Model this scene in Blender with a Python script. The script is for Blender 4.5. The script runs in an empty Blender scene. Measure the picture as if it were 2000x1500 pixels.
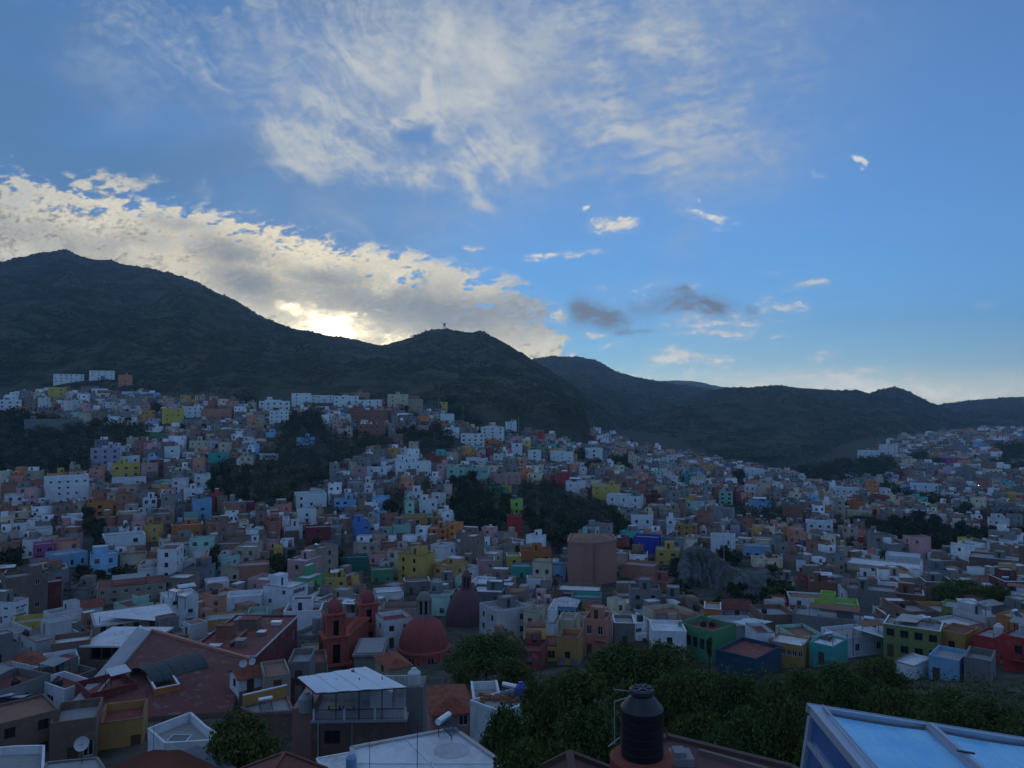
import bpy, bmesh, math, random
import numpy as np
from mathutils import Vector, Matrix
random.seed(7); rng = np.random.default_rng(7)
SC = bpy.context.scene; COL = SC.collection; R = math.radians
# ---------------------------------------------------------------- camera
F = 1483.0; PITCH = R(1.5); CP, SP = math.cos(PITCH), math.sin(PITCH)
cam = bpy.data.cameras.new('camera'); cam.sensor_width = 36.0; cam.lens = F / 2000 * 36
cam.clip_start = 0.1; cam.clip_end = 20000
camo = bpy.data.objects.new('camera', cam); COL.objects.link(camo)
camo.location = (0, 0, 0); camo.rotation_euler = (R(90) + PITCH, 0, 0); SC.camera = camo
SC.view_settings.view_transform = 'Standard'; SC.view_settings.look = 'None'
SC.view_settings.gamma = 1.0; SC.view_settings.exposure = 0.75; SC.view_settings.use_curve_mapping = False

def at(px, py, Y):
    """point of the world seen at photo pixel (px, py) at forward distance Y"""
    u = (px - 1000) / F; v = (750 - py) / F
    dy = CP - v * SP; dz = SP + v * CP
    return Vector((u / dy * Y, Y, dz / dy * Y))
def trow(py):
    v = (750 - py) / F
    return (SP + v * CP) / (CP - v * SP)
def px_of(p):
    x, y, z = p
    a = y * CP + z * SP; b = -y * SP + z * CP
    return 1000 + F * x / a, 750 - F * b / a
def azel(px, py):
    p = at(px, py, 1.0)
    return math.atan2(p.x, p.y), math.atan2(p.z, math.hypot(p.x, p.y))
# ---------------------------------------------------------------- node expression helper
class G:
    def __init__(s, tree): s.t = tree; s.n = tree.nodes; s.l = tree.links
    def node(s, kind, **kw):
        n = s.n.new(kind)
        for k, v in kw.items(): setattr(n, k, v)
        return n
    def put(s, sock, v):
        if isinstance(v, X): s.l.new(v.s, sock)
        elif v is not None: sock.default_value = v
    def m(s, op, *a, clamp=False):
        n = s.n.new('ShaderNodeMath'); n.operation = op; n.use_clamp = clamp
        for i, v in enumerate(a): s.put(n.inputs[i], v)
        return X(s, n.outputs[0])
    def sstep(s, x, a, b, lo=0.0, hi=1.0):
        n = s.n.new('ShaderNodeMapRange'); n.interpolation_type = 'SMOOTHSTEP'
        for i, v in enumerate((x, a, b, lo, hi)): s.put(n.inputs[i], v)
        return X(s, n.outputs[0])
    def vec(s, x, y, z=0.0):
        n = s.n.new('ShaderNodeCombineXYZ')
        for i, v in enumerate((x, y, z)): s.put(n.inputs[i], v)
        return X(s, n.outputs[0])
    def sep(s, v):
        n = s.n.new('ShaderNodeSeparateXYZ'); s.put(n.inputs[0], v)
        return [X(s, o) for o in n.outputs]
    def noise(s, v, scale=1.0, detail=4.0, rough=0.55, dist=0.0, lac=2.0):
        n = s.n.new('ShaderNodeTexNoise'); n.noise_dimensions = '3D'
        if v is not None: s.put(n.inputs['Vector'], v)
        n.inputs['Scale'].default_value = scale; n.inputs['Detail'].default_value = detail
        n.inputs['Roughness'].default_value = rough; n.inputs['Lacunarity'].default_value = lac
        s.put(n.inputs['Distortion'], dist)
        return X(s, n.outputs['Fac'])
    def mix(s, f, a, b, mode='MIX'):
        n = s.n.new('ShaderNodeMix'); n.data_type = 'RGBA'; n.blend_type = mode
        s.put(n.inputs[0], f)
        for i, v in ((6, a), (7, b)):
            if isinstance(v, X): s.l.new(v.s, n.inputs[i])
            else: n.inputs[i].default_value = tuple(v) + ((1,) if len(v) == 3 else ())
        return X(s, n.outputs[2])
class X:
    def __init__(s, g, sock): s.g = g; s.s = sock
    def __add__(s, o): return s.g.m('ADD', s, o)
    __radd__ = __add__
    def __sub__(s, o): return s.g.m('SUBTRACT', s, o)
    def __rsub__(s, o): return s.g.m('SUBTRACT', o, s)
    def __mul__(s, o): return s.g.m('MULTIPLY', s, o)
    __rmul__ = __mul__
    def __truediv__(s, o): return s.g.m('DIVIDE', s, o)
    def clamp(s): return s.g.m('ADD', s, 0.0, clamp=True)
# ---------------------------------------------------------------- world: Nishita sky with procedural cloud layers
SUN_AZ, SUN_EL = azel(655, 662)[0], R(5.5)
W = bpy.data.worlds.new('World'); SC.world = W; W.use_nodes = True
W.cycles.sampling_method = 'MANUAL'; W.cycles.sample_map_resolution = 1024
W.node_tree.nodes.clear(); g = G(W.node_tree)
# numpy value noise
_TAB = np.random.default_rng(11).random((256, 256)).astype(np.float32)
def vnoise(x, y, seed=0):
    fx0, fy0 = np.floor(x), np.floor(y); fx, fy = (x - fx0).astype(np.float32), (y - fy0).astype(np.float32)
    ix = (fx0.astype(np.int32) + seed * 37) & 255; iy = (fy0.astype(np.int32) + seed * 71) & 255
    jx, jy = (ix + 1) & 255, (iy + 1) & 255
    fx = fx * fx * (3 - 2 * fx); fy = fy * fy * (3 - 2 * fy)
    a, b, c, d = _TAB[iy, ix], _TAB[iy, jx], _TAB[jy, ix], _TAB[jy, jx]
    a = a + (b - a) * fx; c = c + (d - c) * fx
    return a + (c - a) * fy
def fbm(x, y, oct=5, seed=0, ridged=False, gain=0.5):
    s = 0; a = 1.0; t = 0
    for i in range(oct):
        n = vnoise(x, y, seed + i)
        if ridged: n = 1 - np.abs(2 * n - 1)
        s = s + a * n; t += a; a *= gain
        x, y = (x * 1.6 - y * 1.2) + 11.3, (x * 1.2 + y * 1.6) + 5.7
    return s / t
def ss(x, a, b): t = np.clip((x - a) / (b - a), 0, 1); return t * t * (3 - 2 * t)
# ---- the clouds as a procedural map of the sky ahead (U = x/y, V = z/y of the direction), coloured by their distance to the sun
U0, U1, V0, V1, NU, NV = -0.98, 0.98, -0.04, 0.80, 1960, 840
def cloud_map():
    f4 = np.float32
    U, V = np.meshgrid(np.linspace(U0, U1, NU, dtype=f4), np.linspace(V0, V1, NV, dtype=f4))
    a_ = CP + V * SP; b_ = V * CP - SP
    px = 1000 + F * U / a_; py = 750 - F * b_ / a_
    el = np.arctan2(V, np.sqrt(1 + U * U))
    wx = (fbm(px / 150, py / 150, 4, 1) - .5); wy = (fbm(px / 150, py / 150, 4, 5) - .5)
    fx = (fbm(px / 34, py / 30, 4, 9) - .5); fy = (fbm(px / 34, py / 30, 4, 13) - .5)
    def ell(cx, cy, rx, ry, ang=0, warp=40.0, fine=10.0, lo=1.25, hi=0.0):
        mx = max(rx, ry) * 1.4 + 70
        c0 = int(np.clip((((cx - mx - 1000) / F) - U0) / (U1 - U0) * NU, 0, NU)); c1 = int(np.clip((((cx + mx - 1000) / F) - U0) / (U1 - U0) * NU + 1, 0, NU))
        r1 = int(np.clip((trow(cy - mx) * 1.05 + .02 - V0) / (V1 - V0) * NV + 1, 0, NV)); r0 = int(np.clip((trow(cy + mx) - .02 - V0) / (V1 - V0) * NV, 0, NV))
        o = np.zeros_like(px)
        if c1 <= c0 or r1 <= r0: return o
        q = (slice(r0, r1), slice(c0, c1))
        X_ = px[q] + wx[q] * warp * 2 + fx[q] * fine * 2 - cx; Y_ = cy - (py[q] + wy[q] * warp * 2 + fy[q] * fine * 2)
        if ang:
            c, s_ = math.cos(R(ang)), math.sin(R(ang)); X_, Y_ = X_ * c + Y_ * s_, Y_ * c - X_ * s_
        o[q] = ss(np.sqrt((X_ / rx) ** 2 + (Y_ / ry) ** 2), lo, hi); return o
    def stroke(pts, w0, w1_, k, warp=18.0, fine=8.0):
        o = np.zeros_like(px); xs = [p[0] for p in pts]; ys = [p[1] for p in pts]; mg = max(w0, w1_) * 1.5 + 45
        c0 = int(np.clip((((min(xs) - mg - 1000) / F) - U0) / (U1 - U0) * NU, 0, NU)); c1 = int(np.clip((((max(xs) + mg - 1000) / F) - U0) / (U1 - U0) * NU + 1, 0, NU))
        r1 = int(np.clip((trow(min(ys) - mg) * 1.05 + .02 - V0) / (V1 - V0) * NV + 1, 0, NV)); r0 = int(np.clip((trow(max(ys) + mg) - .02 - V0) / (V1 - V0) * NV, 0, NV))
        if c1 <= c0 or r1 <= r0: return o
        q = (slice(r0, r1), slice(c0, c1)); X_ = px[q] + wx[q] * warp * 2 + fx[q] * fine * 2; Y_ = py[q] + wy[q] * warp * 2 + fy[q] * fine * 2
        L = sum(math.dist(pts[i], pts[i + 1]) for i in range(len(pts) - 1)); acc = 0; best = np.zeros_like(X_)
        for i in range(len(pts) - 1):
            (ax, ay), (bx, by) = pts[i], pts[i + 1]; l = math.dist(pts[i], pts[i + 1])
            t = np.clip(((X_ - ax) * (bx - ax) + (Y_ - ay) * (by - ay)) / l ** 2, 0, 1)
            d = np.hypot(X_ - ax - t * (bx - ax), Y_ - ay - t * (by - ay)); T = (acc + t * l) / L
            ww = w0 + (w1_ - w0) * T; fade = ss(np.minimum(1, np.minimum(T * 3 + .02, (1 - T) * 3 + .02)), 0, 1)
            best = np.maximum(best, ss(d / ww, 1.15, 0) * fade); acc += l
        o[q] = best * k; return o
    M = np.maximum
    # sun closeness
    sd = np.hypot(px - 645, (py - 655)); near = np.exp(-sd / 520); mid = np.exp(-(sd / 260) ** 2); tight = np.exp(-(sd / 60) ** 2)
    # ---- A: cirrus veil
    hx, hy = px + wx * 120, py + wy * 120
    th = np.arctan2(hy - 620, hx - 1120); rr = np.hypot(hx - 1120, hy - 620)
    fib = fbm(th * 26 + wx * 3, rr / 210, 6, 21, gain=.66)
    ca, sa_ = np.cos(-.55 + wx * 1.2), np.sin(-.55 + wx * 1.2)
    fib2 = fbm((px * .82 + py * .57 + wy * 90) / 150, (py * .82 - px * .57 + wx * 90) / 26, 6, 27, gain=.66)
    fib3 = fbm((px * .98 - py * .2 + wy * 60) / 130, (py * .98 + px * .2 + wx * 60) / 20, 5, 29, gain=.66)
    rw = ss(px, 900, 1250); fib2 = fib2 * (1 - rw) + fib3 * rw
    soft = fbm(hx / 230, hy / 160, 6, 33, gain=.55); gr = fbm(px / 18 + fx * 2, py / 12 + fy * 2, 4, 39, gain=.6)
    env = M(ell(1000, 120, 640, 300, 8, 60, 10), ell(1290, 190, 360, 230, 0, 60) * .95)
    env = M(env, ell(760, 240, 330, 120, -8, 30) * .95); env = M(env, ell(330, 60, 360, 150, -20, 60) * .45); env = M(env, ell(900, -60, 700, 220, 0, 60) * .8)
    lw = ss(px, 1250, 650)
    tx = (fib * lw + (soft * .5 + fib2 * .5) * (1 - lw)) * .50 + soft * .28 + gr * .22
    cir = ss(env * .80 + (tx - .5) * 2.2, .12, 1.05) * ss(env, 0, .3)
    S = None
    for a in (([(470, 215), (560, 285), (650, 325), (730, 325)], 46, 60, .55), ([(480, 326), (560, 328), (660, 320), (790, 312)], 14, 46, .62), ([(540, 150), (680, 240), (780, 300)], 60, 60, .4), ([(500, 240), (640, 290), (800, 310)], 40, 70, .55),
              ([(700, 285), (790, 248), (840, 218), (852, 150)], 26, 20, .72), ([(838, 120), (846, 205), (854, 250), (876, 300)], 18, 26, .75), ([(740, 335), (850, 350), (930, 312), (1000, 290)], 34, 46, .62), ([(840, 180), (900, 200), (1000, 190)], 46, 40, .42),
              ([(905, 310), (918, 360), (942, 398), (975, 418)], 34, 14, .80), ([(940, 275), (975, 330), (985, 395)], 44, 20, .45), ([(690, 356), (800, 350), (880, 325)], 14, 24, .45), ([(870, -20), (866, 60), (850, 150)], 60, 40, .5), ([(880, 290), (960, 280), (1080, 310)], 50, 50, .42),
              ([(1040, 190), (1180, 205), (1290, 190)], 36, 34, .32), ([(1060, 310), (1170, 290), (1280, 240)], 40, 26, .42), ([(1140, 80), (1190, 130), (1230, 200)], 44, 40, .42), ([(1190, 70), (1270, 60), (1400, 110)], 50, 40, .34), ([(1330, 120), (1350, 200), (1300, 280)], 60, 60, .26),
              ([(1060, 260), (1150, 255), (1330, 280)], 40, 50, .34), ([(620, 60), (720, 130), (830, 160)], 70, 60, .36), ([(920, 40), (960, 110), (1030, 170)], 70, 70, .40), ([(1320, 370), (1325, 440), (1330, 540)], 60, 80, .26), ([(1000, 60), (1100, 30), (1250, 0)], 70, 80, .3),
              ([(620, 40), (560, 110), (500, 200)], 70, 60, .22), ([(100, 60), (220, 130), (330, 260)], 110, 100, .16), ([(560, 350), (640, 390), (760, 470)], 90, 70, .16), ([(950, 340), (1200, 350), (1450, 310)], 50, 60, .26), ([(1200, 330), (1400, 250), (1560, 180)], 70, 70, .3), ([(1450, 40), (1560, 120), (1600, 220)], 80, 80, .2)):
        e = stroke(*a, warp=30, fine=13); S = e if S is None else 1 - (1 - S) * (1 - e)
    fs = ss(fib * .34 * lw + fib2 * (.26 + .34 * (1 - lw)) + soft * .25 + gr * .15, .30, .62)
    S = np.clip(S * (.12 + 1.15 * fs), 0, 1)
    S2 = M(M(stroke([(900, 300), (915, 355), (938, 395), (985, 420)], 30, 12, .95, 8, 5), stroke([(945, 280), (985, 320), (975, 385)], 40, 18, .5, 8, 6)), M(stroke([(842, 150), (848, 210), (858, 270)], 16, 20, .55, 8, 4), stroke([(500, 328), (600, 326), (760, 330), (880, 335), (1000, 295)], 12, 26, .6, 12, 6)))
    S = M(S, S2 * (.45 + .55 * ss(fib2 * .5 + gr * .5, .3, .6)))
    veil = M(ell(1080, 130, 760, 360, 6, 60, 20, 1.2, .2), ell(1300, 260, 420, 200, 0, 50, 20, 1.2, 0) * .8) * (.34 + .30 * ss(soft * .6 + gr * .4, .3, .7))
    cir = 1 - (1 - cir * .72) * (1 - S) * (1 - veil)
    tri = ss(px + fx * 16, 742, 790) * ss(px + fx * 20, 862, 838) * ss(py + fy * 16 - (262 - (px - 780) * .42) , -4, 14) * ss(py + fy * 16, 296, 270)
    cir = cir * (1 - tri * .75) * (1 - ell(640, 372, 330, 34, -4, 20, 6) * .35)
    cb = np.clip(.35 + S * .9 + near * .8 + (tx - .5) * 1.2, 0, 1.2)[..., None]
    cc = np.array([.22, .31, .45]) * (1 - cb) + np.array([.52, .55, .56]) * cb
    wash = (.72 + .28 * ss(fbm(px / 420 + py / 900, py / 110 + wy, 5, 51), .3, .75)) * .80 * ss(px, 1700, 300)
    A = wash; C = np.ones(cc.shape) * np.array([.095, .185, .33])
    def over(col, al):
        nonlocal A, C
        al = np.clip(al, 0, 1)
        oa = al + A * (1 - al); w_ = (al / np.maximum(oa, 1e-4))[..., None]
        C = C * (1 - w_) + col * w_; A = oa
    over(cc, cir)
    # ---- B: small bright puffs and streaks
    Pm = None; pt = fbm(px / 30 + fx, py / 13 + fy, 6, 61, gain=.66)
    for a in (([(1128, 446), (1180, 432), (1262, 433)], 13, 15, 1.0), ([(1190, 424), (1240, 420)], 10, 8, .9), ([(1134, 405), (1152, 401)], 6, 5, .8), ([(1660, 320), (1684, 317), (1704, 322)], 10, 7, 1.1), ([(1676, 334), (1692, 331)], 5, 4, .7), ([(1578, 342), (1622, 352)], 9, 5, .35),
              ([(1524, 565), (1580, 556), (1640, 553)], 7, 10, 1.0), ([(1320, 405), (1380, 420), (1440, 437)], 10, 9, .72), ([(1364, 394), (1376, 398)], 5, 5, .6), ([(1000, 508), (1080, 500), (1210, 482)], 11, 5, .55), ([(895, 480), (960, 482)], 7, 6, .6), ([(270, 350), (310, 338)], 12, 6, .4), ([(380, 350), (400, 375), (420, 395)], 20, 16, .3),
              ([(1240, 735), (1310, 695), (1400, 708), (1460, 706)], 26, 9, .95), ([(1230, 730), (1300, 722)], 10, 8, .6), ([(1130, 655), (1195, 655)], 7, 6, .9), ([(1320, 648), (1430, 655), (1510, 662)], 12, 7, .75), ([(1000, 648), (1060, 660), (1120, 668)], 12, 6, .85), ([(1450, 600), (1530, 600), (1600, 598)], 24, 14, .72), ([(1560, 625), (1590, 612)], 8, 6, .5), ([(1280, 640), (1320, 640)], 8, 8, .6), ([(1260, 620), (1400, 640), (1560, 620)], 40, 30, .55), ([(1180, 570), (1300, 560), (1420, 575)], 26, 26, .3), ([(1080, 600), (1090, 640)], 30, 24, .6), ([(1140, 440), (1260, 430)], 24, 22, .3), ([(1510, 560), (1640, 556)], 18, 14, .3), ([(1290, 380), (1400, 430), (1470, 440)], 26, 18, .3), ([(1470, 660), (1560, 655)], 9, 6, .5), ([(1350, 760), (1600, 752), (1800, 748)], 26, 24, .6),
              ([(1400, 752), (1500, 745), (1620, 738), (1780, 740)], 16, 15, .85), ([(1500, 735), (1640, 725), (1780, 722)], 14, 10, .6), ([(1560, 712), (1620, 690), (1660, 690)], 24, 10, .35), ([(1900, 606), (1960, 598)], 9, 7, .42), ([(1480, 530), (1540, 545)], 10, 8, .2), ([(1100, 590), (1250, 570), (1360, 560)], 40, 30, .22), ([(980, 530), (1005, 545)], 8, 6, .6),
              ([(1380, 772), (1650, 758), (2050, 772)], 30, 34, .5), ([(1180, 735), (1500, 742)], 20, 22, .35), ([(1150, 690), (1240, 660)], 8, 6, .3), ([(950, 660), (1010, 680), (1100, 672)], 16, 8, .8), ([(1880, 750), (2100, 745)], 30, 30, .3), ([(1400, 768), (1700, 752), (1850, 766), (2100, 776)], 26, 26, .75), ([(1050, 690), (1250, 745), (1420, 752)], 12, 18, .5)):
        e = stroke(*(a[0], a[1] * 1.35, a[2] * 1.35, a[3]), warp=12, fine=9); Pm = e if Pm is None else M(Pm, e)
    fine_ = fbm(px / 13 + fx, py / 7 + fy * 1.5, 4, 99, gain=.6); strk = fbm((px + py * .5) / 60, py / 6, 4, 97, gain=.7)
    pa = np.clip(Pm * .22 + ss(Pm * .55 + (pt * .4 + fine_ * .35 + strk * .25 - .5) * 1.6, .16, .66) * ss(Pm, 0, .25), 0, .97); pb = np.clip(near * 1.9, 0, 1)[..., None] * np.ones(3)
    over((np.array([.66, .72, .78]) * (1 - pb) + np.array([.98, .84, .58]) * pb) * (.75 + .5 * pt[..., None]), pa)
    hzv = ss(px, 950, 1500) * (.14 + .42 * ss(py, 560, 775)); over(np.array([.40, .50, .58]) * (1 - ss(py, 690, 775)[..., None]) + np.array([.72, .70, .60]) * ss(py, 690, 775)[..., None], hzv)
    # ---- C: altocumulus bank across the left
    ex = [-900, -300, 0, 120, 230, 330, 400, 470, 560, 690, 780, 860, 985, 1060, 1100, 1150, 1250, 1500]; ey = [250, 300, 336, 342, 350, 385, 398, 412, 432, 470, 492, 512, 556, 583, 625, 760, 900, 900]
    ytop = np.interp(px, ex, ey)
    bx, by = px + wx * 36, py + wy * 36
    b1 = fbm(bx / 105, by / 56, 5, 71, gain=.58); b2 = fbm((bx + by * .5) / 30, by / 13, 5, 77, gain=.62); b3 = fbm(bx / 10 + by / 30, by / 5.0, 3, 83, gain=.65)
    dep = (py - ytop) + (b1 - .5) * 90 + (b2 - .5) * 70
    bm = ss(dep, -14, 26) * ss(b2 * .6 + b1 * .25 + b3 * .15 + ss(py - ytop, -5, 130) * .26 + ss(py - ytop, 70, 140) * .3, .42, .56)
    bm = bm * (1 - .35 * ss(b3 * .5 + b2 * .5, .5, .75) * ss(py - ytop, 160, 20))
    dk = M(M(ell(800, 590, 420, 62, -9, 40, 14), ell(470, 490, 150, 46, -10, 30, 14) * .9), M(ell(500, 555, 130, 60, -22, 24, 14), ell(120, 458, 320, 34, -3, 34, 14) * .5))
    dk = M(dk, M(ell(640, 540, 150, 40, -6, 26) * .95, ell(340, 430, 120, 20, -8, 20) * .5)); dk = M(dk, ell(1010, 612, 110, 26, -8, 20) * .7)
    thk = ss(b1 * .26 + b2 * .42 + b3 * .36 + dk * .22, .47, .69) * (.40 + dk * .60)
    thk = np.clip(thk * .85, 0, 1)[..., None]
    nn = np.clip(near * 1.55, 0, 1)[..., None]
    lit = (np.array([.78, .76, .66]) * (1 - nn) + np.array([1.06, .92, .60]) * nn) * (.10 + 1.05 * b2[..., None] + 1.15 * (b3[..., None] - .3) + mid[..., None] * .30)
    md = mid[..., None]
    dark = np.array([.15, .185, .225]) * (1 - md) + np.array([.27, .285, .27]) * md
    over(lit * (1 - thk) + dark * thk, bm * .96)
    # ---- sun glare through the gap above the saddle
    sh = fbm(bx / 46, by / 17, 5, 91, gain=.62)
    hs = M(M(ell(650, 640, 98, 42, -12, 16, 12), ell(568, 603, 30, 14, -8, 8) * .9), ell(760, 655, 95, 30, -10, 16, 8) * .62); hs = M(hs, ell(700, 610, 60, 12, 8, 10) * .4)
    hs = np.clip(hs * 1.6 - ss(sh, .38, .60) * 1.1 * (1 - tight), 0, 1); rag = ss(fbm(px / 24 + wx * 2, py / 9, 5, 93, gain=.65), .62, .38); hs = np.clip(M(hs ** 1.5 * (.45 + .55 * rag), tight * (.25 + .75 * rag) * ss(py, 598, 636)), 0, 1)
    over(np.array([4.4, 3.7, 2.3]) * (.36 + .85 * tight[..., None] + .25 * md), hs)
    # ---- D: grey scraps to the right of the bank
    D = None
    for a in (([(1095, 600), (1150, 612), (1240, 632)], 44, 26, .9), ([(1240, 600), (1330, 585), (1450, 612)], 34, 30, .55), ([(1100, 600), (1150, 615), (1220, 635)], 34, 22, .85), ([(1190, 600), (1240, 640)], 22, 20, .6), ([(1285, 585), (1330, 570), (1400, 600), (1440, 612)], 20, 18, .9), ([(1300, 600), (1420, 612)], 16, 16, .6), ([(1180, 650), (1290, 648)], 10, 8, .45), ([(1440, 605), (1490, 615)], 20, 12, .3), ([(1215, 600), (1300, 600)], 24, 24, .25)):
        e = stroke(*a, warp=14, fine=9); D = e if D is None else M(D, e)
    D = np.clip(D * (.75 + .9 * ss(b2, .3, .6)), 0, 1)
    over(np.array([.175, .205, .255]) * (.8 + .5 * b2[..., None]), D)
    C = C * (1 + .45 * ss(el, .16, 0.0)[..., None])
    # ---- soft fade towards the border of the map
    fd = ss(U, U0, U0 + .2) * ss(U, U1, U1 - .2) * ss(V, V1, V1 - .12)
    out = np.ones((NV, NU, 4), np.float32); out[..., :3] = C * A[..., None] * 1.05 * (2 ** -SC.view_settings.exposure); out[..., 3] = A
    return out * fd[..., None]
def build_world():
    img = bpy.data.images.new('procedural_clouds', NU, NV, alpha=True, float_buffer=True)
    img.colorspace_settings.name = 'Linear Rec.709'; img.alpha_mode = 'CHANNEL_PACKED'
    img.pixels.foreach_set(cloud_map().ravel()); img.update(); img.pack()
    sky = g.node('ShaderNodeTexSky', sky_type='NISHITA', sun_disc=False)
    sky.sun_elevation = SUN_EL; sky.sun_rotation = SUN_AZ
    sky.altitude = 2000; sky.air_density = 1.0; sky.dust_density = 0.3; sky.ozone_density = 4.0
    tc = g.node('ShaderNodeTexCoord'); dx, dy, dz = g.sep(X(g, tc.outputs['Generated']))
    yy = g.m('MAXIMUM', dy, 0.02); U = dx / yy; V = dz / yy
    t = g.node('ShaderNodeTexImage', image=img, extension='CLIP', interpolation='Linear')
    g.put(t.inputs[0], g.vec((U - U0) * (1 / (U1 - U0)), (V - V0) * (1 / (V1 - V0))))
    # unseen cirrus outside the view, coloured to light and tint the town
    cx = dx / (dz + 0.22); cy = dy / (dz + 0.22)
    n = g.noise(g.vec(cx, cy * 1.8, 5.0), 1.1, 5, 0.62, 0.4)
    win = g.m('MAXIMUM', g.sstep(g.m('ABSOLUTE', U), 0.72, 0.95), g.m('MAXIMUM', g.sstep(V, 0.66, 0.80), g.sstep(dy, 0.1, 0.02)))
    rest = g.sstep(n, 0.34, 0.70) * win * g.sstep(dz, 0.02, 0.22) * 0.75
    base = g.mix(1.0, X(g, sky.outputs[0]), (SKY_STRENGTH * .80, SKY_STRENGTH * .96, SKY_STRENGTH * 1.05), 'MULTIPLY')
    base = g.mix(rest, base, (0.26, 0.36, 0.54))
    al = X(g, t.outputs['Alpha']); inv = 1.0 - al
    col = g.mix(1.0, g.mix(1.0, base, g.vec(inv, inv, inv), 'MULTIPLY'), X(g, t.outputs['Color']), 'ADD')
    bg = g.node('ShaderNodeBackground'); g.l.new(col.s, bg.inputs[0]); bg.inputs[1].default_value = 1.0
    o = g.node('ShaderNodeOutputWorld'); g.l.new(bg.outputs[0], o.inputs[0])
SKY_STRENGTH = 0.13
build_world()
# ---------------------------------------------------------------- sun lamp, low behind the ridge and veiled by cloud
sl = bpy.data.lights.new('sun', 'SUN'); sl.energy = 0.3; sl.angle = R(10); sl.color = (1.0, 0.80, 0.55)
so = bpy.data.objects.new('sun', sl); COL.objects.link(so)
sd = Vector((math.sin(SUN_AZ) * math.cos(SUN_EL), math.cos(SUN_AZ) * math.cos(SUN_EL), math.sin(SUN_EL)))
so.rotation_euler = sd.to_track_quat('Z', 'Y').to_euler(); so.location = sd * 3000
# ---------------------------------------------------------------- terrain height
# photo column -> [(photo row, forward distance)], the ground of the town seen from the camera
TAB = {
 -600: [(1500, 62), (1400, 98), (1300, 140), (1200, 190), (1100, 250), (1000, 330), (900, 430), (800, 570), (765, 650)],
 0:    [(1500, 62), (1400, 98), (1300, 140), (1200, 190), (1100, 250), (1000, 330), (900, 430), (800, 570), (765, 650)],
 500:  [(1500, 62), (1400, 96), (1300, 140), (1200, 192), (1100, 255), (1000, 335), (900, 440), (800, 590), (778, 650)],
 800:  [(1500, 60), (1400, 92), (1300, 142), (1200, 200), (1100, 262), (1000, 345), (900, 455), (800, 610), (778, 680)],
 1000: [(1500, 58), (1400, 88), (1300, 140), (1200, 200), (1100, 272), (1000, 370), (900, 520), (840, 680), (822, 780)],
 1250: [(1500, 56), (1400, 86), (1300, 134), (1200, 192), (1100, 275), (1000, 395), (940, 520), (900, 680), (872, 850)],
 1500: [(1500, 55), (1400, 84), (1300, 128), (1200, 185), (1100, 275), (1000, 425), (960, 560), (935, 700), (925, 800)],
 1750: [(1500, 55), (1400, 82), (1300, 122), (1200, 180), (1100, 285), (1000, 470), (950, 620), (900, 820), (865, 1050)],
 2000: [(1500, 55), (1400, 80), (1300, 118), (1200, 178), (1100, 290), (1000, 480), (950, 620), (900, 800), (838, 1200)],
 2600: [(1500, 55), (1400, 80), (1300, 118), (1200, 178), (1100, 290), (1000, 480), (950, 620), (900, 800), (838, 1200)],
}
_cols = sorted(TAB); _scol = np.array([(c - 1000) / F for c in _cols])
_LY = np.linspace(math.log(50), math.log(1300), 90)
_TT = np.zeros((len(_cols), len(_LY)))
for i, c in enumerate(_cols):
    l = TAB[c]; ly = np.log([d for _, d in l]); z = np.array([d * trow(r) for r, d in l])
    _TT[i] = np.interp(_LY, ly, z)
def _sm(x): x = np.clip(x, 0, 1); return x * x * (3 - 2 * x)
def town_z(X_, Y_):
    Yc = np.clip(Y_, 60, 1e9); s = np.clip(X_ / Yc, _scol[0], _scol[-1])
    ly = np.clip(np.log(np.clip(Yc, 55, 1290)), _LY[0], _LY[-1])
    fi = (ly - _LY[0]) / (_LY[1] - _LY[0]); i0 = np.clip(fi.astype(int), 0, len(_LY) - 2); ft = fi - i0
    ci = np.clip(np.searchsorted(_scol, s) - 1, 0, len(_scol) - 2); fc = (s - _scol[ci]) / (_scol[ci + 1] - _scol[ci])
    fc = _sm(fc) * 0.5 + fc * 0.5
    a = _TT[ci, i0] * (1 - ft) + _TT[ci, i0 + 1] * ft; b = _TT[ci + 1, i0] * (1 - ft) + _TT[ci + 1, i0 + 1] * ft
    z = a * (1 - fc) + b * fc
    z60 = z
    near = np.interp(Y_, [-400, -60, -6, 8, 22, 40, 60], [25, 6, -4.5, -9, -14.5, -21, -29.5])
    z = np.where(Y_ < 60, near + (z60 + 29.5) * np.clip((Y_ - 30) / 30, 0, 1), z)
    return z - 5.0 * _sm((92 - Y_) / 24) * _sm((Y_ + 8) / 12)
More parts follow.
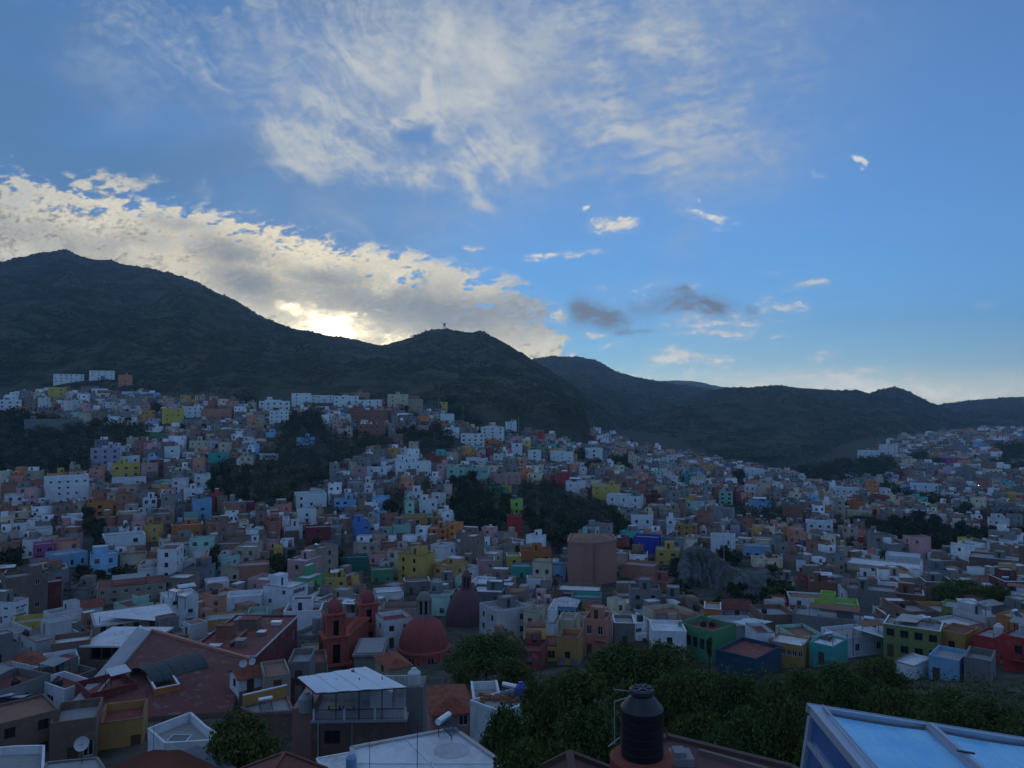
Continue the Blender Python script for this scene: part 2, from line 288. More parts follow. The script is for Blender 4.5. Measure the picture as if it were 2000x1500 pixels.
# ridges: (distance, foot distance, foot z, [(photo col, photo row)])
RIDGES = [
 (1750, 640, 4, 1.0, [(-700, 640), (-300, 560), (0, 512), (60, 497), (122, 492), (165, 507), (230, 523), (300, 531), (352, 545), (420, 578), (500, 620), (570, 645), (650, 657), (700, 665), (745, 675), (800, 715), (900, 800), (1000, 900)]),
 (1250, 660, -4, 0.9, [(560, 830), (640, 765), (700, 700), (745, 674), (800, 658), (835, 645), (868, 641), (905, 650), (945, 650), (965, 662), (1010, 688), (1060, 718), (1110, 748), (1160, 785), (1210, 822), (1250, 845), (1330, 930)]),
 (2500, 1250, -70, 1.1, [(820, 800), (950, 730), (1040, 702), (1075, 696), (1130, 696), (1165, 704), (1200, 724), (1250, 738), (1300, 747), (1400, 762), (1500, 785), (1650, 840)]),
 (4600, 3300, -60, 1.0, [(1150, 790), (1270, 746), (1300, 743), (1355, 744), (1420, 757), (1500, 775), (1650, 820)]),
 (1800, 860, -62, 1.15, [(1180, 850), (1250, 800), (1330, 775), (1420, 757), (1470, 756), (1515, 752), (1560, 757), (1620, 762), (1680, 763), (1697, 769), (1715, 762), (1745, 754), (1775, 764), (1820, 787), (1880, 810), (1960, 860), (2100, 920)]),
 (2700, 1300, -40, 1.1, [(1700, 830), (1820, 793), (1880, 783), (1940, 778), (2000, 775), (2150, 768), (2400, 760), (2800, 790)]),
]
_rd = []
for (Yr, Yf, zf, pw, pts) in RIDGES:
    sa = np.array([(p[0] - 1000) / F for p in pts]); za = np.array([trow(p[1]) * Yr for p in pts])
    if pts[0][0] > -500: sa = np.r_[sa[0] - .12, sa]; za = np.r_[zf - 120, za]
    if pts[-1][0] < 2500: sa = np.r_[sa, sa[-1] + .12]; za = np.r_[za, zf - 120]
    _rd.append((Yr, Yf, zf, pw, sa, za))
def height(X_, Y_, detail=True):
    X_ = np.asarray(X_, float); Y_ = np.asarray(Y_, float)
    z = town_z(X_, Y_); Yc = np.maximum(Y_, 60); s = X_ / Yc
    if detail:
        w = np.clip((Y_ - 60) / 300, 0, 1)
        z = z + (fbm(X_ / 60, Y_ / 60, 3, 3) - 0.5) * 3.0 * w
    for k, (Yr, Yf, zf, pw, ss, zz) in enumerate(_rd):
        zr = np.interp(s, ss, zz)
        yr = Yr * (1 + 0.05 * (fbm(s * 4 + 3 * k, s * 0 + k, 2, 40 + k) - 0.5))
        if k == 4: Yf = 860 + 420 * _sm((s - .33) / .25)
        if k == 5: Yf = 1300 + 250 * _sm((s - .4) / .3)
        t = np.clip((Y_ - Yf) / (Yr - Yf), 0, 1)
        zfe = zf + np.minimum(0, zr - zf - 25) * 3
        zi = zfe + (zr - zfe) * t ** pw
        if detail:
            rel = ((fbm(X_ / 230 + Y_ / 700 + k, Y_ / 520, 4, 60 + k, True) - 0.55) * 0.48 + (fbm(X_ / 90 + k, Y_ / 160, 4, 65 + k, True) - .55) * .16) * np.clip(zr - zf, 0, 220)
            zi = zi + rel * (np.sin(np.pi * np.clip(t, 0, 1)) ** 0.8)
            zi = zi + (fbm(s * 160, s * 0 + 2.2 + k, 3, 80 + k) - 0.5) * 0.0035 * Yr * 0.6 * t
        zi = np.where(Y_ > Yr, zr - (Y_ - Yr) * 0.30, zi)
        zi = np.where(Y_ < Yf, -500, zi)
        z = np.maximum(z, zi)
    return np.maximum(z, -150)
_hx, _hy = np.arange(-1000, 1002, 2.5), np.arange(-20, 1322, 2.5)
_HG = height(*np.meshgrid(_hx, _hy)).tolist()
def hz(x, y):
    """ground height from a cached grid"""
    u = min(max((x + 1000) / 2.5, 0), 798.9); v = min(max((y + 20) / 2.5, 0), 534.9); i, j = int(u), int(v); u -= i; v -= j
    a, b = _HG[j], _HG[j + 1]
    return (a[i] * (1 - u) + a[i + 1] * u) * (1 - v) + (b[i] * (1 - u) + b[i + 1] * u) * v
def dist_at(px, py, lo=56, hi=1250):
    """forward distance of the town ground at a photo pixel"""
    s = (px - 1000) / F; T = trow(py)
    Ys = np.exp(np.linspace(math.log(lo), math.log(hi), 300))
    zs = height(s * Ys, Ys, False); ok = np.where(zs / Ys >= T)[0]
    return float(Ys[ok[0]]) if len(ok) else hi
# ---------------------------------------------------------------- object helpers
def tag(o, label=None, cat=None, group=None, kind=None):
    if label: o['label'] = label
    if cat: o['category'] = cat
    if group: o['group'] = group
    if kind: o['kind'] = kind
    return o
def mesh(name, V, Fc, mats, mi=None, smooth=False):
    me = bpy.data.meshes.new(name); me.from_pydata([tuple(v) for v in V], [], Fc)
    for m in (mats if isinstance(mats, (list, tuple)) else [mats]): me.materials.append(m)
    if mi is not None: me.polygons.foreach_set('material_index', mi)
    if smooth: me.polygons.foreach_set('use_smooth', [True] * len(me.polygons))
    me.update(); return me
def ob(name, me, parent=None, loc=(0, 0, 0), rot=(0, 0, 0), scale=(1, 1, 1)):
    o = bpy.data.objects.new(name, me); COL.objects.link(o)
    o.location = loc; o.rotation_euler = rot; o.scale = scale
    if parent: o.parent = parent
    return o
def empty(name, loc, rz, label, cat, group=None):
    o = bpy.data.objects.new(name, None); COL.objects.link(o); o.location = loc; o.rotation_euler = (0, 0, rz)
    o.empty_display_size = 0.5
    return tag(o, label, cat, group)
class MB:
    """collects shapes into one mesh"""
    def __init__(s): s.V = []; s.F = []; s.M = []
    def quad(s, a, b, c, d, m=0):
        n = len(s.V); s.V += [a, b, c, d]; s.F.append((n, n + 1, n + 2, n + 3)); s.M.append(m)
    def poly(s, pts, m=0):
        n = len(s.V); s.V += list(pts); s.F.append(tuple(range(n, n + len(pts)))); s.M.append(m)
    def box(s, x0, x1, y0, y1, z0, z1, m=0, top=None, nobottom=False):
        n = len(s.V)
        s.V += [(x0, y0, z0), (x1, y0, z0), (x1, y1, z0), (x0, y1, z0), (x0, y0, z1), (x1, y0, z1), (x1, y1, z1), (x0, y1, z1)]
        f = [(0, 1, 5, 4), (1, 2, 6, 5), (2, 3, 7, 6), (3, 0, 4, 7), (4, 5, 6, 7)] + ([] if nobottom else [(3, 2, 1, 0)])
        s.F += [tuple(n + i for i in q) for q in f]; s.M += [m, m, m, m, m if top is None else top] + ([] if nobottom else [m])
    def prism(s, pts, z0, z1, m=0, top=None):
        """extruded footprint (anticlockwise)"""
        n = len(s.V); k = len(pts)
        s.V += [(p[0], p[1], z0) for p in pts] + [(p[0], p[1], z1) for p in pts]
        for i in range(k):
            j = (i + 1) % k; s.F.append((n + i, n + j, n + k + j, n + k + i)); s.M.append(m)
        s.F.append(tuple(n + k + i for i in range(k))); s.M.append(m if top is None else top)
        s.F.append(tuple(n + i for i in reversed(range(k)))); s.M.append(m)
    def bar(s, a, b, w, m=0, h=None):
        a, b = Vector(a), Vector(b); d = (b - a)
        if d.length < 1e-6: return
        d.normalize(); up = Vector((0, 0, 1)) if abs(d.z) < .95 else Vector((0, 1, 0))
        x = d.cross(up).normalized() * w / 2; y = x.normalized().cross(d).normalized() * (h or w) / 2
        n = len(s.V); s.V += [tuple(p + q) for p in (a, b) for q in (-x - y, x - y, x + y, -x + y)]
        s.F += [tuple(n + i for i in q) for q in ((0, 3, 2, 1), (4, 5, 6, 7), (0, 1, 5, 4), (1, 2, 6, 5), (2, 3, 7, 6), (3, 0, 4, 7))]; s.M += [m] * 6
    def lathe(s, prof, n=16, m=0, c=(0, 0, 0), cap=True, mf=None):
        b = len(s.V)
        for (r, z) in prof:
            for i in range(n):
                a = 2 * math.pi * i / n; s.V.append((c[0] + r * math.cos(a), c[1] + r * math.sin(a), c[2] + z))
        for k in range(len(prof) - 1):
            for i in range(n):
                j = (i + 1) % n
                s.F.append((b + k * n + i, b + k * n + j, b + (k + 1) * n + j, b + (k + 1) * n + i)); s.M.append(m if mf is None else mf(k, i))
        if cap:
            s.F.append(tuple(b + (len(prof) - 1) * n + i for i in range(n))); s.M.append(m)
            s.F.append(tuple(b + i for i in reversed(range(n)))); s.M.append(m)
    def tube(s, a, b, r0, r1=None, n=6, m=0):
        a, b = Vector(a), Vector(b); d = (b - a).normalized(); r1 = r0 if r1 is None else r1
        x = d.orthogonal().normalized(); y = d.cross(x); k = len(s.V)
        for p, r in ((a, r0), (b, r1)):
            for i in range(n):
                t = 2 * math.pi * i / n; s.V.append(tuple(p + (x * math.cos(t) + y * math.sin(t)) * r))
        for i in range(n):
            j = (i + 1) % n; s.F.append((k + i, k + j, k + n + j, k + n + i)); s.M.append(m)
        s.F.append(tuple(k + n + i for i in range(n))); s.F.append(tuple(k + i for i in reversed(range(n)))); s.M += [m, m]
    def xf(s, M_):
        s.V = [tuple(M_ @ Vector(v)) for v in s.V]; return s
    def me(s, name, mats, smooth=False): return mesh(name, s.V, s.F, mats, s.M, smooth)
    def build(s, name, mats, parent=None, loc=(0, 0, 0), rot=(0, 0, 0), smooth=False):
        return ob(name, s.me(name, mats, smooth), parent, loc, rot)
# ---------------------------------------------------------------- materials
MAT = {}
def newmat(name):
    m = bpy.data.materials.new(name); m.use_nodes = True; m.node_tree.nodes.clear(); gg = G(m.node_tree)
    b = gg.node('ShaderNodeBsdfPrincipled'); o = gg.node('ShaderNodeOutputMaterial'); gg.l.new(b.outputs[0], o.inputs[0])
    return m, gg, b
def plaster(rgb, dirt=0.35, rough=0.9, scale=1.0, key=None, bump=0.25, spots=0.0):
    """painted plaster or bare render: colour drifts, rain streaks, patches"""
    k = key or ('pl', tuple(round(c, 3) for c in rgb), dirt, rough, scale, spots)
    if k in MAT: return MAT[k]
    m, gg, b = newmat('plaster')
    tc = gg.node('ShaderNodeTexCoord'); P = X(gg, tc.outputs['Object']); oi = gg.node('ShaderNodeObjectInfo')
    x, y, z = gg.sep(P); rn = X(gg, oi.outputs['Random'])
    big = gg.noise(gg.vec(x + rn * 50, y, z), 0.35 * scale, 4, 0.6)
    st = gg.noise(gg.vec(x * 3.0, y * 3.0 + rn * 31, z * 0.35), 1.0 * scale, 4, 0.6)
    fine = gg.noise(P, 6.0 * scale, 3, 0.6)
    f = (gg.sstep(big * 0.55 + st * 0.45, 0.40, 0.70) * dirt + (fine - 0.5) * 0.15 * dirt).clamp()
    dark = tuple(c * 0.45 + 0.02 for c in rgb)
    c = gg.mix(f, rgb, dark)
    if spots: c = gg.mix(gg.sstep(gg.noise(gg.vec(x, y + rn * 9, z), 0.8, 5, 0.65), 0.56, 0.62) * spots, c, (0.24, 0.225, 0.21))
    gg.l.new(c.s, b.inputs['Base Color']); b.inputs['Roughness'].default_value = rough
    if bump:
        bp = gg.node('ShaderNodeBump'); bp.inputs['Strength'].default_value = bump; bp.inputs['Distance'].default_value = 0.03
        gg.l.new(fine.s, bp.inputs['Height']); gg.l.new(bp.outputs[0], b.inputs['Normal'])
    MAT[k] = m; return m
def flat(rgb, rough=0.6, metal=0.0, key=None, noise=0.2, spec=0.5, nscale=3.0):
    k = key or ('fl', tuple(rgb), rough, metal, noise)
    if k in MAT: return MAT[k]
    m, gg, b = newmat('paint')
    tc = gg.node('ShaderNodeTexCoord'); n = gg.noise(X(gg, tc.outputs['Object']), nscale, 4, 0.6)
    c = gg.mix((n * noise * 2).clamp(), rgb, tuple(v * 0.5 for v in rgb))
    gg.l.new(c.s, b.inputs['Base Color']); b.inputs['Roughness'].default_value = rough; b.inputs['Metallic'].default_value = metal
    b.inputs['Specular IOR Level'].default_value = spec
    MAT[k] = m; return m
# ================================================================ LARGE STRUCTURE: ground, hills
def ground_material():
    m, gg, b = newmat('hill ground')
    tc = gg.node('ShaderNodeTexCoord'); P = X(gg, tc.outputs['Object']); x, y, z = gg.sep(P)
    n1 = gg.noise(P, 0.006, 7, 0.62); n2 = gg.noise(gg.vec(x, y * 0.7, z * 2.0), 0.035, 7, 0.7); n3 = gg.noise(P, 0.22, 5, 0.7)
    scrub = gg.mix(gg.sstep(n2 * 0.6 + n3 * 0.4, 0.42, 0.60), (0.016, 0.026, 0.013), (0.070, 0.076, 0.040))
    c = gg.mix(gg.sstep(n1 * 0.5 + n2 * 0.5, 0.50, 0.64), scrub, (0.095, 0.085, 0.060))
    rock = gg.sstep(gg.noise(gg.vec(x * 1.0, y, z * 6.0), 0.03, 7, 0.75), 0.60, 0.66)
    c = gg.mix(rock * 0.6, c, (0.17, 0.15, 0.125))
    vc = gg.node('ShaderNodeVertexColor'); vc.layer_name = 'earth'
    town = X(gg, vc.outputs['Color'])
    tr, _, _ = gg.sep(town)
    soil = gg.mix(gg.sstep(n3, 0.4, 0.6), (0.10, 0.085, 0.068), (0.045, 0.050, 0.032))
    c = gg.mix(tr, c, soil)
    gg.l.new(c.s, b.inputs['Base Color']); b.inputs['Roughness'].default_value = 1.0; b.inputs['Specular IOR Level'].default_value = 0.1
    bp = gg.node('ShaderNodeBump'); bp.inputs['Strength'].default_value = 0.6; bp.inputs['Distance'].default_value = 2.0
    gg.l.new((n3 + n2).s, bp.inputs['Height']); gg.l.new(bp.outputs[0], b.inputs['Normal'])
    return m
def build_ground():
    ns = 520
    s = np.linspace(-1.6, 1.6, ns)
    Ya = np.concatenate([np.linspace(-400, 40, 30)[:-1], np.exp(np.linspace(math.log(40), math.log(8000), 430))])
    Yg, Sg = np.meshgrid(Ya, s, indexing='ij')
    Xg = Sg * (np.maximum(Yg, 60) + np.maximum(0, 60 - Yg) * 0.5)
    Z = height(Xg, Yg)
    V = np.stack([Xg, Yg, Z], -1).reshape(-1, 3)
    ny = len(Ya); i = np.arange(ny - 1)[:, None] * ns + np.arange(ns - 1)[None]
    Fq = np.stack([i, i + 1, i + ns + 1, i + ns], -1).reshape(-1, 4)
    me = bpy.data.meshes.new('ground'); me.vertices.add(len(V)); me.vertices.foreach_set('co', V.ravel())
    me.loops.add(Fq.size); me.loops.foreach_set('vertex_index', Fq.ravel().astype(np.int32))
    me.polygons.add(len(Fq)); me.polygons.foreach_set('loop_start', np.arange(0, Fq.size, 4).astype(np.int32))
    me.polygons.foreach_set('use_smooth', np.ones(len(Fq), bool)); me.update(calc_edges=True)
    tz = town_z(Xg, Yg); earth = ((Z - tz) < 4).astype(float) * (Yg < 1250)
    ca = me.color_attributes.new('earth', 'FLOAT_COLOR', 'POINT')
    cc = np.ones((len(V), 4)); cc[:, 0] = earth.ravel(); cc[:, 1] = cc[:, 0]; cc[:, 2] = cc[:, 0]
    ca.data.foreach_set('color', cc.ravel())
    me.materials.append(ground_material())
    return tag(ob('ground', me), kind='structure')
build_ground()
# low scrub and bushes scattered over the mountain sides: nobody could count them
LEAFM = []
def leaf_material(rgb, key):
    if key in MAT: return MAT[key]
    m, gg, b = newmat('foliage')
    tc = gg.node('ShaderNodeTexCoord'); oi = gg.node('ShaderNodeObjectInfo'); ge = gg.node('ShaderNodeNewGeometry')
    ri = X(gg, ge.outputs['Random Per Island']); ro = X(gg, oi.outputs['Random'])
    n = gg.sstep(gg.noise(X(gg, tc.outputs['Object']), 4.5, 3, 0.6), .35, .65)
    a = tuple(c * 0.5 for c in rgb); d = (rgb[0] * 1.9, rgb[1] * 1.55, rgb[2] * 1.1)
    c = gg.mix((ri * 0.42 + n * 0.58).clamp(), a, d)
    c = gg.mix(ro * 0.35, c, (rgb[0] * 1.4, rgb[1] * 1.0, rgb[2] * 0.7))
    gg.l.new(c.s, b.inputs['Base Color']); b.inputs['Roughness'].default_value = 0.85; b.inputs['Specular IOR Level'].default_value = 0.15
    MAT[key] = m; return m
def np_mesh(name, V, Fq, mat, smooth=False):
    k = Fq.shape[1]
    me = bpy.data.meshes.new(name); me.vertices.add(len(V)); me.vertices.foreach_set('co', np.ascontiguousarray(V, dtype=np.float32).ravel())
    me.loops.add(Fq.size); me.loops.foreach_set('vertex_index', Fq.ravel().astype(np.int32))
    me.polygons.add(len(Fq)); me.polygons.foreach_set('loop_start', np.arange(0, Fq.size, k).astype(np.int32))
    if smooth: me.polygons.foreach_set('use_smooth', np.ones(len(Fq), bool))
    me.update(calc_edges=True); me.materials.append(mat); return me
def build_scrub():
    N = 60000
    s = rng.uniform(-0.78, 0.78, N); Y = np.exp(rng.uniform(math.log(640), math.log(2700), N)); Xs = s * Y
    z = height(Xs, Y); keep = (z - town_z(Xs, Y) > 3) & (fbm(Xs / 70, Y / 70, 3, 9) > 0.42)
    Xs, Y, z = Xs[keep], Y[keep], z[keep]; n = len(Xs)
    ico = np.array([(1, 0, 0), (-.5, .87, 0), (-.5, -.87, 0), (.3, .4, .75), (-.6, 0, .65), (.3, -.5, .7)]) * np.array([1, 1, 1.0])
    fc = np.array([(0, 3, 5), (0, 1, 3), (1, 4, 3), (1, 2, 4), (2, 5, 4), (2, 0, 5), (3, 4, 5)])
    size = rng.uniform(.9, 2.3, n) * (0.7 + Y / 1800)
    a = rng.uniform(0, 6.28, n); ca, sa = np.cos(a), np.sin(a)
    J = ico[None] * rng.uniform(0.7, 1.3, (n, 6, 3))
    Vx = (J[..., 0] * ca[:, None] - J[..., 1] * sa[:, None]) * size[:, None] + Xs[:, None]
    Vy = (J[..., 0] * sa[:, None] + J[..., 1] * ca[:, None]) * size[:, None] + Y[:, None]
    Vz = J[..., 2] * size[:, None] * 0.9 + z[:, None] - 0.4
    V = np.stack([Vx, Vy, Vz], -1).reshape(-1, 3); Fq = (fc[None] + (np.arange(n) * 6)[:, None, None]).reshape(-1, 3)
    tag(ob('hillside_scrub', np_mesh('hillside_scrub', V, Fq, leaf_material((0.030, 0.040, 0.018), 'scrub'))),
        'dark scrub and low bushes growing over the mountain slopes', 'bushes', kind='stuff')
build_scrub()
def build_haze():
    mb = MB(); mb.box(-5200, 5200, -420, 5400, -165, 620)
    m = bpy.data.materials.new('haze'); m.use_nodes = True; m.node_tree.nodes.clear(); gg = G(m.node_tree)
    v = gg.node('ShaderNodeVolumePrincipled'); v.inputs['Density'].default_value = HAZE
    v.inputs['Color'].default_value = (0.42, 0.68, 1.0, 1); v.inputs['Anisotropy'].default_value = 0.45
    o = gg.node('ShaderNodeOutputMaterial'); gg.l.new(v.outputs[0], o.inputs['Volume'])
    tag(mb.build('haze', m), 'thin evening haze over the valley', 'haze', kind='stuff')
HAZE = 0.00013
build_haze()
# ================================================================ TOWN
PAL = {
 'off-white': (.47, .46, .45), 'sand': (.40, .33, .24), 'slate': (.125, .13, .14),
 'white': (.66, .67, .68), 'cream': (.54, .46, .31), 'beige': (.33, .26, .19), 'grey': (.19, .18, .17), 'brown': (.19, .12, .085), 'brick': (.26, .105, .065),
 'pink': (.46, .25, .24), 'salmon': (.48, .20, .13), 'ochre': (.42, .235, .065), 'yellow': (.54, .38, .08), 'orange': (.52, .17, .035), 'red': (.40, .03, .025),
 'dark red': (.17, .028, .024), 'green': (.075, .26, .11), 'teal': (.05, .34, .29), 'mint': (.27, .44, .36), 'light blue': (.21, .38, .56), 'blue': (.07, .20, .48),
 'dark blue': (.015, .055, .10), 'royal blue': (.03, .045, .36), 'lilac': (.36, .30, .40), 'magenta': (.40, .08, .21), 'lime green': (.32, .54, .08), 'olive green': (.19, .225, .07), 'dark green': (.02, .13, .095),
}
ROOFC = {'red': (.20, .05, .035), 'concrete': (.30, .295, .285), 'white': (.62, .63, .64), 'tile': (.33, .085, .04), 'rust': (.25, .12, .07)}
def wallm(c): return plaster(PAL[c], dirt=.65 if c in ('grey', 'brown', 'brick', 'beige') else .5, spots=.4 if c in ('grey', 'brown') else .22)
def roofm(c): return plaster(ROOFC[c], dirt=.6, scale=.8, spots=.35)
GLASS = flat((.015, .018, .024), rough=.12, key='glass', noise=.1, spec=.6)
FRAME_W = flat((.55, .56, .58), rough=.6, key='frame_w'); FRAME_D = flat((.05, .045, .04), rough=.6, key='frame_d'); DOORM = flat((.10, .055, .03), rough=.6, key='doorm')
TINM = flat((.55, .57, .60), rough=.35, metal=.6, key='tin', noise=.3)
_win = {}
def window_meshes(w, h, dark, split):
    """frame mesh (ring with mullion, local x across, z up, y into the wall) and pane mesh"""
    k = (w, h, dark, split)
    if k not in _win:
        t = .07; f = MB()
        f.box(0, w, -.03, .05, 0, t); f.box(0, w, -.03, .05, h - t, h); f.box(0, t, -.03, .05, t, h - t); f.box(w - t, w, -.03, .05, t, h - t)
        f.box(w / 2 - .03, w / 2 + .03, -.01, .05, t, h - t)
        p = MB(); p.quad((t, .06, t), (w - t, .06, t), (w - t, .06, h - t), (t, .06, h - t))
        fm = FRAME_D if dark else FRAME_W
        if split: _win[k] = (f.me('window', fm), p.me('pane', GLASS))
        else:
            n = len(f.V); f.V += p.V; f.F.append((n, n + 1, n + 2, n + 3)); f.M.append(1)
            _win[k] = (f.me('window', [fm, GLASS]), None)
    return _win[k]
def facade(mb, p, q, z0, z1, holes=(), m=0, depth=.2):
    """wall from p to q (outside on the right of p->q) with recessed openings (a0, a1, b0, b1)"""
    L = math.dist(p, q); ux, uy = (q[0] - p[0]) / L, (q[1] - p[1]) / L; nx, ny = -uy, ux
    P = lambda a, z, k=0.0: (p[0] + ux * a + nx * k, p[1] + uy * a + ny * k, z)
    xs = sorted({0.0, L, *[h[0] for h in holes], *[h[1] for h in holes]}); zs = sorted({z0, z1, *[h[2] for h in holes], *[h[3] for h in holes]})
    for i in range(len(xs) - 1):
        for j in range(len(zs) - 1):
            cx, cz = (xs[i] + xs[i + 1]) / 2, (zs[j] + zs[j + 1]) / 2
            if any(h[0] < cx < h[1] and h[2] < cz < h[3] for h in holes): continue
            mb.quad(P(xs[i], zs[j]), P(xs[i + 1], zs[j]), P(xs[i + 1], zs[j + 1]), P(xs[i], zs[j + 1]), m)
    for a0, a1, b0, b1 in holes:
        mb.quad(P(a0, b0), P(a1, b0), P(a1, b0, depth), P(a0, b0, depth), m); mb.quad(P(a0, b1, depth), P(a1, b1, depth), P(a1, b1), P(a0, b1), m)
        mb.quad(P(a0, b0), P(a0, b0, depth), P(a0, b1, depth), P(a0, b1), m); mb.quad(P(a1, b0, depth), P(a1, b0), P(a1, b1), P(a1, b1, depth), m)
SIDES = {}
def add_windows(root, p, q, holes, depth, dark, split, door_at=None):
    L = math.dist(p, q); ux, uy = (q[0] - p[0]) / L, (q[1] - p[1]) / L; nx, ny = -uy, ux; rz = math.atan2(uy, ux)
    for i, (a0, a1, b0, b1) in enumerate(holes):
        loc = (p[0] + ux * a0 + nx * (depth - .08), p[1] + uy * a0 + ny * (depth - .08), b0)
        if door_at is not None and i == door_at:
            k = ('door', round(a1 - a0, 2), round(b1 - b0, 2))
            if k not in _win:
                d = MB(); w, h = a1 - a0, b1 - b0; d.box(0, w, -.03, .05, 0, h); d.box(.1, w / 2 - .06, -.05, -.03, .15, h - .2); d.box(w / 2 + .06, w - .1, -.05, -.03, .15, h - .2)
                _win[k] = d.me('door', DOORM)
            ob('door', _win[k], root, loc, (0, 0, rz)); continue
        f, g_ = window_meshes(round(a1 - a0, 2), round(b1 - b0, 2), dark, split)
        o = ob('window', f, root, loc, (0, 0, rz))
        if g_: ob('pane', g_, o)
def make_holes(L, nf, fh, rnd, n=None, skip=.2, ww=1.0, wh=1.25, door=False, z0=0.0):
    if n is None: n = max(1, int((L - 1.0) / 2.7))
    hs = []; di = None; pitch = L / n
    for f in range(nf):
        for i in range(n):
            if rnd.random() < skip: continue
            c = pitch * (i + .5); b = z0 + f * fh + .95
            if door and f == 0 and di is None and c - .5 > .2:
                di = len(hs); hs.append((round(c - .5, 2), round(c + .5, 2), z0 + .02, z0 + 2.12)); continue
            if b + wh > z0 + nf * fh - .15: continue
            hs.append((round(c - ww / 2, 2), round(c + ww / 2, 2), round(b, 2), round(b + wh, 2)))
    hs = [h for h in hs if h[0] > .1 and h[1] < L - .1]
    if di is not None and (di >= len(hs) or abs(hs[di][3] - hs[di][2] - 2.1) > .01): di = None
    return hs, di
def shell(mb, x0, x1, y0, y1, zb, z1, par, t=.18, fh=None, lh=None, rh=None, m=0):
    """four outer walls, parapet rim and its inner faces"""
    facade(mb, (x0, y0), (x1, y0), zb, z1 + par, fh or (), m); facade(mb, (x1, y0), (x1, y1), zb, z1 + par, rh or (), m)
    facade(mb, (x1, y1), (x0, y1), zb, z1 + par, (), m); facade(mb, (x0, y1), (x0, y0), zb, z1 + par, lh or (), m)
    o = [(x0, y0), (x1, y0), (x1, y1), (x0, y1)]; i_ = [(x0 + t, y0 + t), (x1 - t, y0 + t), (x1 - t, y1 - t), (x0 + t, y1 - t)]; zt = z1 + par
    for k in range(4):
        j = (k + 1) % 4
        mb.quad((*o[k], zt), (*o[j], zt), (*i_[j], zt), (*i_[k], zt), m)
        mb.quad((*i_[k], zt), (*i_[j], zt), (*i_[j], z1), (*i_[k], z1), m)
def house(px_, py_, z, w, d, h, yaw, col, label, roof='concrete', kind='flat', n=None, nf=None, skip=.2, cabin=None, dark=None, sn=None, drop=3.0, group=None, name='house', ww=1.0, wh=1.25, rnd=None, wing=None, par=None, near=None, arcade=False, cat='house', cornice=None, base_col=None, trim=None, cabcol=None, step=None, coping=True):
    """flat roofed block; local x across the front, y going back, front at y = 0"""
    rnd = rnd or random.Random(int(px_ * 7 + py_ * 13)); D = math.hypot(px_, py_)
    near = (D < 175) if near is None else near
    root = empty(name, (px_, py_, z), yaw, label, cat, group)
    nf = nf or max(1, round(h / 2.9)); fh = h / nf; par = rnd.choice((.35, .6, .9)) if par is None else par
    if kind != 'flat': par = 0.0
    x0, x1 = -w / 2, w / 2; dark = rnd.random() < .5 if dark is None else dark
    wh = min(wh, fh - 1.3)
    fhs, di = make_holes(w, nf, fh, rnd, n, skip, ww, wh, door=rnd.random() < .7)
    sn_ = max(1, int(d / 4)) if sn is None else sn
    lhs = make_holes(d, nf, fh, rnd, sn_, .45 if sn is None else skip, ww, wh)[0] if sn_ else []
    rhs = make_holes(d, nf, fh, rnd, sn_, .45 if sn is None else skip, ww, wh)[0] if sn_ else []
    mb = MB(); shell(mb, x0, x1, 0, d, -drop, h, par, fh=fhs, lh=lhs, rh=rhs)
    wm = wallm(col)
    mb.build('wall', wm, root)
    add_windows(root, (x0, 0), (x1, 0), fhs, .2, dark, near, di)
    add_windows(root, (x0, d), (x0, 0), lhs, .2, dark, near); add_windows(root, (x1, 0), (x1, d), rhs, .2, dark, near)
    r = MB()
    if kind == 'flat':
        r.quad((x0 + .18, .18, h), (x1 - .18, .18, h), (x1 - .18, d - .18, h), (x0 + .18, d - .18, h)); r.build('roof', roofm(roof), root)
    elif kind == 'gable':   # ridge along x
        e = .35; g1 = h + d * .23
        r.poly([(x0 - e, -e, h - .08), (x1 + e, -e, h - .08), (x1 + e, d / 2, g1), (x0 - e, d / 2, g1)]); r.poly([(x1 + e, d + e, h - .08), (x0 - e, d + e, h - .08), (x0 - e, d / 2, g1), (x1 + e, d / 2, g1)])
        r.poly([(x0, 0, h), (x0, d / 2, g1 - .1), (x0, d, h)], 1); r.poly([(x1, 0, h), (x1, d, h), (x1, d / 2, g1 - .1)], 1)
        r.build('roof', [tilem(roof), wm], root)
    elif kind == 'gable_y':   # ridge runs back, gable to the front
        e = .35; g1 = h + w * .25
        r.poly([(x0 - e, -e, h - .08), (0, -e, g1), (0, d + e, g1), (x0 - e, d + e, h - .08)][::-1]); r.poly([(x1 + e, -e, h - .08), (x1 + e, d + e, h - .08), (0, d + e, g1), (0, -e, g1)])
        r.poly([(x0, 0, h), (x1, 0, h), (0, 0, g1 - .1)], 1); r.poly([(x1, d, h), (x0, d, h), (0, d, g1 - .1)], 1)
        r.build('roof', [tilem(roof), wm], root)
    elif kind == 'hip':
        e = .4; g1 = h + min(w, d) * .25; k = min(w, d) / 2
        A_, B_, C_, D_ = (x0 - e, -e, h - .05), (x1 + e, -e, h - .05), (x1 + e, d + e, h - .05), (x0 - e, d + e, h - .05)
        P1, P2 = ((x0 + k, d / 2, g1), (x1 - k, d / 2, g1)) if w > d else ((0, k, g1), (0, d - k, g1))
        if w > d: r.poly([A_, B_, P2, P1]); r.poly([B_, C_, P2]); r.poly([C_, D_, P1, P2]); r.poly([D_, A_, P1])
        else: r.poly([A_, B_, P1]); r.poly([B_, C_, P2, P1]); r.poly([C_, D_, P2]); r.poly([D_, A_, P1, P2])
        r.build('roof', [tilem(roof)], root)
